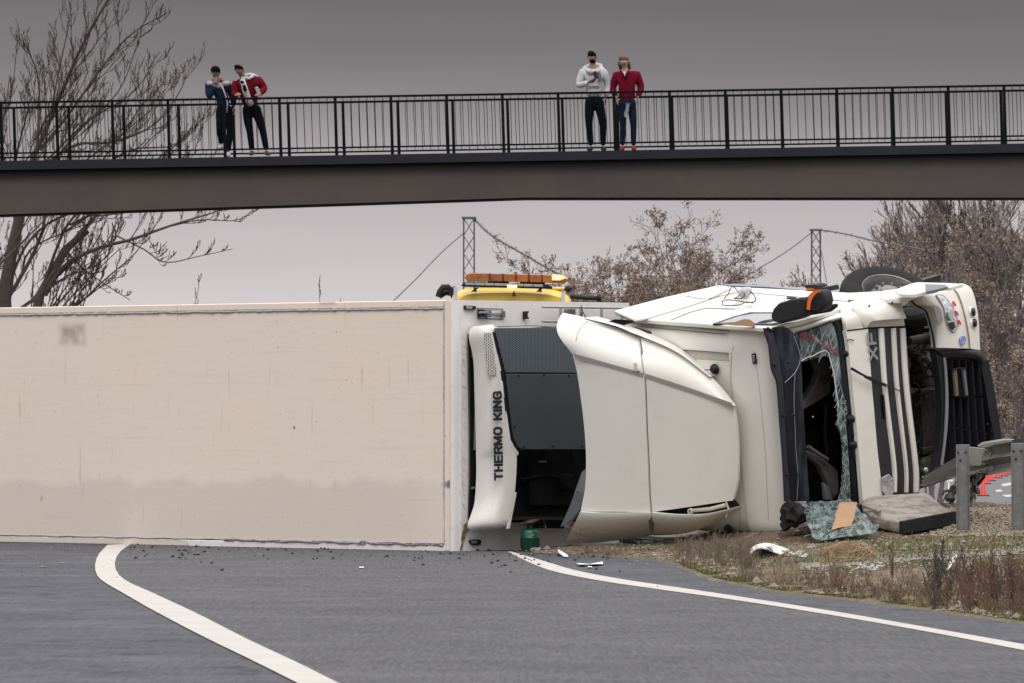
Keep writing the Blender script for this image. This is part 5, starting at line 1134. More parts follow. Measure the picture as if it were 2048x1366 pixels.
# 2: man in red quilted jacket over white hood, leaning on the rail
J = dict(head=(480, 141, .30), neck=(487, 156, .20), chest=(494, 170, .13), waist=(499, 200, .05), pelvis=(503, 220),
         shl=(472, 170, .14), ell=(470, 192, .22), wrl=(480, 190, .42), shr=(519, 163, .08), elr=(530, 179, .10), wrr=(520, 190, .38),
         hipl=(493, 226), knl=(500, 262, .06), anl=(504, 301), toel=(-.15, 1), hipr=(515, 226), knr=(526, 262, .03), anr=(533, 301), toer=(.45, 1))
r, p, add, (hd, up, fc, rt) = person(505, 313, 'man in red quilted jacket with white hood leaning his hands on the footbridge railing', J, dict(skin=sk1, hair=hr, jacket=rpuf, trousers=dnm, shoe=shb), dict(look=-.3, puff=1.04))
add('hair', Acc().blob(hd+up*.034-fc*.022, (rt, fc, up), (.078, .090, .082), 16, 10, .1), hr)
add('hood', Acc().blob(p((502, 152, .04)), (rt, fc, up), (.125, .09, .062), 16, 10, .25, 2).tube([p((483, 168, .26)), p((486, 157, .26)), p((500, 158, .24)), p((508, 152, .2))], .028, 8), wht)
A = Acc(); A.tube([p((486, 160, .28)), p((491, 180, .26)), p((498, 202, .20)), p((503, 210, .16))], [.04, .055, .06, .055], 10); add('white_top', A, wht)
add('print', Acc().blob(p((486, 166, .335)), (rt, fc, up), (.035, .01, .035), 10, 6).tube([p((489, 172, .34)), p((493, 184, .345))], .03, 6), dnm)
for k in range(5): add('quilt_seam', Acc().tube([p((505+k, 168+k*8, .26)), p((515+k*.5, 168+k*8, .22)), p((522, 169+k*8, .16))], .006, 4), cl('dark_red_seam%d' % k, (.12, .005, .01)))
for w_ in ('wrl', 'wrr'): hand(r, add, p(w_), Vector((-.1, -1, -.1)), Vector((0, 0, -1)), sk1, .5)
o = Acc().box(p((517, 183, .45))+r.location, (Vector((1, 0, .4)).normalized(), Vector((0, 1, 0)), Vector((-.4, 0, 1)).normalized()), (.028, .006, .06)).build('phone', M['alu'], None, bevel=.004); tag(o, 'silver phone held by the man in the red quilted jacket', 'phone')
# 3: bearded man in white hoodie looking at his phone
J = dict(head=(1184, 115, .06), neck=(1186, 131, .02), chest=(1187, 146), waist=(1188, 180), pelvis=(1188, 204),
         shl=(1165, 146), ell=(1156, 172, .06), wrl=(1178, 166, .22), shr=(1209, 146), elr=(1217, 172, -.03), wrr=(1211, 195, .05),
         hipl=(1178, 212), knl=(1178, 250, .04), anl=(1182, 292), toel=(-.35, 1), hipr=(1200, 212), knr=(1206, 250, .03), anr=(1206, 292), toer=(.2, 1))
r, p, add, (hd, up, fc, rt) = person(1192, 303, 'bearded man in white hooded sweatshirt and black joggers holding up a phone on the footbridge', J, dict(skin=sk1, hair=hr, jacket=wht, trousers=dnm, shoe=shn), dict(hem=.7, puff=1.02))
add('hair', Acc().blob(hd+up*.042-fc*.022, (rt, fc, up), (.076, .088, .078), 16, 10, .1), hr)
add('beard', Acc().blob(hd-up*.070+fc*.032, (rt, fc, up), (.056, .056, .042), 14, 10, .1), hr)
add('hood', Acc().tube([p((1168, 138, -.02)), p((1176, 133, -.10)), p((1188, 128, -.13)), p((1200, 131, -.10)), p((1204, 138, -.02)), p((1192, 144, .13)), p((1180, 144, .13)), p((1168, 138, -.02))], [.045]*8, 10), wht)
add('print', Acc().blob(p((1199, 155, .145)), XYZ, (.03, .012, .09), 10, 8), cl('grey_print', (.16, .16, .18)))
add('pocket', Acc().prism([p((1174, 186, .145)), p((1202, 186, .145)), p((1198, 173, .150)), p((1178, 173, .150))], Vector((0, .01, 0))), wht)
hand(r, add, p('wrl'), Vector((.75, -.35, .35)), Vector((.2, .3, .9)), sk1, .7); hand(r, add, p('wrr'), Vector((0, -.1, -1)), Vector((-1, 0, 0)), sk1, .4)
o = Acc().box(p((1191, 152, .33))+r.location, (Vector((1, 0, .35)).normalized(), Vector((0, 1, 0)), Vector((-.35, 0, 1)).normalized()), (.034, .006, .065)).build('phone', M['dark_text'], None, bevel=.004); tag(o, 'black phone held in front of the white hooded sweatshirt', 'phone')
# 4: woman in red jacket, hands in pockets
J = dict(head=(1248, 124, .05), neck=(1250, 140, .02), chest=(1252, 152), waist=(1254, 182), pelvis=(1254, 206),
         shl=(1233, 152), ell=(1224, 178, -.02), wrl=(1234, 197, .10), shr=(1274, 151), elr=(1283, 176, -.02), wrr=(1274, 197, .10),
         hipl=(1244, 214), knl=(1246, 250, .03), anl=(1245, 292), toel=(-.3, 1), hipr=(1264, 214), knr=(1267, 250, .03), anr=(1267, 292), toer=(.15, 1))
r, p, add, (hd, up, fc, rt) = person(1254, 303, 'woman with shoulder-length fair hair in red jacket and jeans, hands in pockets, on the footbridge', J, dict(skin=sk2, hair=hb, jacket=red, trousers=jean, shoe=shr), dict(hem=.92, b=1.0, puff=1.04, leg=.92))
add('hair', Acc().blob(hd+up*.042-fc*.055, (rt, fc, up), (.088, .098, .088), 18, 12, .1).blob(hd-up*.055-rt*.082-fc*.03, (rt, fc, up), (.028, .05, .085), 12, 8, .15).blob(hd-up*.055+rt*.084-fc*.03, (rt, fc, up), (.030, .05, .085), 12, 8, .15).blob(hd-up*.05-fc*.06, (rt, fc, up), (.09, .045, .10), 12, 8), hb)
add('shirt_collar', Acc().tri(p((1245, 143, .12)), p((1252, 143, .12)), p((1249, 154, .165))), wht)
add('jacket_collar', Acc().tube([p((1240, 141, .06)), p((1246, 148, .14)), p((1250, 158, .16))], .014, 6).tube([p((1258, 140, .06)), p((1254, 148, .14)), p((1250, 158, .16))], .014, 6), red)
o = add('scarf', Acc().prism([p((1250, 206, .15)), p((1262, 206, .15)), p((1258, 214, .16)), p((1257, 224, .15)), p((1253, 234, .15)), p((1250, 236, .15)), p((1247, 229, .15)), p((1250, 220, .16)), p((1252, 212, .16))], Vector((0, .03, 0))), cl('pale_grey_scarf', (.27, .255, .265)))
for w_ in ('wrl', 'wrr'): hand(r, add, p(w_), Vector((0, -.1, -1)), Vector((1, 0, 0)), sk2, .4, .85)
# ------------------------------------------------ yellow recovery truck behind the trailer
yt = empty('recovery_truck', (W(1022, 828, 101).x, 101, 0), 'yellow recovery truck roof with flashing amber light bar behind the trailer', 'truck')
YS = FP/100
def yb(name, x0, y0, x1, y1, Y, dep, mt, parent=None, bev=.02, seg=3):
    a, b = W(x0, y0, Y), W(x1, y1, Y); A = Acc(); A.box(((a.x+b.x)/2, Y+dep/2, (a.z+b.z)/2), XYZ, (abs(a.x-b.x)/2, dep/2, abs(a.z-b.z)/2)); return A.build(name, mt, parent or yt, bevel=bev, seg=seg)
V = []; n = 24
prof_y = [(0, 574.5), (.1, 574), (.35, 575), (.65, 576.5), (.9, 579), (1, 581)]
pts = [(901, 640), (901, 602), (905, 592), (914, 583), (930, 577), (960, 574), (1040, 573), (1090, 576), (1122, 581), (1136, 590), (1144, 604), (1145, 640)]
P = [W(p.x, p.y, 100) for p in curve(pts, 40)]
cb = Acc()
for k, (dy, sc_) in enumerate(((0, .93), (.10, .985), (.3, 1.0), (1.8, 1.0), (2.0, .97))):
    for q in P: cb.v.append(Vector((yt.location.x+(q.x-yt.location.x)*sc_, 100+dy, q.z-(1-sc_)*1.3)))
m_ = len(P)
for k in range(4):
    for j in range(m_-1): a = k*m_+j; cb.f.append([a, a+1, a+m_+1, a+m_])
cb.f.append(list(range(m_))); cb.f.append([4*m_+j for j in range(m_)][::-1])
cb.build('cab_roof', M['yellow'], yt, smooth=True, sharp=40)
yb('cab', 901, 641, 1145, 930, 100, 2.0, M['yellow'], None, .06)
yb('windscreen', 915, 660, 1131, 760, 99.98, .05, M['win_glass']); yb('bumper', 898, 930, 1148, 975, 99.9, .4, M['black_plastic']); yb('recovery_bed', 905, 850, 1141, 900, 102.1, 5, M['grey_mid'])
for s_ in (918, 1128):
    for Y in (101, 106): Acc().lathe(W(s_, 985, Y)+Vector((0, 0, 0)), (1, 0, 0), [(.2, -.12), (.42, -.12), (.45, -.08), (.45, .08), (.42, .12), (.2, .12)], 28).build('wheel', M['tyre'], yt, smooth=True, sharp=30)
for x in (911, 1126): yb('roof_strap', x-3.5, 574 if x < 1000 else 585, x+3.5, 640, 99.965, .05, mat('pale_strap', (.55, .57, .62), .5), None, .003)
# amber light bar: eight lens segments on a dark base
M['amber'] = mat('amber_lens', (.42, .12, .012), .22, n=(9, .38, .62), col2=(.20, .085, .035), coat=.6, dirt=(5, .5, .8, (.45, .20, .05), .5))
M['amber_div'] = mat('amber_divider', (.12, .035, .012), .4)
em = bpy.data.materials.new('lit_amber'); em.use_nodes = True; B = em.node_tree.nodes['Principled BSDF']; B.inputs['Base Color'].default_value = (1, .5, .1, 1); B.inputs['Emission Color'].default_value = (1, .42, .06, 1); B.inputs['Emission Strength'].default_value = 1.6
emc = bpy.data.materials.new('lit_amber_core'); emc.use_nodes = True; B = emc.node_tree.nodes['Principled BSDF']; B.inputs['Emission Color'].default_value = (1, .66, .22, 1); B.inputs['Emission Strength'].default_value = 4.5
def bar_y(x): return 5.0*(x-929)/205
lb_ = None
A = Acc(); A.prism([W(x, y+bar_y(x), 100.3) for x, y in [(931, 561), (945, 563.5), (1120, 564.5), (1133, 560), (1120, 566), (945, 566)]], Vector((0, .3, 0))); lb_ = A.build('light_bar_base', M['black_plastic'], yt)
xs = [929, 980, 1006, 1032, 1058, 1084, 1108, 1135]
for i in range(7):
    x0, x1 = xs[i]+.5, xs[i+1]-.5
    pf = [(x0, 545.2), (x1, 545.2), (x1, 561), (x0, 561)]
    if i == 0: pf = [(929, 556), (932, 549), (941, 545), (x1, 545), (x1, 561), (945, 562), (933, 560)]
    if i == 6: pf = [(x0, 545), (1120, 545.5), (1131, 549), (1136, 555), (1130, 560), (1122, 562), (x0, 561.5)]
    Acc().prism([W(x, y+bar_y(x), 100.25) for x, y in pf], Vector((0, .32, 0))).build('amber_lens', M['amber'], yt, bevel=.012)
for x in xs[1:-1]: yb('lens_divider', x-.8, 545+bar_y(x), x+.8, 561+bar_y(x), 100.235, .3, M['amber_div'], None, .002)
Acc().prism([W(x, y, 100.21) for x, y in [(1108, 551.5), (1118, 552), (1126, 555.5), (1118, 558.5), (1108, 558.5)]], Vector((0, .02, 0))).build('lit_lamp', emc, yt, bevel=.003)
Acc().prism([W(x, y, 100.225) for x, y in [(1104, 549.5), (1120, 549.5), (1134, 555.5), (1120, 560.5), (1104, 560.5)]], Vector((0, .01, 0))).build('lit_lamp', em, yt, bevel=.003)
# slim lamp bar below it
def lby(x): return 566+4.5*(x-925)/180
A = Acc(); A.prism([W(x, y, 99.85) for x, y in [(925, 567.5), (929, 564), (1092, 569), (1105, 573), (1104, 578), (1090, 577.5), (930, 573.5), (922, 571.5)]], Vector((0, .12, 0))); lbar = A.build('slim_light_bar', M['black_plastic'], yt, bevel=.004)
for i in range(8):
    x0 = 930+i*19.6; Acc().prism([W(x, y, 99.84) for x, y in [(x0, lby(x0)-1), (x0+18.6, lby(x0+18.6)-1), (x0+18.6, lby(x0+18.6)+3.6), (x0, lby(x0)+3.6)]], Vector((0, .02, 0))).build('lamp_segment', mat('pale_lens', (.45, .46, .47), .2, n=(14, .3, .7), col2=(.30, .31, .33)) if i == 0 else bpy.data.materials['pale_lens'], lbar, bevel=.002)
Acc().prism([W(x, y, 99.80) for x, y in [(1017, 571), (1032, 571.5), (1032, 576), (1017, 575.5)]], Vector((0, .02, 0))).build('lit_lamp', emc, lbar, bevel=.002)
Acc().prism([W(x, y, 99.82) for x, y in [(1014.5, 570), (1034, 570.5), (1034, 577.5), (1014.5, 577)]], Vector((0, .01, 0))).build('lit_lamp', em, lbar, bevel=.002)
for x in (950, 1080): Acc().prism([W(a_, b_, 99.86) for a_, b_ in [(x-3, 575), (x+8, 575), (x+3, 579), (x+4, 584), (x-8, 583), (x-3, 579)]], Vector((0, .1, 0))).build('lamp_foot', M['black_plastic'], yt)
for x0, x1 in ((975, 1018), (1040, 1090)): yb('light_bar_foot', x0, 563, x1, 574, 100.4, .2, M['black_plastic'], None, .005)
Acc().lathe(W(1028, 590, 99.9), (0, 0, 1), [(.03, -.02), (.02, .02), (.004, .06)], 8).build('roof_stud', M['black_plastic'], yt)
A = Acc(); A.tube([W(x, y, 100.6) for x, y in [(876, 594), (880, 582), (886, 574), (896, 574), (903, 580), (900, 592), (906, 578), (912, 577)]], .045, 6); A.tube([W(878, 592, 100.7), W(892, 584, 100.7), W(900, 586, 100.7)], .05, 6); A.build('mirror_bracket', M['black_plastic'], yt)
A = Acc(); A.tube([W(x, y, 100.8) for x, y in [(1140, 592), (1170, 595), (1196, 596)]], .035, 8); A.lathe(W(1198, 595.5, 100.8), (1, 0, .0), [(.06, -.03), (.06, .03)], 12); A.build('side_arm', M['black_plastic'], yt)
A = Acc(); A.blob(W(1136, 578, 100.2), XYZ, (.055, .05, .05), 10, 8); A.build('side_lamp', M['black_plastic'], yt)
yb('yellow_bracket', 1105, 574, 1132, 580, 100.2, .15, M['yellow'])

# ------------------------------------------------ guardrail with posts, torn at its end
gt = empty('guardrail', W(2000, 1050, 66.6), 'crushed galvanised guardrail on two channel posts beside the torn-off bumper', 'guardrail')
def chan(px, ytop, ybot, Y, wpx, lean=0):
    s = Y/FP; w_ = wpx*s/2; b = W(px, ybot+14, Y); t_ = W(px+lean, ytop, Y); pr = [(-w_, 0), (w_, 0), (w_, .06), (w_-.007, .06), (w_-.007, .007), (-w_+.007, .007), (-w_+.007, .06), (-w_, .06)]
    # open channel facing the camera
    V = [b+Vector((x, -y, 0)) for x, y in pr]+[t_+Vector((x, -y, 0)) for x, y in pr]; k = 8
    f = [[i, (i+1) % k, k+(i+1) % k, k+i] for i in range(k)]+[list(range(k))[::-1], list(range(k, 2*k))]
    o = mesh('post', V, f, M['galv'], gt, bevel=.003)
    return o, t_
for (px, yt_, yb_, Y, wd, ln) in ((1926, 889, 1046, 66.5, 26, -1), (2037, 886, 1058, 66.2, 28, -1)):
    o, t_ = chan(px, yt_, yb_, Y, wd, ln)
    for (dx, dz) in ((-.045, -.075), (.03, -.07), (-.02, -.15)):
        Acc().lathe(t_+Vector((dx, -.006, dz)), (0, -1, 0), [(.014, 0), (.014, .012), (.007, .018)], 6).build('bolt', M['rust'], o)
WP = [(-.155, .0), (-.135, .03), (-.10, .075), (-.06, .082), (-.03, .045), (0, .0), (.03, .045), (.06, .082), (.10, .075), (.135, .03), (.155, 0)]
def wbeam(name, path, mt, parent, sc=None, tw=None, th=.006):
    """path: (px, py, Y); W profile bulging away from the camera"""
    P = [W(*q) for q in path]; V = []; k = len(WP)
    for i, c in enumerate(P):
        t_ = (P[min(i+1, len(P)-1)]-P[max(i-1, 0)]).normalized(); a = tw[i] if tw else 0; s_ = sc[i] if sc else 1
        up_ = Vector((0, 0, 1)); up_ = (up_-t_*up_.dot(t_)).normalized(); out_ = t_.cross(up_).normalized(); out_ = out_ if out_.y > 0 else -out_
        up2 = up_*math.cos(a)+out_*math.sin(a); out2 = out_*math.cos(a)-up_*math.sin(a)
        for sgn in (0, 1):
            for (z, y) in WP: V.append(c+up2*z*s_+out2*(y*(.5+.5*s_)+sgn*th))
    f = []
    for i in range(len(P)-1):
        for j in range(k-1): a = i*2*k+j; f.append([a, a+1, a+2*k+1, a+2*k]); b = a+k; f.append([b, b+2*k, b+2*k+1, b+1])
        for j in (0, k-1): a = i*2*k+j; f.append([a, a+k, a+3*k, a+2*k])
    for i in (0, len(P)-1):
        for j in range(k-1): a = i*2*k+j; f.append([a, a+1, a+k+1, a+k])
    return mesh(name, V, f, mt, parent, smooth=True, sharp=50)
wbeam('rail_beam', [(2700, 866, 65.2), (2300, 890, 65.9), (2160, 900, 66.3), (2060, 908, 66.6), (2010, 913, 66.8), (1985, 917, 66.95), (1970, 920, 67.05)], M['galv_rail'], gt)
wbeam('bent_rail_beam', [(1976, 919, 67.0), (1962, 922, 67.05), (1940, 928, 67.1), (1915, 933, 67.2), (1890, 941, 67.35), (1868, 950, 67.5), (1842, 961, 67.7)], M['galv_rail'], gt, [1, .95, .85, .75, .62, .5, .35], [0, .1, .2, .35, .5, .6, .7])
Acc().prism([W(x, y, 66.72) for x, y in [(1936, 893), (1974, 897), (1966, 912), (1963, 932), (1940, 932)]], Vector((0, .05, 0))).build('spacer_plate', M['galv_rail'], gt, bevel=.006)
Acc().prism([W(x, y, 66.75) for x, y in [(1955, 893), (1966, 886), (1985, 883), (2010, 879), (2030, 880), (2026, 884), (1990, 890), (1970, 897)]], Vector((0, .10, .01))).build('end_lip', M['galv_rail'], gt, bevel=.006)
for (px, py) in ((1972, 895), (1972, 902), (1967, 929), (1969, 940), (1962, 941)): Acc().lathe(W(px, py, 66.68), (0, -1, 0), [(.016, 0), (.016, .014), (.008, .02)], 8).build('bolt', M['rust'], gt)
A = Acc()
def crumple(name, outline, Y, dep, mt, seed, amp=.05, parent=None):
    P = [W(x, y, Y) for x, y in outline]; c = sum(P, Vector())/len(P); V = [c]; rings = 5; f = []
    for r_ in range(1, rings+1):
        for p_ in P:
            q = c.lerp(p_, r_/rings); q = q+Vector((0, amp*2.2*noise.noise(q*17+Vector((seed, 0, 0))), amp*.5*noise.noise(q*23+Vector((0, seed, 0))))); V.append(q)
    k = len(P)
    for j in range(k): f.append([0, 1+j, 1+(j+1) % k])
    for r_ in range(rings-1):
        for j in range(k): a = 1+r_*k+j; b = 1+r_*k+(j+1) % k; f.append([a, b, b+k, a+k])
    n0 = len(V); V += [v+Vector((0, .006, 0)) for v in V]; f += [[q+n0 for q in g][::-1] for g in list(f)]
    return mesh(name, V, f, mt, parent, smooth=True, sharp=25)
M['crumple'] = mat('crumpled_bright_metal', (.42, .42, .40), .35, metal=.5, n=(24, .4, .6), col2=(.08, .08, .075))
crumple('torn_end', [(1938, 948), (1955, 945), (1975, 941), (1970, 955), (1958, 970), (1962, 985), (1952, 990), (1940, 992), (1936, 975)], 67.0, .1, M['crumple'], 3, .09, gt)
crumple('torn_end', [(1936, 952), (1966, 944), (1962, 956), (1950, 968), (1938, 970)], 66.95, .1, M['engine_dark'], 5, .06, gt)
crumple('torn_end', [(1936, 986), (1950, 984), (1954, 996), (1948, 1010), (1938, 1014), (1934, 1000)], 67.05, .1, M['galv'], 9, .08, gt)
A = Acc(); A.tube([W(x, y, 67.2) for x, y in [(1884, 990), (1888, 983), (1896, 981), (1904, 986), (1908, 990)]], .014, 6); A.tube([W(x, y, 67.2) for x, y in [(1890, 998), (1893, 991), (1900, 990), (1908, 984), (1912, 975)]], .016, 6); A.blob(W(1901, 996, 67.2), XYZ, (.05, .06, .05), 12, 8, .4, 2); A.blob(W(1906, 982, 67.25), XYZ, (.035, .06, .07), 10, 8, .5, 4)
A.build('torn_bracket', M['engine_dark'], gt, smooth=True)

# ------------------------------------------------ cones and marker on the far road
def cone(px, py, i, label):
    p_ = G(px, py, LOW+.02); t_ = empty('traffic_cone', p_, label, 'traffic cone', 'red cones in a row on the far road')
    Acc().lathe((p_.x, p_.y, p_.z+.03), (0, 0, 1), [(.125, 0), (.105, .03), (.03, .44), (.022, .45)], 16).build('cone_body', M['cone'], t_, smooth=True)
    Acc().box((p_.x, p_.y, p_.z+.015), XYZ, (.17, .17, .015)).build('base', M['black_rough'], t_, bevel=.006)
cone(1966, 992, 0, 'nearest red traffic cone, alone on the far road below the torn rail end')
for i, (px, py) in enumerate(((1972, 968), (1982, 962), (1995, 956.5), (2007, 952.5), (2018, 949), (2056, 946), (2075, 943))):
    cone(px, py, i, ['red cone second in the row, overlapping the torn rail end', 'red cone third in the row under the guardrail', 'red cone fourth in the row, left of the right-hand post', 'red cone fifth in the row, touching the right-hand post', 'red cone half hidden by the right-hand guardrail post', 'red cone right of the right-hand guardrail post', 'farthest red cone at the right end of the row'][i])
c = W(2016, 857, 290); o = Acc().box(c-Vector((0, 0, .85)), XYZ, (.07, .06, .85)).build('marker_post', mat('marker_white', (.6, .56, .5), .6), None, bevel=.01); tag(o, 'pale marker post standing before the brown thicket, above the guardrail', 'marker post')

# ------------------------------------------------ loose things on the verge and road
def gp(px, py):
    k = (px-CX)/FP; t_ = (HZ-py)/FP; Y = 34.0
    while Y < 90:
        if CH+t_*Y < max(vz(k*Y, Y), 0.0): break
        Y += .12
    a, b = Y-.12, Y
    for _ in range(9):
        m__ = (a+b)/2
        if CH+t_*m__ < max(vz(k*m__, m__), 0.0): b = m__
        else: a = m__
    Y = b
    return Vector((k*Y, Y, max(vz(k*Y, Y), 0.0)))
# seat mattress
TP = [(1724, 1000, 67.75), (1728, 992, 68.0), (1742, 988, 68.15), (1858, 982, 68.25), (1880, 1001, 67.9), (1912, 1021, 67.3), (1860, 1031, 67.05), (1806, 1041, 66.9), (1786, 1034, 67.0), (1764, 1030, 67.05), (1740, 1022, 67.15), (1728, 1013, 67.4)]
cu = empty('bunk_mattress', W(1810, 1060, 67.3), 'grey cab mattress with mud stains and black side lying beside the nose', 'mattress')
P = [W(*q) for q in TP]; cen = sum(P, Vector())/len(P); V = []; f = []; k = len(P); rings = 7
dn = Vector((.015, .02, -.125))
for r_ in range(1, rings+1):
    for p_ in P:
        q = cen.lerp(p_, r_/rings); V.append(q+Vector((0, 0, .012*noise.noise(q*3.1)-.035*max(0, (r_/rings-.86)/.14)**2)))
V.append(cen); ci = len(V)-1
for r_ in range(rings-1):
    for j in range(k): a = r_*k+j; b = r_*k+(j+1) % k; f.append([a, b, b+k, a+k])
for j in range(k): f.append([ci, j, (j+1) % k])
n0 = (rings-1)*k; m0 = len(V)
for lv in (.25, .6, .9, 1.0):
    for j in range(k):
        bul = 1.0+(.012 if lv < .95 else -.01); q = P[j]+dn*lv+Vector((0, 0, -.02)); V.append(cen+dn*lv+(q-cen-dn*lv)*bul)
for j in range(k): f.append([n0+j, n0+(j+1) % k, m0+(j+1) % k, m0+j])
for l_ in range(3):
    for j in range(k): a = m0+l_*k+j; b = m0+l_*k+(j+1) % k; f.append([a, b, b+k, a+k])
f.append([m0+3*k+j for j in range(k)])
mesh('mattress_cover', V, f, M['cushion'], cu, smooth=True, sharp=60)
a, b, c_ = W(1807, 1043, 66.80), W(1860, 1033, 66.95), W(1913, 1023, 67.2)
Acc().prism([a, b, c_, c_+Vector((0, 0, -.125)), b+Vector((0, 0, -.125)), a+Vector((0, 0, -.125))], Vector((-.04, .08, 0))).build('black_side', M['black_rough'], cu, bevel=.006)
A = Acc(); A.tube([W(x, y, Y) for x, y, Y in [(1728, 1013, 67.3), (1742, 1016, 67.2), (1760, 1024, 67.08)]], .02, 6); A.build('mattress_fold', M['cushion'], cu, smooth=True)
# glass sheet draped on the ground
def gsf(x, y, u, v):
    Yb = 67.6-(y-1000)/80*1.4; q = W(x, y, Yb); q.z = max(q.z, 0)
    return q+Vector((0, .05*noise.noise(Vector((u*3, v*4, 0))), .02*noise.noise(Vector((u*4, v*5, 2)))+.012*noise.noise(Vector((u*13, v*9, 2)))))
o = pcurve_patch('windscreen_sheet', [(1597, 1005), (1603, 1012), (1608, 1026), (1613, 1034), (1613, 1046), (1621, 1058), (1624, 1071), (1640, 1079)], [(1700, 998), (1712, 1010), (1722, 1024), (1736, 1032), (1744, 1046), (1759, 1050), (1752, 1063)], gsf, 26, 26, M['glass_sheet'], None, Vector((0, 0, -.012)), sharp=80)
tag(o, 'sheet of shattered greenish windscreen glass lying on the soil below the cab', 'broken glass')
o = Acc().prism([W(*q) for q in [(1679, 1006, 67.0), (1714, 1005, 67.05), (1711, 1020, 66.9), (1709, 1034, 66.8), (1706, 1042, 66.75), (1702, 1052, 66.65), (1680, 1055, 66.55), (1663, 1060, 66.5), (1668, 1046, 66.65), (1672, 1034, 66.8), (1670, 1030, 66.82), (1675, 1020, 66.9)]], Vector((0, .012, .004))).build('cardboard_piece', M['cardboard'], None)
tag(o, 'flat piece of plain brown cardboard leaning on the shattered glass sheet', 'cardboard')
# white mirror shell lying on the weeds
ms = empty('mirror_shell', gp(1536, 1114), 'white mirror shell with black inside lying on the dry weeds', 'mirror cover')
def msf(Y0): return lambda x, y, u, v: W(x, y, Y0-u*.45)
pcurve_patch('white_cover', [(1499, 1108), (1500, 1100), (1508, 1092), (1520, 1087), (1538, 1086), (1560, 1092), (1577, 1098)], [(1503, 1112), (1504, 1104), (1511, 1098), (1522, 1095), (1536, 1098), (1548, 1103), (1562, 1108)], msf(62.6), 24, 5, M['white_clean'], ms, Vector((0, 0, -.01)), sharp=50)
Acc().prism([W(x, y, 62.2) for x, y in [(1503, 1112), (1505, 1104), (1512, 1099), (1522, 1096), (1536, 1099), (1548, 1104), (1558, 1108), (1552, 1114), (1540, 1119), (1520, 1117)]], Vector((0, .25, .0))).build('black_inside', M['black_plastic'], ms)
A = Acc()
for i in range(9):
    A.tube([W(1530+R.uniform(-8, 18), 1090+R.uniform(0, 8), 62.1), W(1530+R.uniform(-8, 22), 1094+R.uniform(0, 10), 62.05)], .003, 3)
A.build('scratches', M['engine_dark'], ms)
# green gas bottle with a burner ring
gb0 = G(1060, 1101.5); gb0.y -= .25; gb0.z = 0.006; gb0.x = (1060-CX)/FP*gb0.y
gb = empty('gas_bottle', gb0, 'small green camping gas bottle with tilted burner standing before the trailer front', 'gas bottle')
Acc().lathe(gb0, (0, 0, 1), [(.082, 0), (.086, .012), (.088, .02), (.092, .026), (.098, .035), (.099, .125), (.1015, .128), (.1015, .134), (.099, .137), (.098, .182), (.090, .203), (.070, .220), (.03, .228), (.022, .235), (.022, .25)], 36).build('bottle', M['green_bottle'], gb, smooth=True, sharp=50)
Acc().lathe(gb0+Vector((0, 0, .245)), (.0, 0, 1), [(.022, 0), (.02, .02), (.012, .03), (.012, .05)], 12).build('valve', M['engine'], gb, smooth=True)
bx = Vector((-.22, -.12, 1)).normalized(); Acc().lathe(gb0+Vector((0, 0, .290)), bx, [(.02, -.03), (.055, -.012), (.095, .0), (.100, .010), (.060, .006), (.055, .018), (.02, .02)], 24).build('burner', M['engine'], gb, smooth=True, sharp=40)
Acc().box(gb0+Vector((.03, -.098, .16)), XYZ, (.012, .003, .004)).build('label_mark', M['alu'], gb)
# individual litter
def bit(name, label, cat, px, py, s, mt, seed, grp=None, dz=0, flat=.5):
    p_ = gp(px, py); A = Acc(); A.blob(p_+Vector((0, 0, s*flat*.8+dz)), XYZ, (s, s*.8, s*flat), 12, 8, .5, seed); return tag(A.build(name, mt, None, smooth=(name != 'stone'), sharp=60), label, cat, grp)
bit('stone', 'pale rounded stone on the asphalt, left of its smaller twin', 'stone', 85, 1136, .022, M['stone'], 1); bit('stone', 'pale stone on the asphalt, left of the curved white line', 'stone', 124, 1128, .019, M['stone'], 2)
bit('stone', 'brown clod of earth on the asphalt below the trailer edge', 'stone', 379, 1106, .022, mat('clod', (.13, .09, .05), .9), 3)
bit('stone', 'tan rock beside the foot of the green gas bottle', 'stone', 1072, 1104, .055, M['stone'], 4)
def crum(name, label, cat, pts, mt, amp=.02, h=.02):
    A = Acc(); C = [gp(x, y) for x, y in pts]; cen_ = sum(C, Vector())/len(C); n = len(C); A.v = [cen_+Vector((0, 0, h))]+[c+Vector((0, 0, .01+h*R.random())) for c in C]; A.f = [[0, 1+i, 1+(i+1) % n] for i in range(n)]
    nb = len(A.v); A.v += [v-Vector((0, 0, .006)) for v in A.v]; A.f += [[q+nb for q in g][::-1] for g in list(A.f)]
    return tag(A.build(name, mt, None), label, cat)
crum('paper_scrap', 'crumpled white tissue on the asphalt right of the gas bottle', 'litter', [(1115, 1105), (1122, 1109), (1134, 1112), (1137, 1118), (1128, 1116), (1118, 1112)], M['paper'], h=.04)
crum('paper_strip', 'long thin bluish white strip lying on the shoulder', 'litter', [(1152, 1130), (1175, 1131), (1205, 1128), (1206, 1131), (1190, 1133), (1160, 1134)], M['paper'], h=.015)
crum('paper_scrap', 'tiny white scrap just below the long white strip', 'litter', [(1175, 1135.5), (1184, 1135), (1184, 1137), (1176, 1137.4)], M['paper'], h=.006)
crum('plastic_scrap', 'short white plastic piece on the soil below the shattered glass', 'litter', [(1607, 1074), (1624, 1070), (1625, 1073), (1609, 1077)], M['paper'], h=.02)
crum('plastic_scrap', 'oval pale shard on the soil right under the glass sheet corner', 'litter', [(1628, 1080), (1640, 1077), (1650, 1080), (1640, 1083)], M['paper'], h=.015)
crum('paper_scrap', 'thin white scrap lying on the lane near the trailer corner', 'litter', [(718, 1136), (728, 1136), (728, 1138), (719, 1138)], M['paper'], h=.004)
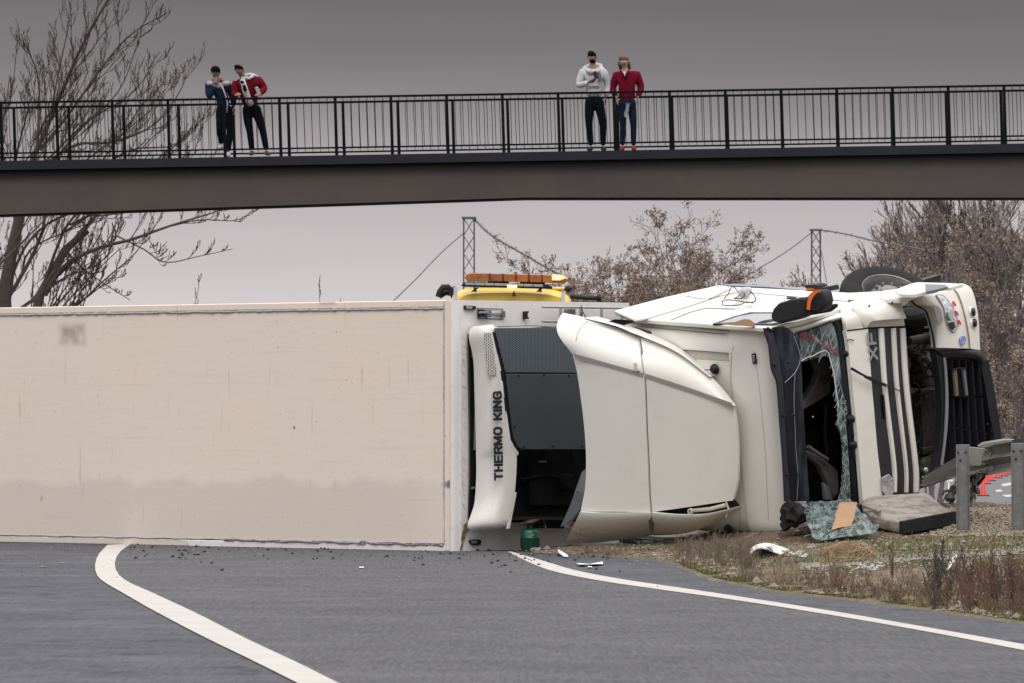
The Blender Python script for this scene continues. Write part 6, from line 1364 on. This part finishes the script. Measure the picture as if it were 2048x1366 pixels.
crum('plastic_bag', 'pale bluish plastic bag caught in the weeds at the right', 'litter', [(1892, 1152), (1900, 1142), (1912, 1133), (1916, 1138), (1905, 1152), (1896, 1158)], M['paper'], h=.12)
mat('pale_grit_white', (.5, .49, .47), .8)
A = Acc()
for i in range(34):
    u = i/33; p_ = gp(1568+u*46+R.uniform(-2, 2), 1116+8*math.sin(u*2.2)+R.uniform(-2, 3)); A.blob(p_+Vector((0, 0, .05+R.random()*.04)), XYZ, (.010+.012*R.random(), .012, .007+.007*R.random()), 6, 4, .5, i)
tag(A.build('foam_crumbs', bpy.data.materials['pale_grit_white'], None), 'trail of white foam crumbs beside the mirror shell', 'litter')
A = Acc()
for i in range(26):
    u = i/25; p_ = gp(1715+u*50+R.uniform(-3, 3), 1150+R.uniform(-4, 4)); A.blob(p_+Vector((0, 0, .05+R.random()*.05)), XYZ, (.010+.012*R.random(), .012, .006+.006*R.random()), 6, 4, .5, i)
tag(A.build('plastic_shreds', bpy.data.materials['pale_grit_white'], None), 'pale plastic shreds among the weeds below the tumbleweed', 'litter')

# grit, pebbles and verge cover
def rockacc(A, p_, s):
    n = len(A.v); q = [Vector((R.uniform(.6, 1)*s*c_[0], R.uniform(.6, 1)*s*c_[1], R.uniform(.5, .9)*s*c_[2])) for c_ in ((1, 0, 0), (0, 1, 0), (-1, 0, 0), (0, -1, 0), (0, 0, .8), (0, 0, -.6))]
    A.v += [p_+v for v in q]; A.f += [[n+a, n+b, n+c_] for a, b, c_ in ((0, 1, 4), (1, 2, 4), (2, 3, 4), (3, 0, 4), (1, 0, 5), (2, 1, 5), (3, 2, 5), (0, 3, 5))]
def speck(name, mt, N, fn): 
    A = Acc()
    for i in range(N):
        r_ = fn()
        if r_: rockacc(A, *r_)
    return tag(A.raw(name, mt), kind='stuff')
def road_pt(x0, x1, ymean, ysd):
    px = R.uniform(x0, x1)
    while noise.noise(Vector((px*.012, 2, 0))) < R.uniform(-.6, .4): px = R.uniform(x0, x1)
    py = 1100+abs(R.gauss(0, 1))*ysd+(px < 880)*(px-880)*.018
    p_ = G(px, min(py, 1290)); return p_
speck('grit', mat('dark_grit', (.035, .030, .026), .9), 560, lambda: (road_pt(250, 1500, 0, 17)+Vector((0, 0, .012)), R.choice((.005, .007, .008, .011, .018, .026))) if R.random() < .75 else (road_pt(0, 1500, 0, 45)+Vector((0, 0, .012)), .008))
speck('grit', mat('pale_grit', (.32, .29, .25), .9), 200, lambda: (road_pt(0, 1500, 0, 26)+Vector((0, 0, .012)), R.choice((.005, .008, .012))))
def vrg(ymin=42, ymax=69.6, xmax=9, pw=1):
    while True:
        Y = R.uniform(ymin, ymax); x0 = xe(Y); X = x0+(R.random()**pw)*(min(xmax, .0785*Y+.6)-x0)
        if X > x0: return Vector((X, Y, vz(X, Y)))
def peb(size):
    def f():
        p_ = vrg(); g = noise.noise(Vector((p_.x*.9, p_.y*.5, 9)))
        if p_.y < 64 and g < -.05: return None
        return p_+Vector((0, 0, size*.2)), size*R.uniform(.4, 1.2)
    return f
speck('pebbles', mat('pale_pebbles', (.34, .29, .235), .9, n=(30, .3, .7), col2=(.24, .21, .18)), 3000, peb(.020))
speck('pebbles', mat('brown_pebbles', (.17, .115, .072), .9, n=(30, .3, .7), col2=(.11, .075, .048)), 8000, peb(.022))
speck('pebbles', mat('large_pebbles', (.30, .26, .215), .9, n=(18, .3, .7), col2=(.20, .17, .14)), 500, peb(.045))
def soil():
    px, py = R.uniform(1560, 1680), R.uniform(1050, 1085); p_ = gp(px, py); return p_, R.uniform(.012, .04)
speck('soil_clods', mat('dug_soil', (.095, .062, .040), .95), 900, soil)
def rg():
    px, py = R.uniform(1860, 2048), R.uniform(1018, 1075); p_ = gp(px, py); return p_+Vector((0, 0, .01)), R.uniform(.008, .028)
speck('gravel', mat('crest_gravel', (.34, .28, .22), .9, n=(20, .3, .7), col2=(.20, .15, .11)), 2600, rg)
def rs():
    px = R.uniform(1600, 2048); py = 1105+35*(2048-px)/500+R.gauss(0, 3.5); 
    return gp(px, min(max(py, 1060), 1200))+Vector((0, 0, .012)), R.uniform(.01, .03)
speck('gravel', mat('gravel_ridge', (.34, .31, .27), .9, n=(30, .3, .7), col2=(.2, .18, .15)), 650, rs)
def blades(name, mt, N, fn, hmin, hmax, wd):
    A = Acc(); c = 0
    while c < N:
        p_ = fn()
        if p_ is None: c += .2; continue
        c += 1; h = R.uniform(hmin, hmax); d = Vector((R.uniform(-1, 1), R.uniform(-1, 1), 0)).normalized(); s = Vector((-d.y, d.x, 0))*wd*R.uniform(.6, 1.2); t_ = p_+Vector((0, 0, h))+d*h*R.uniform(.2, .9)
        m__ = p_+Vector((0, 0, h*.6))+d*h*.2; n = len(A.v); A.v += [p_-s, p_+s, m__+s*.7, m__-s*.7, t_]; A.f += [[n, n+1, n+2, n+3], [n+3, n+2, n+4]]
    return tag(A.raw(name, mt), kind='stuff')
def green():
    p_ = vrg(47, 68.3); n1 = noise.noise(Vector((p_.x*.8+3, p_.y*.35, 1))); n1 += .45*math.exp(-((p_.x-4.1)/1.0)**2-((p_.y-61)/3.5)**2)
    if n1 < .02 or p_.x-xe(p_.y) < .3: return None
    return p_
def edge_moss():
    Y = R.uniform(44, 64); x = xe(Y)+abs(R.gauss(0, .09))
    if noise.noise(Vector((Y*.8, 5, 0))) < -.12: return None
    return Vector((x, Y, vz(x, Y)))
blades('grass', mat('green_grass', (.065, .105, .022), .8, n=(3, .3, .7), col2=(.085, .11, .03)), 17000, green, .012, .045, .0035)
blades('grass', mat('dry_grass', (.25, .20, .115), .8, n=(3, .3, .7), col2=(.17, .125, .07)), 11000, lambda: vrg(43, 69), .012, .06, .0022)
blades('moss', mat('yellow_green_moss', (.115, .115, .022), .9, n=(6, .3, .7), col2=(.075, .085, .018)), 8000, edge_moss, .006, .022, .004)
# dry weeds
def weed(A, p_, h, n=7, spread=.5, r=.0022, tips=None):
    for s_ in range(n):
        a = R.uniform(0, 6.28); d = Vector((math.cos(a)*spread*R.random(), math.sin(a)*spread*R.random(), 1)).normalized(); P = [p_+Vector((R.uniform(-.02, .02), R.uniform(-.02, .02), -.01))]
        hh = h*R.uniform(.55, 1); sg = 4
        for k in range(sg):
            d = (d+Vector((R.uniform(-.3, .3), R.uniform(-.3, .3), R.uniform(-.05, .3)))).normalized(); P.append(P[-1]+d*hh/sg)
        A.tube(P, [r, r*.9, r*.8, r*.6, r*.4], 3)
        for k in range(1, sg+1):
            for _ in range(2):
                e_ = (d*.5+Vector((R.uniform(-1, 1), R.uniform(-1, 1), R.uniform(0, .9)))).normalized(); L = hh*R.uniform(.10, .28); q = P[k]+e_*L*.5; q2 = q+(e_+Vector((R.uniform(-.6, .6), R.uniform(-.6, .6), .5))).normalized()*L*.5
                A.tube([P[k], q, q2], [r*.6, r*.5, r*.35], 3)
                if tips and R.random() < tips: A.tri(q2+Vector((-.006, 0, 0)), q2+Vector((.006, 0, -.004)), q2+Vector((0, .003, .012)))
wgrey = mat('grey_brown_stems', (.20, .155, .115), .9, n=(5, .3, .7), col2=(.13, .10, .075)); wtan = mat('tan_stems', (.44, .32, .19), .9, n=(5, .3, .7), col2=(.22, .15, .085))
wred = mat('rusty_red_stems', (.15, .075, .05), .9, n=(5, .3, .7), col2=(.09, .052, .038)); wdark = mat('dark_dead_stems', (.045, .036, .034), .9, n=(5, .3, .7), col2=(.075, .055, .045)); wbr = mat('brown_stems', (.145, .09, .055), .9, n=(5, .3, .7), col2=(.10, .065, .04))
A = Acc()
for i in range(90):
    px = 1350+R.random()*160; y0 = 1092+(px-1350)*.06; weed(A, gp(px, R.uniform(y0, y0+42)), R.uniform(.10, .24), 6, .9, .0028)
for i in range(14): weed(A, gp(R.uniform(1160, 1240), R.uniform(1106, 1114)), R.uniform(.06, .16), 5, 1.3, .003)
tag(A.raw('dry_weeds', wgrey), kind='stuff')
A = Acc()
for i in range(150): px = R.uniform(1480, 1880); e_ = 1168+(px-1480)*.135; weed(A, gp(px, e_-abs(R.gauss(0, 1))*24-7), R.uniform(.05, .19)*(.5+abs(noise.noise(Vector((px*.013, 4, 0))))*1.6), 5, 1.1, .0026)
tag(A.raw('dry_weeds', mat('mauve_brown_stems', (.145, .11, .09), .9, n=(4, .3, .7), col2=(.22, .165, .12))), kind='stuff')
A = Acc()
for i in range(110): px = R.uniform(1620, 2060); e_ = 1188+(px-1620)*.13; weed(A, gp(px, e_-abs(R.gauss(0, 1))*17-5), R.uniform(.05, .24)*(.45+abs(noise.noise(Vector((px*.017, 9, 0))))*1.9), 4, 1.0, .0025, .4)
tag(A.raw('dry_weeds', wbr), kind='stuff')
A = Acc()
for i in range(46): px = R.choice((1868, 1885, 1905, 1940, 1990, 2020, 2050))+R.gauss(0, 9); weed(A, gp(px, R.uniform(1150, 1224)), R.uniform(.12, .34), 4, .4, .0027, .9)
tag(A.raw('dead_weeds', wdark), kind='stuff')
A = Acc()
for i in range(48): px = R.choice((1935, 1965, 1980, 2005, 2035, 2055))+R.gauss(0, 9); weed(A, gp(px, R.uniform(1165, 1236)), R.uniform(.12, .36), 4, .4, .0026, .9)
tag(A.raw('reddish_weeds', wred), kind='stuff')
# taller single weeds that stand out
def tall(px, py, h, m_, label):
    A = Acc(); b = gp(px, py)
    for s_ in range(3):
        P = [b]; d = Vector((R.uniform(-.1, .12), R.uniform(-.1, .1), 1)).normalized(); hh = h*(1-.2*s_)
        for k in range(8): d = (d+Vector((R.uniform(-.1, .12), R.uniform(-.1, .1), .1))).normalized(); P.append(P[-1]+d*hh/8)
        A.tube(P, [.0045-.0004*k for k in range(9)], 4)
        for k in range(2, 9):
            for _ in range(5):
                e_ = Vector((R.uniform(-1, 1), R.uniform(-1, 1), R.uniform(.5, 1.6))).normalized()*hh*.07; A.tube([P[k], P[k]+e_, P[k]+e_*1.7+Vector((0, 0, .01))], [.0022, .003, .0015], 3)
    return tag(A.build('weed', m_), label, 'weed')
tall(1880, 1196, .40, wdark, 'tall dark dead weed, leftmost of the tall stalks by the road edge'); tall(1972, 1215, .46, wred, 'tall rusty red weed stalk near the right edge of the picture')
tall(1938, 1200, .34, wdark, 'dark dead weed between the tall dark stalk and the rusty red one'); tall(2026, 1222, .40, wred, 'rusty red weed stalk nearest the right border'); tall(1785, 1165, .26, wbr, 'slim brown weed stalk standing right of the tumbleweed')
A = Acc(); c0 = gp(1700, 1128)+Vector((0, 0, .10))
for i in range(190):
    d = Vector((R.gauss(0, 1), R.gauss(0, 1), abs(R.gauss(0, 1))*.8)).normalized(); t_ = d.cross(Vector((R.gauss(0, 1), R.gauss(0, 1), R.gauss(0, 1)))).normalized(); r0 = R.uniform(.6, 1)
    P = [c0+Vector((q.x*.28, q.y*.22, q.z*.19-.08))*r0 for q in [(d*math.cos(a)+t_*math.sin(a)) for a in (0, .3, .6, .9)]]; A.tube(P, .0027, 3)
tag(A.build('tumbleweed', wtan), 'tangled straw-coloured tumbleweed on the verge below the cardboard', 'tumbleweed')
A = Acc()
for i in range(40): q = gp(1566+R.uniform(-28, 30), 1160+R.uniform(-6, 10)); weed(A, q, R.uniform(.05, .12), 3, 1.2, .002)
tag(A.build('dry_tuft', wtan), 'small tan dry tuft at the shoulder edge below the mirror shell', 'dry tuft')

# ------------------------------------------------ trees
def grow(A, p, d, L, r, lv, P_, leaves=None):
    """recursive branch; P_: dict(n children per level, angle, trop, wob, taper, lf)"""
    sg = P_['sg'][lv]; pts = [p]; q = p; dd = d.normalized(); rr = [r]
    for k in range(sg):
        dd = (dd+Vector((R.gauss(0, 1), R.gauss(0, 1), R.gauss(0, 1)))*P_['wob']+P_['trop']*P_['tr'][lv]).normalized(); q = q+dd*L/sg; pts.append(q); rr.append(max(r*(1-.72*(k+1)/sg), P_['rmin']))
    A.tube(pts, rr, 5 if r > .05 else 3, cap=False)
    if lv+1 < P_['lv']:
        n = P_['n'][lv]
        for i in range(n):
            u = P_['u0']+(1-P_['u0'])*(i+R.random())/n; j = min(int(u*sg), sg-1); b = pts[j].lerp(pts[j+1], u*sg-j); ax = (pts[j+1]-pts[j]).normalized(); o_ = Vector((R.gauss(0, 1), R.gauss(0, 1)*P_.get('dy', 1), R.gauss(0, 1))); o_ = (o_-ax*o_.dot(ax)).normalized()
            g = P_['ang']*R.uniform(.7, 1.25); nd = ax*math.cos(g)+o_*math.sin(g)
            grow(A, b, nd, L*P_['ls']*R.uniform(.6, 1.15)*(1.1-u*.5), max(r*P_['rs']*(1-.55*u), P_['rmin']), lv+1, P_, leaves)
    elif leaves is not None and R.random() < P_['lf']:
        cl_ = P_['cl']
        for _ in range(P_['ln']):
            c = pts[-1]+Vector((R.gauss(0, 1), R.gauss(0, 1), R.gauss(0, .8)))*cl_; a = Vector((R.gauss(0, 1), R.gauss(0, 1), R.gauss(0, 1))).normalized()*P_['lsz']*R.uniform(.5, 1.2); b = a.orthogonal().normalized()*P_['lsz']*R.uniform(.3, .8)
            leaves.quadleaf(c, a, b)
def limb(A, pts, Y, r0, r1, P_, nchild, L, leaves=None, lv=1, zdep=.6):
    c = curve(pts, 16); ph = R.uniform(0, 6); Q = [W(p.x, p.y, Y+zdep*math.sin(ph+i*.18)*i/8) for i, p in enumerate(c)]; rr = [r0+(r1-r0)*i/15 for i in range(16)]; A.tube(Q, rr, 7, cap=False)
    for i in range(nchild):
        u = .12+.86*(i+R.random())/nchild; j = min(int(u*15), 14); b = Q[j].lerp(Q[j+1], u*15-j); ax = (Q[j+1]-Q[j]).normalized(); o_ = Vector((R.gauss(0, 1), R.gauss(0, .7), R.gauss(0, 1))); o_ = (o_-ax*o_.dot(ax)).normalized(); g = P_['ang']*R.uniform(.6, 1.2)
        grow(A, b, ax*math.cos(g)+o_*math.sin(g), L*R.uniform(.5, 1.2)*(1.15-.5*u), max(rr[j]*.45, P_['rmin']*1.5), lv, P_, leaves)
bark = mat('dark_bark', (.045, .037, .034), .9, n=(8, .3, .7), col2=(.08, .062, .054)); bark2 = mat('grey_bark', (.17, .145, .135), .9, n=(4, .3, .7), col2=(.11, .095, .09)); bark3 = mat('violet_grey_bark', (.20, .165, .155), .9, n=(.8, .35, .65), col2=(.11, .09, .088))
UP = Vector((0, 0, 1))
PA = dict(sg=[6, 6, 5, 4], n=[7, 5, 3, 0], ang=.60, tr=[.1, .17, .24, .3], trop=UP, wob=.085, ls=.50, rs=.50, rmin=.0062, lv=4, u0=.15)
ltree = empty('bare_tree', (W(40, 828, 141).x, 141, gzf(-10, 141)), 'large bare tree spreading its branches behind the left end of the footbridge', 'tree')
A = Acc(); Yt = 141
base = W(20, 828, Yt); base.z = gzf(base.x, Yt)
A.tube([base, W(14, 700, Yt), W(8, 600, Yt), W(20, 520, Yt), W(40, 430, Yt), W(60, 330, Yt)], [.20, .17, .15, .13, .11, .08], 10, cap=False)
A.tube([base+Vector((.3, 0, 0)), W(60, 680, Yt), W(80, 590, Yt), W(130, 500, Yt), W(175, 460, Yt)], [.14, .12, .10, .085, .07], 9, cap=False); A.build('trunk', bark, ltree, smooth=True, sharp=80)
A = Acc()
limbs = [([(60, 330), (100, 240), (130, 170), (170, 80), (250, -60)], .07, .02, 8, 1.3), ([(90, 590), (130, 530), (200, 495), (260, 480), (330, 455), (400, 433), (450, 418), (478, 405)], .075, .012, 6, .9),
         ([(330, 455), (400, 440), (470, 441), (500, 425), (515, 420)], .022, .008, 6, .5), ([(110, 540), (160, 470), (230, 390), (300, 330), (370, 275), (405, 235)], .055, .012, 9, 1.1),
         ([(75, 340), (150, 290), (220, 285), (300, 255), (350, 200), (383, 130)], .05, .010, 9, 1.0), ([(70, 320), (78, 240), (75, 150), (48, 85)], .05, .012, 7, 1.0),
         ([(80, 300), (140, 225), (200, 140), (260, 70), (335, 25)], .05, .011, 10, 1.1), ([(40, 430), (100, 380), (180, 350), (260, 300), (350, 290), (392, 240)], .055, .010, 9, 1.0),
         ([(14, 600), (60, 520), (90, 440), (90, 300), (110, 180), (140, 40)], .06, .012, 9, 1.1), ([(0, 500), (-40, 400), (0, 280), (20, 150)], .06, .012, 7, 1.0),
         ([(80, 590), (120, 480), (150, 430), (250, 330), (330, 250)], .05, .011, 8, .9), ([(130, 500), (170, 540), (220, 575), (260, 600)], .03, .010, 5, .5), ([(230, 470), (290, 500), (330, 525), (400, 512), (465, 498)], .024, .008, 7, .42),
         ([(20, 560), (60, 480), (130, 430), (220, 430), (300, 405)], .045, .010, 8, .8), ([(60, 700), (110, 640), (180, 590), (240, 540)], .04, .010, 7, .6), ([(290, 465), (310, 500), (320, 528), (330, 532)], .012, .006, 4, .25),
         ([(150, 430), (220, 370), (300, 350), (395, 330)], .035, .008, 9, .8), ([(120, 470), (200, 420), (300, 395), (370, 340)], .035, .008, 9, .8), ([(100, 330), (180, 240), (260, 190), (325, 110)], .035, .008, 9, .9), ([(90, 380), (200, 300), (290, 230), (350, 165)], .035, .008, 10, .9),
          ([(70, 280), (130, 170), (190, 90), (240, 20)], .035, .008, 9, .9), ([(140, 450), (240, 400), (330, 370), (395, 300)], .035, .008, 9, .7), ([(160, 380), (250, 260), (300, 190), (370, 140)], .03, .008, 9, .8), ([(120, 400), (150, 250), (200, 150), (215, 60)], .035, .008, 9, .8), ([(0, 620), (40, 560), (60, 500), (140, 460), (200, 440)], .04, .010, 8, .8), ([(30, 470), (30, 330), (60, 200), (50, 160)], .045, .010, 8, .9)]
for pts, r0, r1, nc, L in limbs: limb(A, pts, Yt, r0*.75, r1*.8, PA, int(nc*1.25), L*1.1)
for i in range(16):
    x0 = R.uniform(-40, 150); y0 = R.uniform(600, 720); dx = R.uniform(20, 240); limb(A, [(x0, y0), (x0+dx*.4, y0-60), (x0+dx*.8, y0-R.uniform(100, 140)), (x0+dx, y0-R.uniform(140, 240))], Yt+R.uniform(-1.5, 3), .020, .007, PA, 7, .6)
for i in range(10):
    x0 = R.uniform(-60, 120); y0 = R.uniform(330, 640); dx = R.uniform(10, 230); limb(A, [(x0, y0), (x0+dx*.4, y0-80), (x0+dx*.8, y0-R.uniform(140, 190)), (x0+dx, y0-R.uniform(210, 290))], Yt+R.uniform(-1.5, 3), .024, .007, PA, 6, .7)
A.raw('crown', bark, ltree)
def simple_tree(name, label, group, px, Y, top, m_, PR, nst, spread, r0, lean=(0, 0), lmat=None, ylow=None, sp0=.12, bx=0.0):
    if px >= 1840 and Y < 170:
        Y *= 2.05; r0 *= 1.9; bx *= 2; sp0 *= 2; PR = dict(PR); PR.update(rmin=PR['rmin']*2, lsz=PR.get('lsz', .02)*1.9, cl=PR.get('cl', .05)*2)
    b = W(px, 828, Y); b.z = gzf(b.x, Y); H = (HZ-top)/FP*Y+CH-b.z
    t_ = empty(name, b, label, 'tree' if 'tree' in name else 'bush', group); A = Acc(); LV = Acc() if lmat else None; A2 = Acc()
    for s_ in range(nst):
        d = Vector((lean[0]+R.gauss(0, 1)*spread, lean[1]+R.gauss(0, 1)*spread*.8, 1)).normalized(); P = [b+Vector((R.uniform(-1, 1)*(sp0+bx), R.uniform(-1, 1)*sp0, -.1))]; hh = H*R.uniform(.30, .5)
        for k in range(4): P.append(P[-1]+d*hh/4); d = (d+Vector((R.gauss(0, .06), R.gauss(0, .06), .02))).normalized()
        A.tube(P, [r0, r0*.9, r0*.8, r0*.7, r0*.6], 6, cap=False)
        grow(A2, P[-1], d, H*.45*R.uniform(.75, 1.15), r0*.6, 0, PR, LV); 
        for q in (1, 2, 3): grow(A2, P[q], (d+Vector((R.gauss(0, .5), R.gauss(0, .5), 0))).normalized(), H*.34*R.uniform(.7, 1.1), r0*.42, 1, PR, LV)
    A.raw('trunk', m_, t_, smooth=True); A2.raw('crown', m_, t_)
    if LV and LV.v: tag(LV.raw('leaves', lmat, t_), kind='stuff')
    return t_
lf1 = mat('dead_brown_leaves', (.22, .145, .10), .8, n=(2, .3, .7), col2=(.14, .092, .068)); lf2 = mat('tan_seed_clusters', (.33, .225, .155), .8, n=(.8, .3, .7), col2=(.21, .15, .115))
PB = dict(sg=[6, 5, 4, 3], n=[8, 6, 4, 0], ang=.72, tr=[.02, .04, .06, .1], trop=UP, wob=.09, ls=.50, rs=.45, rmin=.0062, lv=4, u0=.12, lf=.36, ln=12, cl=.055, lsz=.026)
for i, (px, Y, top, n_, lab) in enumerate(((1325, 150, 395, 5, 'bush with brown seed clusters rising highest above the cab roof'), (1400, 153, 470, 4, 'bush with brown seed clusters, right part of the clump above the cab'), (1250, 151, 470, 5, 'bush with brown seed clusters, left part of the clump right of the amber light'), (1190, 154, 540, 3, 'low thin bush just right of the amber light bar'), (1440, 156, 505, 3, 'low brown bush at the right end of the clump above the cab roof'), (1345, 158, 500, 4, 'dense brown bush low in the middle of the clump above the cab'), (1290, 155, 440, 5, 'rounded brown bush between the left and the highest bush of the clump'), (1370, 156, 440, 5, 'rounded brown bush just right of the highest one in the clump'), (1215, 157, 500, 4, 'brown bush at the left shoulder of the clump above the trailer front'))):
    simple_tree('seedy_bush', lab, 'bushes with brown clusters above the cab', px, Y, top, bark2, PB, n_+1, .30, .045, (0, 0), lf1, bx=.35)
for i, (px, Y, top, n_, lab) in enumerate(((1290, 146, 540, 5, 'low brown undergrowth just above the trailer edge and left of the cab'), (1225, 146, 555, 5, 'low brown undergrowth right behind the side arm of the recovery truck'), (1380, 147, 545, 5, 'low brown undergrowth behind the white cab flank'), (1460, 149, 560, 4, 'low sparse undergrowth behind the tangled cable'))):
    simple_tree('seedy_bush', lab, 'bushes with brown clusters above the cab', px, Y, top, bark2, PB, n_, .25, .04, (0, 0), lf1, bx=.5)
# right-hand thicket
PC = dict(sg=[6, 5, 4, 3], n=[9, 6, 4, 0], ang=.48, tr=[.04, .08, .12, .15], trop=Vector((-.35, 0, 1)), wob=.07, ls=.52, rs=.5, rmin=.0085, lv=4, u0=.15, lf=.32, ln=6, cl=.06, lsz=.019)
PD = dict(PC); PD.update(lf=.0, trop=Vector((-.2, 0, 1)))
RT = [(1800, 150, 505, 6, (-.12, 0), 'thin-twigged tan tree at the left rim of the right thicket'), (1870, 146, 415, 6, (-.15, 0), 'tan bushy tree above the torn headlight corner'), (1940, 150, 370, 6, (-.12, 0), 'tan leafy tree behind the right end of the bridge girder'),
      (1990, 141, 560, 6, (-.1, 0), 'low brown bush right of the bumper corner'), (2040, 145, 440, 6, (-.12, 0), 'brown tree at the right border of the picture'), (2100, 150, 360, 5, (-.2, 0), 'tree just beyond the right border, its twigs reaching in'),
      (1900, 138, 640, 5, (0, 0), 'low scrub bush behind the bumper grille'), (1740, 155, 545, 6, (-.1, 0), 'thin pale bush behind the upturned wheel'), (1830, 143, 480, 6, (-.12, 0), 'tan tree directly above the upturned wheel'), (1760, 147, 530, 5, (-.15, 0), 'low tan bush at the left of the upturned wheel'), (2000, 152, 380, 7, (-.1, 0), 'tall brown tree under the right end of the girder'), (1880, 156, 400, 6, (-.1, 0), 'tall tan tree behind the bushy one above the headlight'), (2030, 138, 680, 6, (0, 0), 'low scrub bush above the guardrail at the right'), (1960, 136, 760, 5, (0, 0), 'lowest scrub behind the black bumper grille')]
for (px, Y, top, n_, ln_, lab) in RT: simple_tree('brown_tree' if top < 520 else 'scrub_bush', lab, 'brown trees and scrub at the right', px, Y, top, bark3, PC, n_, .16, .06, ln_, lf2, bx=.5)
for (px, Y, top, n_, lab) in ((1985, 148, 330, 5, 'dark bare tree with steep branches between the tan trees at right'), (2045, 152, 300, 5, 'dark bare tree with steep branches at the right border'), (1925, 156, 400, 4, 'dark bare tree behind the tan trees, left of its fellows')):
    simple_tree('bare_tree', lab, 'dark bare trees at the right', px, Y, top, bark, PD, n_, .13, .075, (-.05, 0))
# thin tips showing above the trailer and beyond
PE = dict(PA); PE.update(n=[4, 3, 2, 0], rmin=.010, ls=.45)
for (px, Y, top, lab) in ((850, 165, 515, 'faint bare treetop left of the recovery truck'), (655, 165, 548, 'faint twig tips over the trailer edge near its middle'), (490, 160, 566, 'short bare twig tips above the trailer, right of the big tree'), (330, 160, 566, 'bare twig tips above the trailer near the big bare tree'), (1095, 170, 486, 'pale bare treetop behind the right end of the light bar'), (1850, 175, 262, 'faint treetop tip seen through the railing at right'), (1150, 172, 500, 'pale bare treetop left of the brown bushes')):
    simple_tree('bare_tree', lab, 'distant bare treetops', px, Y, top, bark2, PE, 3, .10, .03)
# dense dark wood far behind the thicket
A = Acc()
for i in range(240):
    X = R.uniform(18, 50); Y = R.uniform(345, 390); b = Vector((X, Y, LOW)); H = R.uniform(3.6, 7.6)+.10*(X-18)
    PF = dict(PC); PF.update(lv=3, n=[7, 5, 0, 0], rmin=.026, lf=0); grow(A, b, Vector((R.gauss(0, .15), 0, 1)), H, .10, 0, PF)
tag(A.raw('far_wood', bark3), kind='stuff')
print('verts', sum(len(o.data.vertices) for o in bpy.data.objects if o.type == 'MESH'))
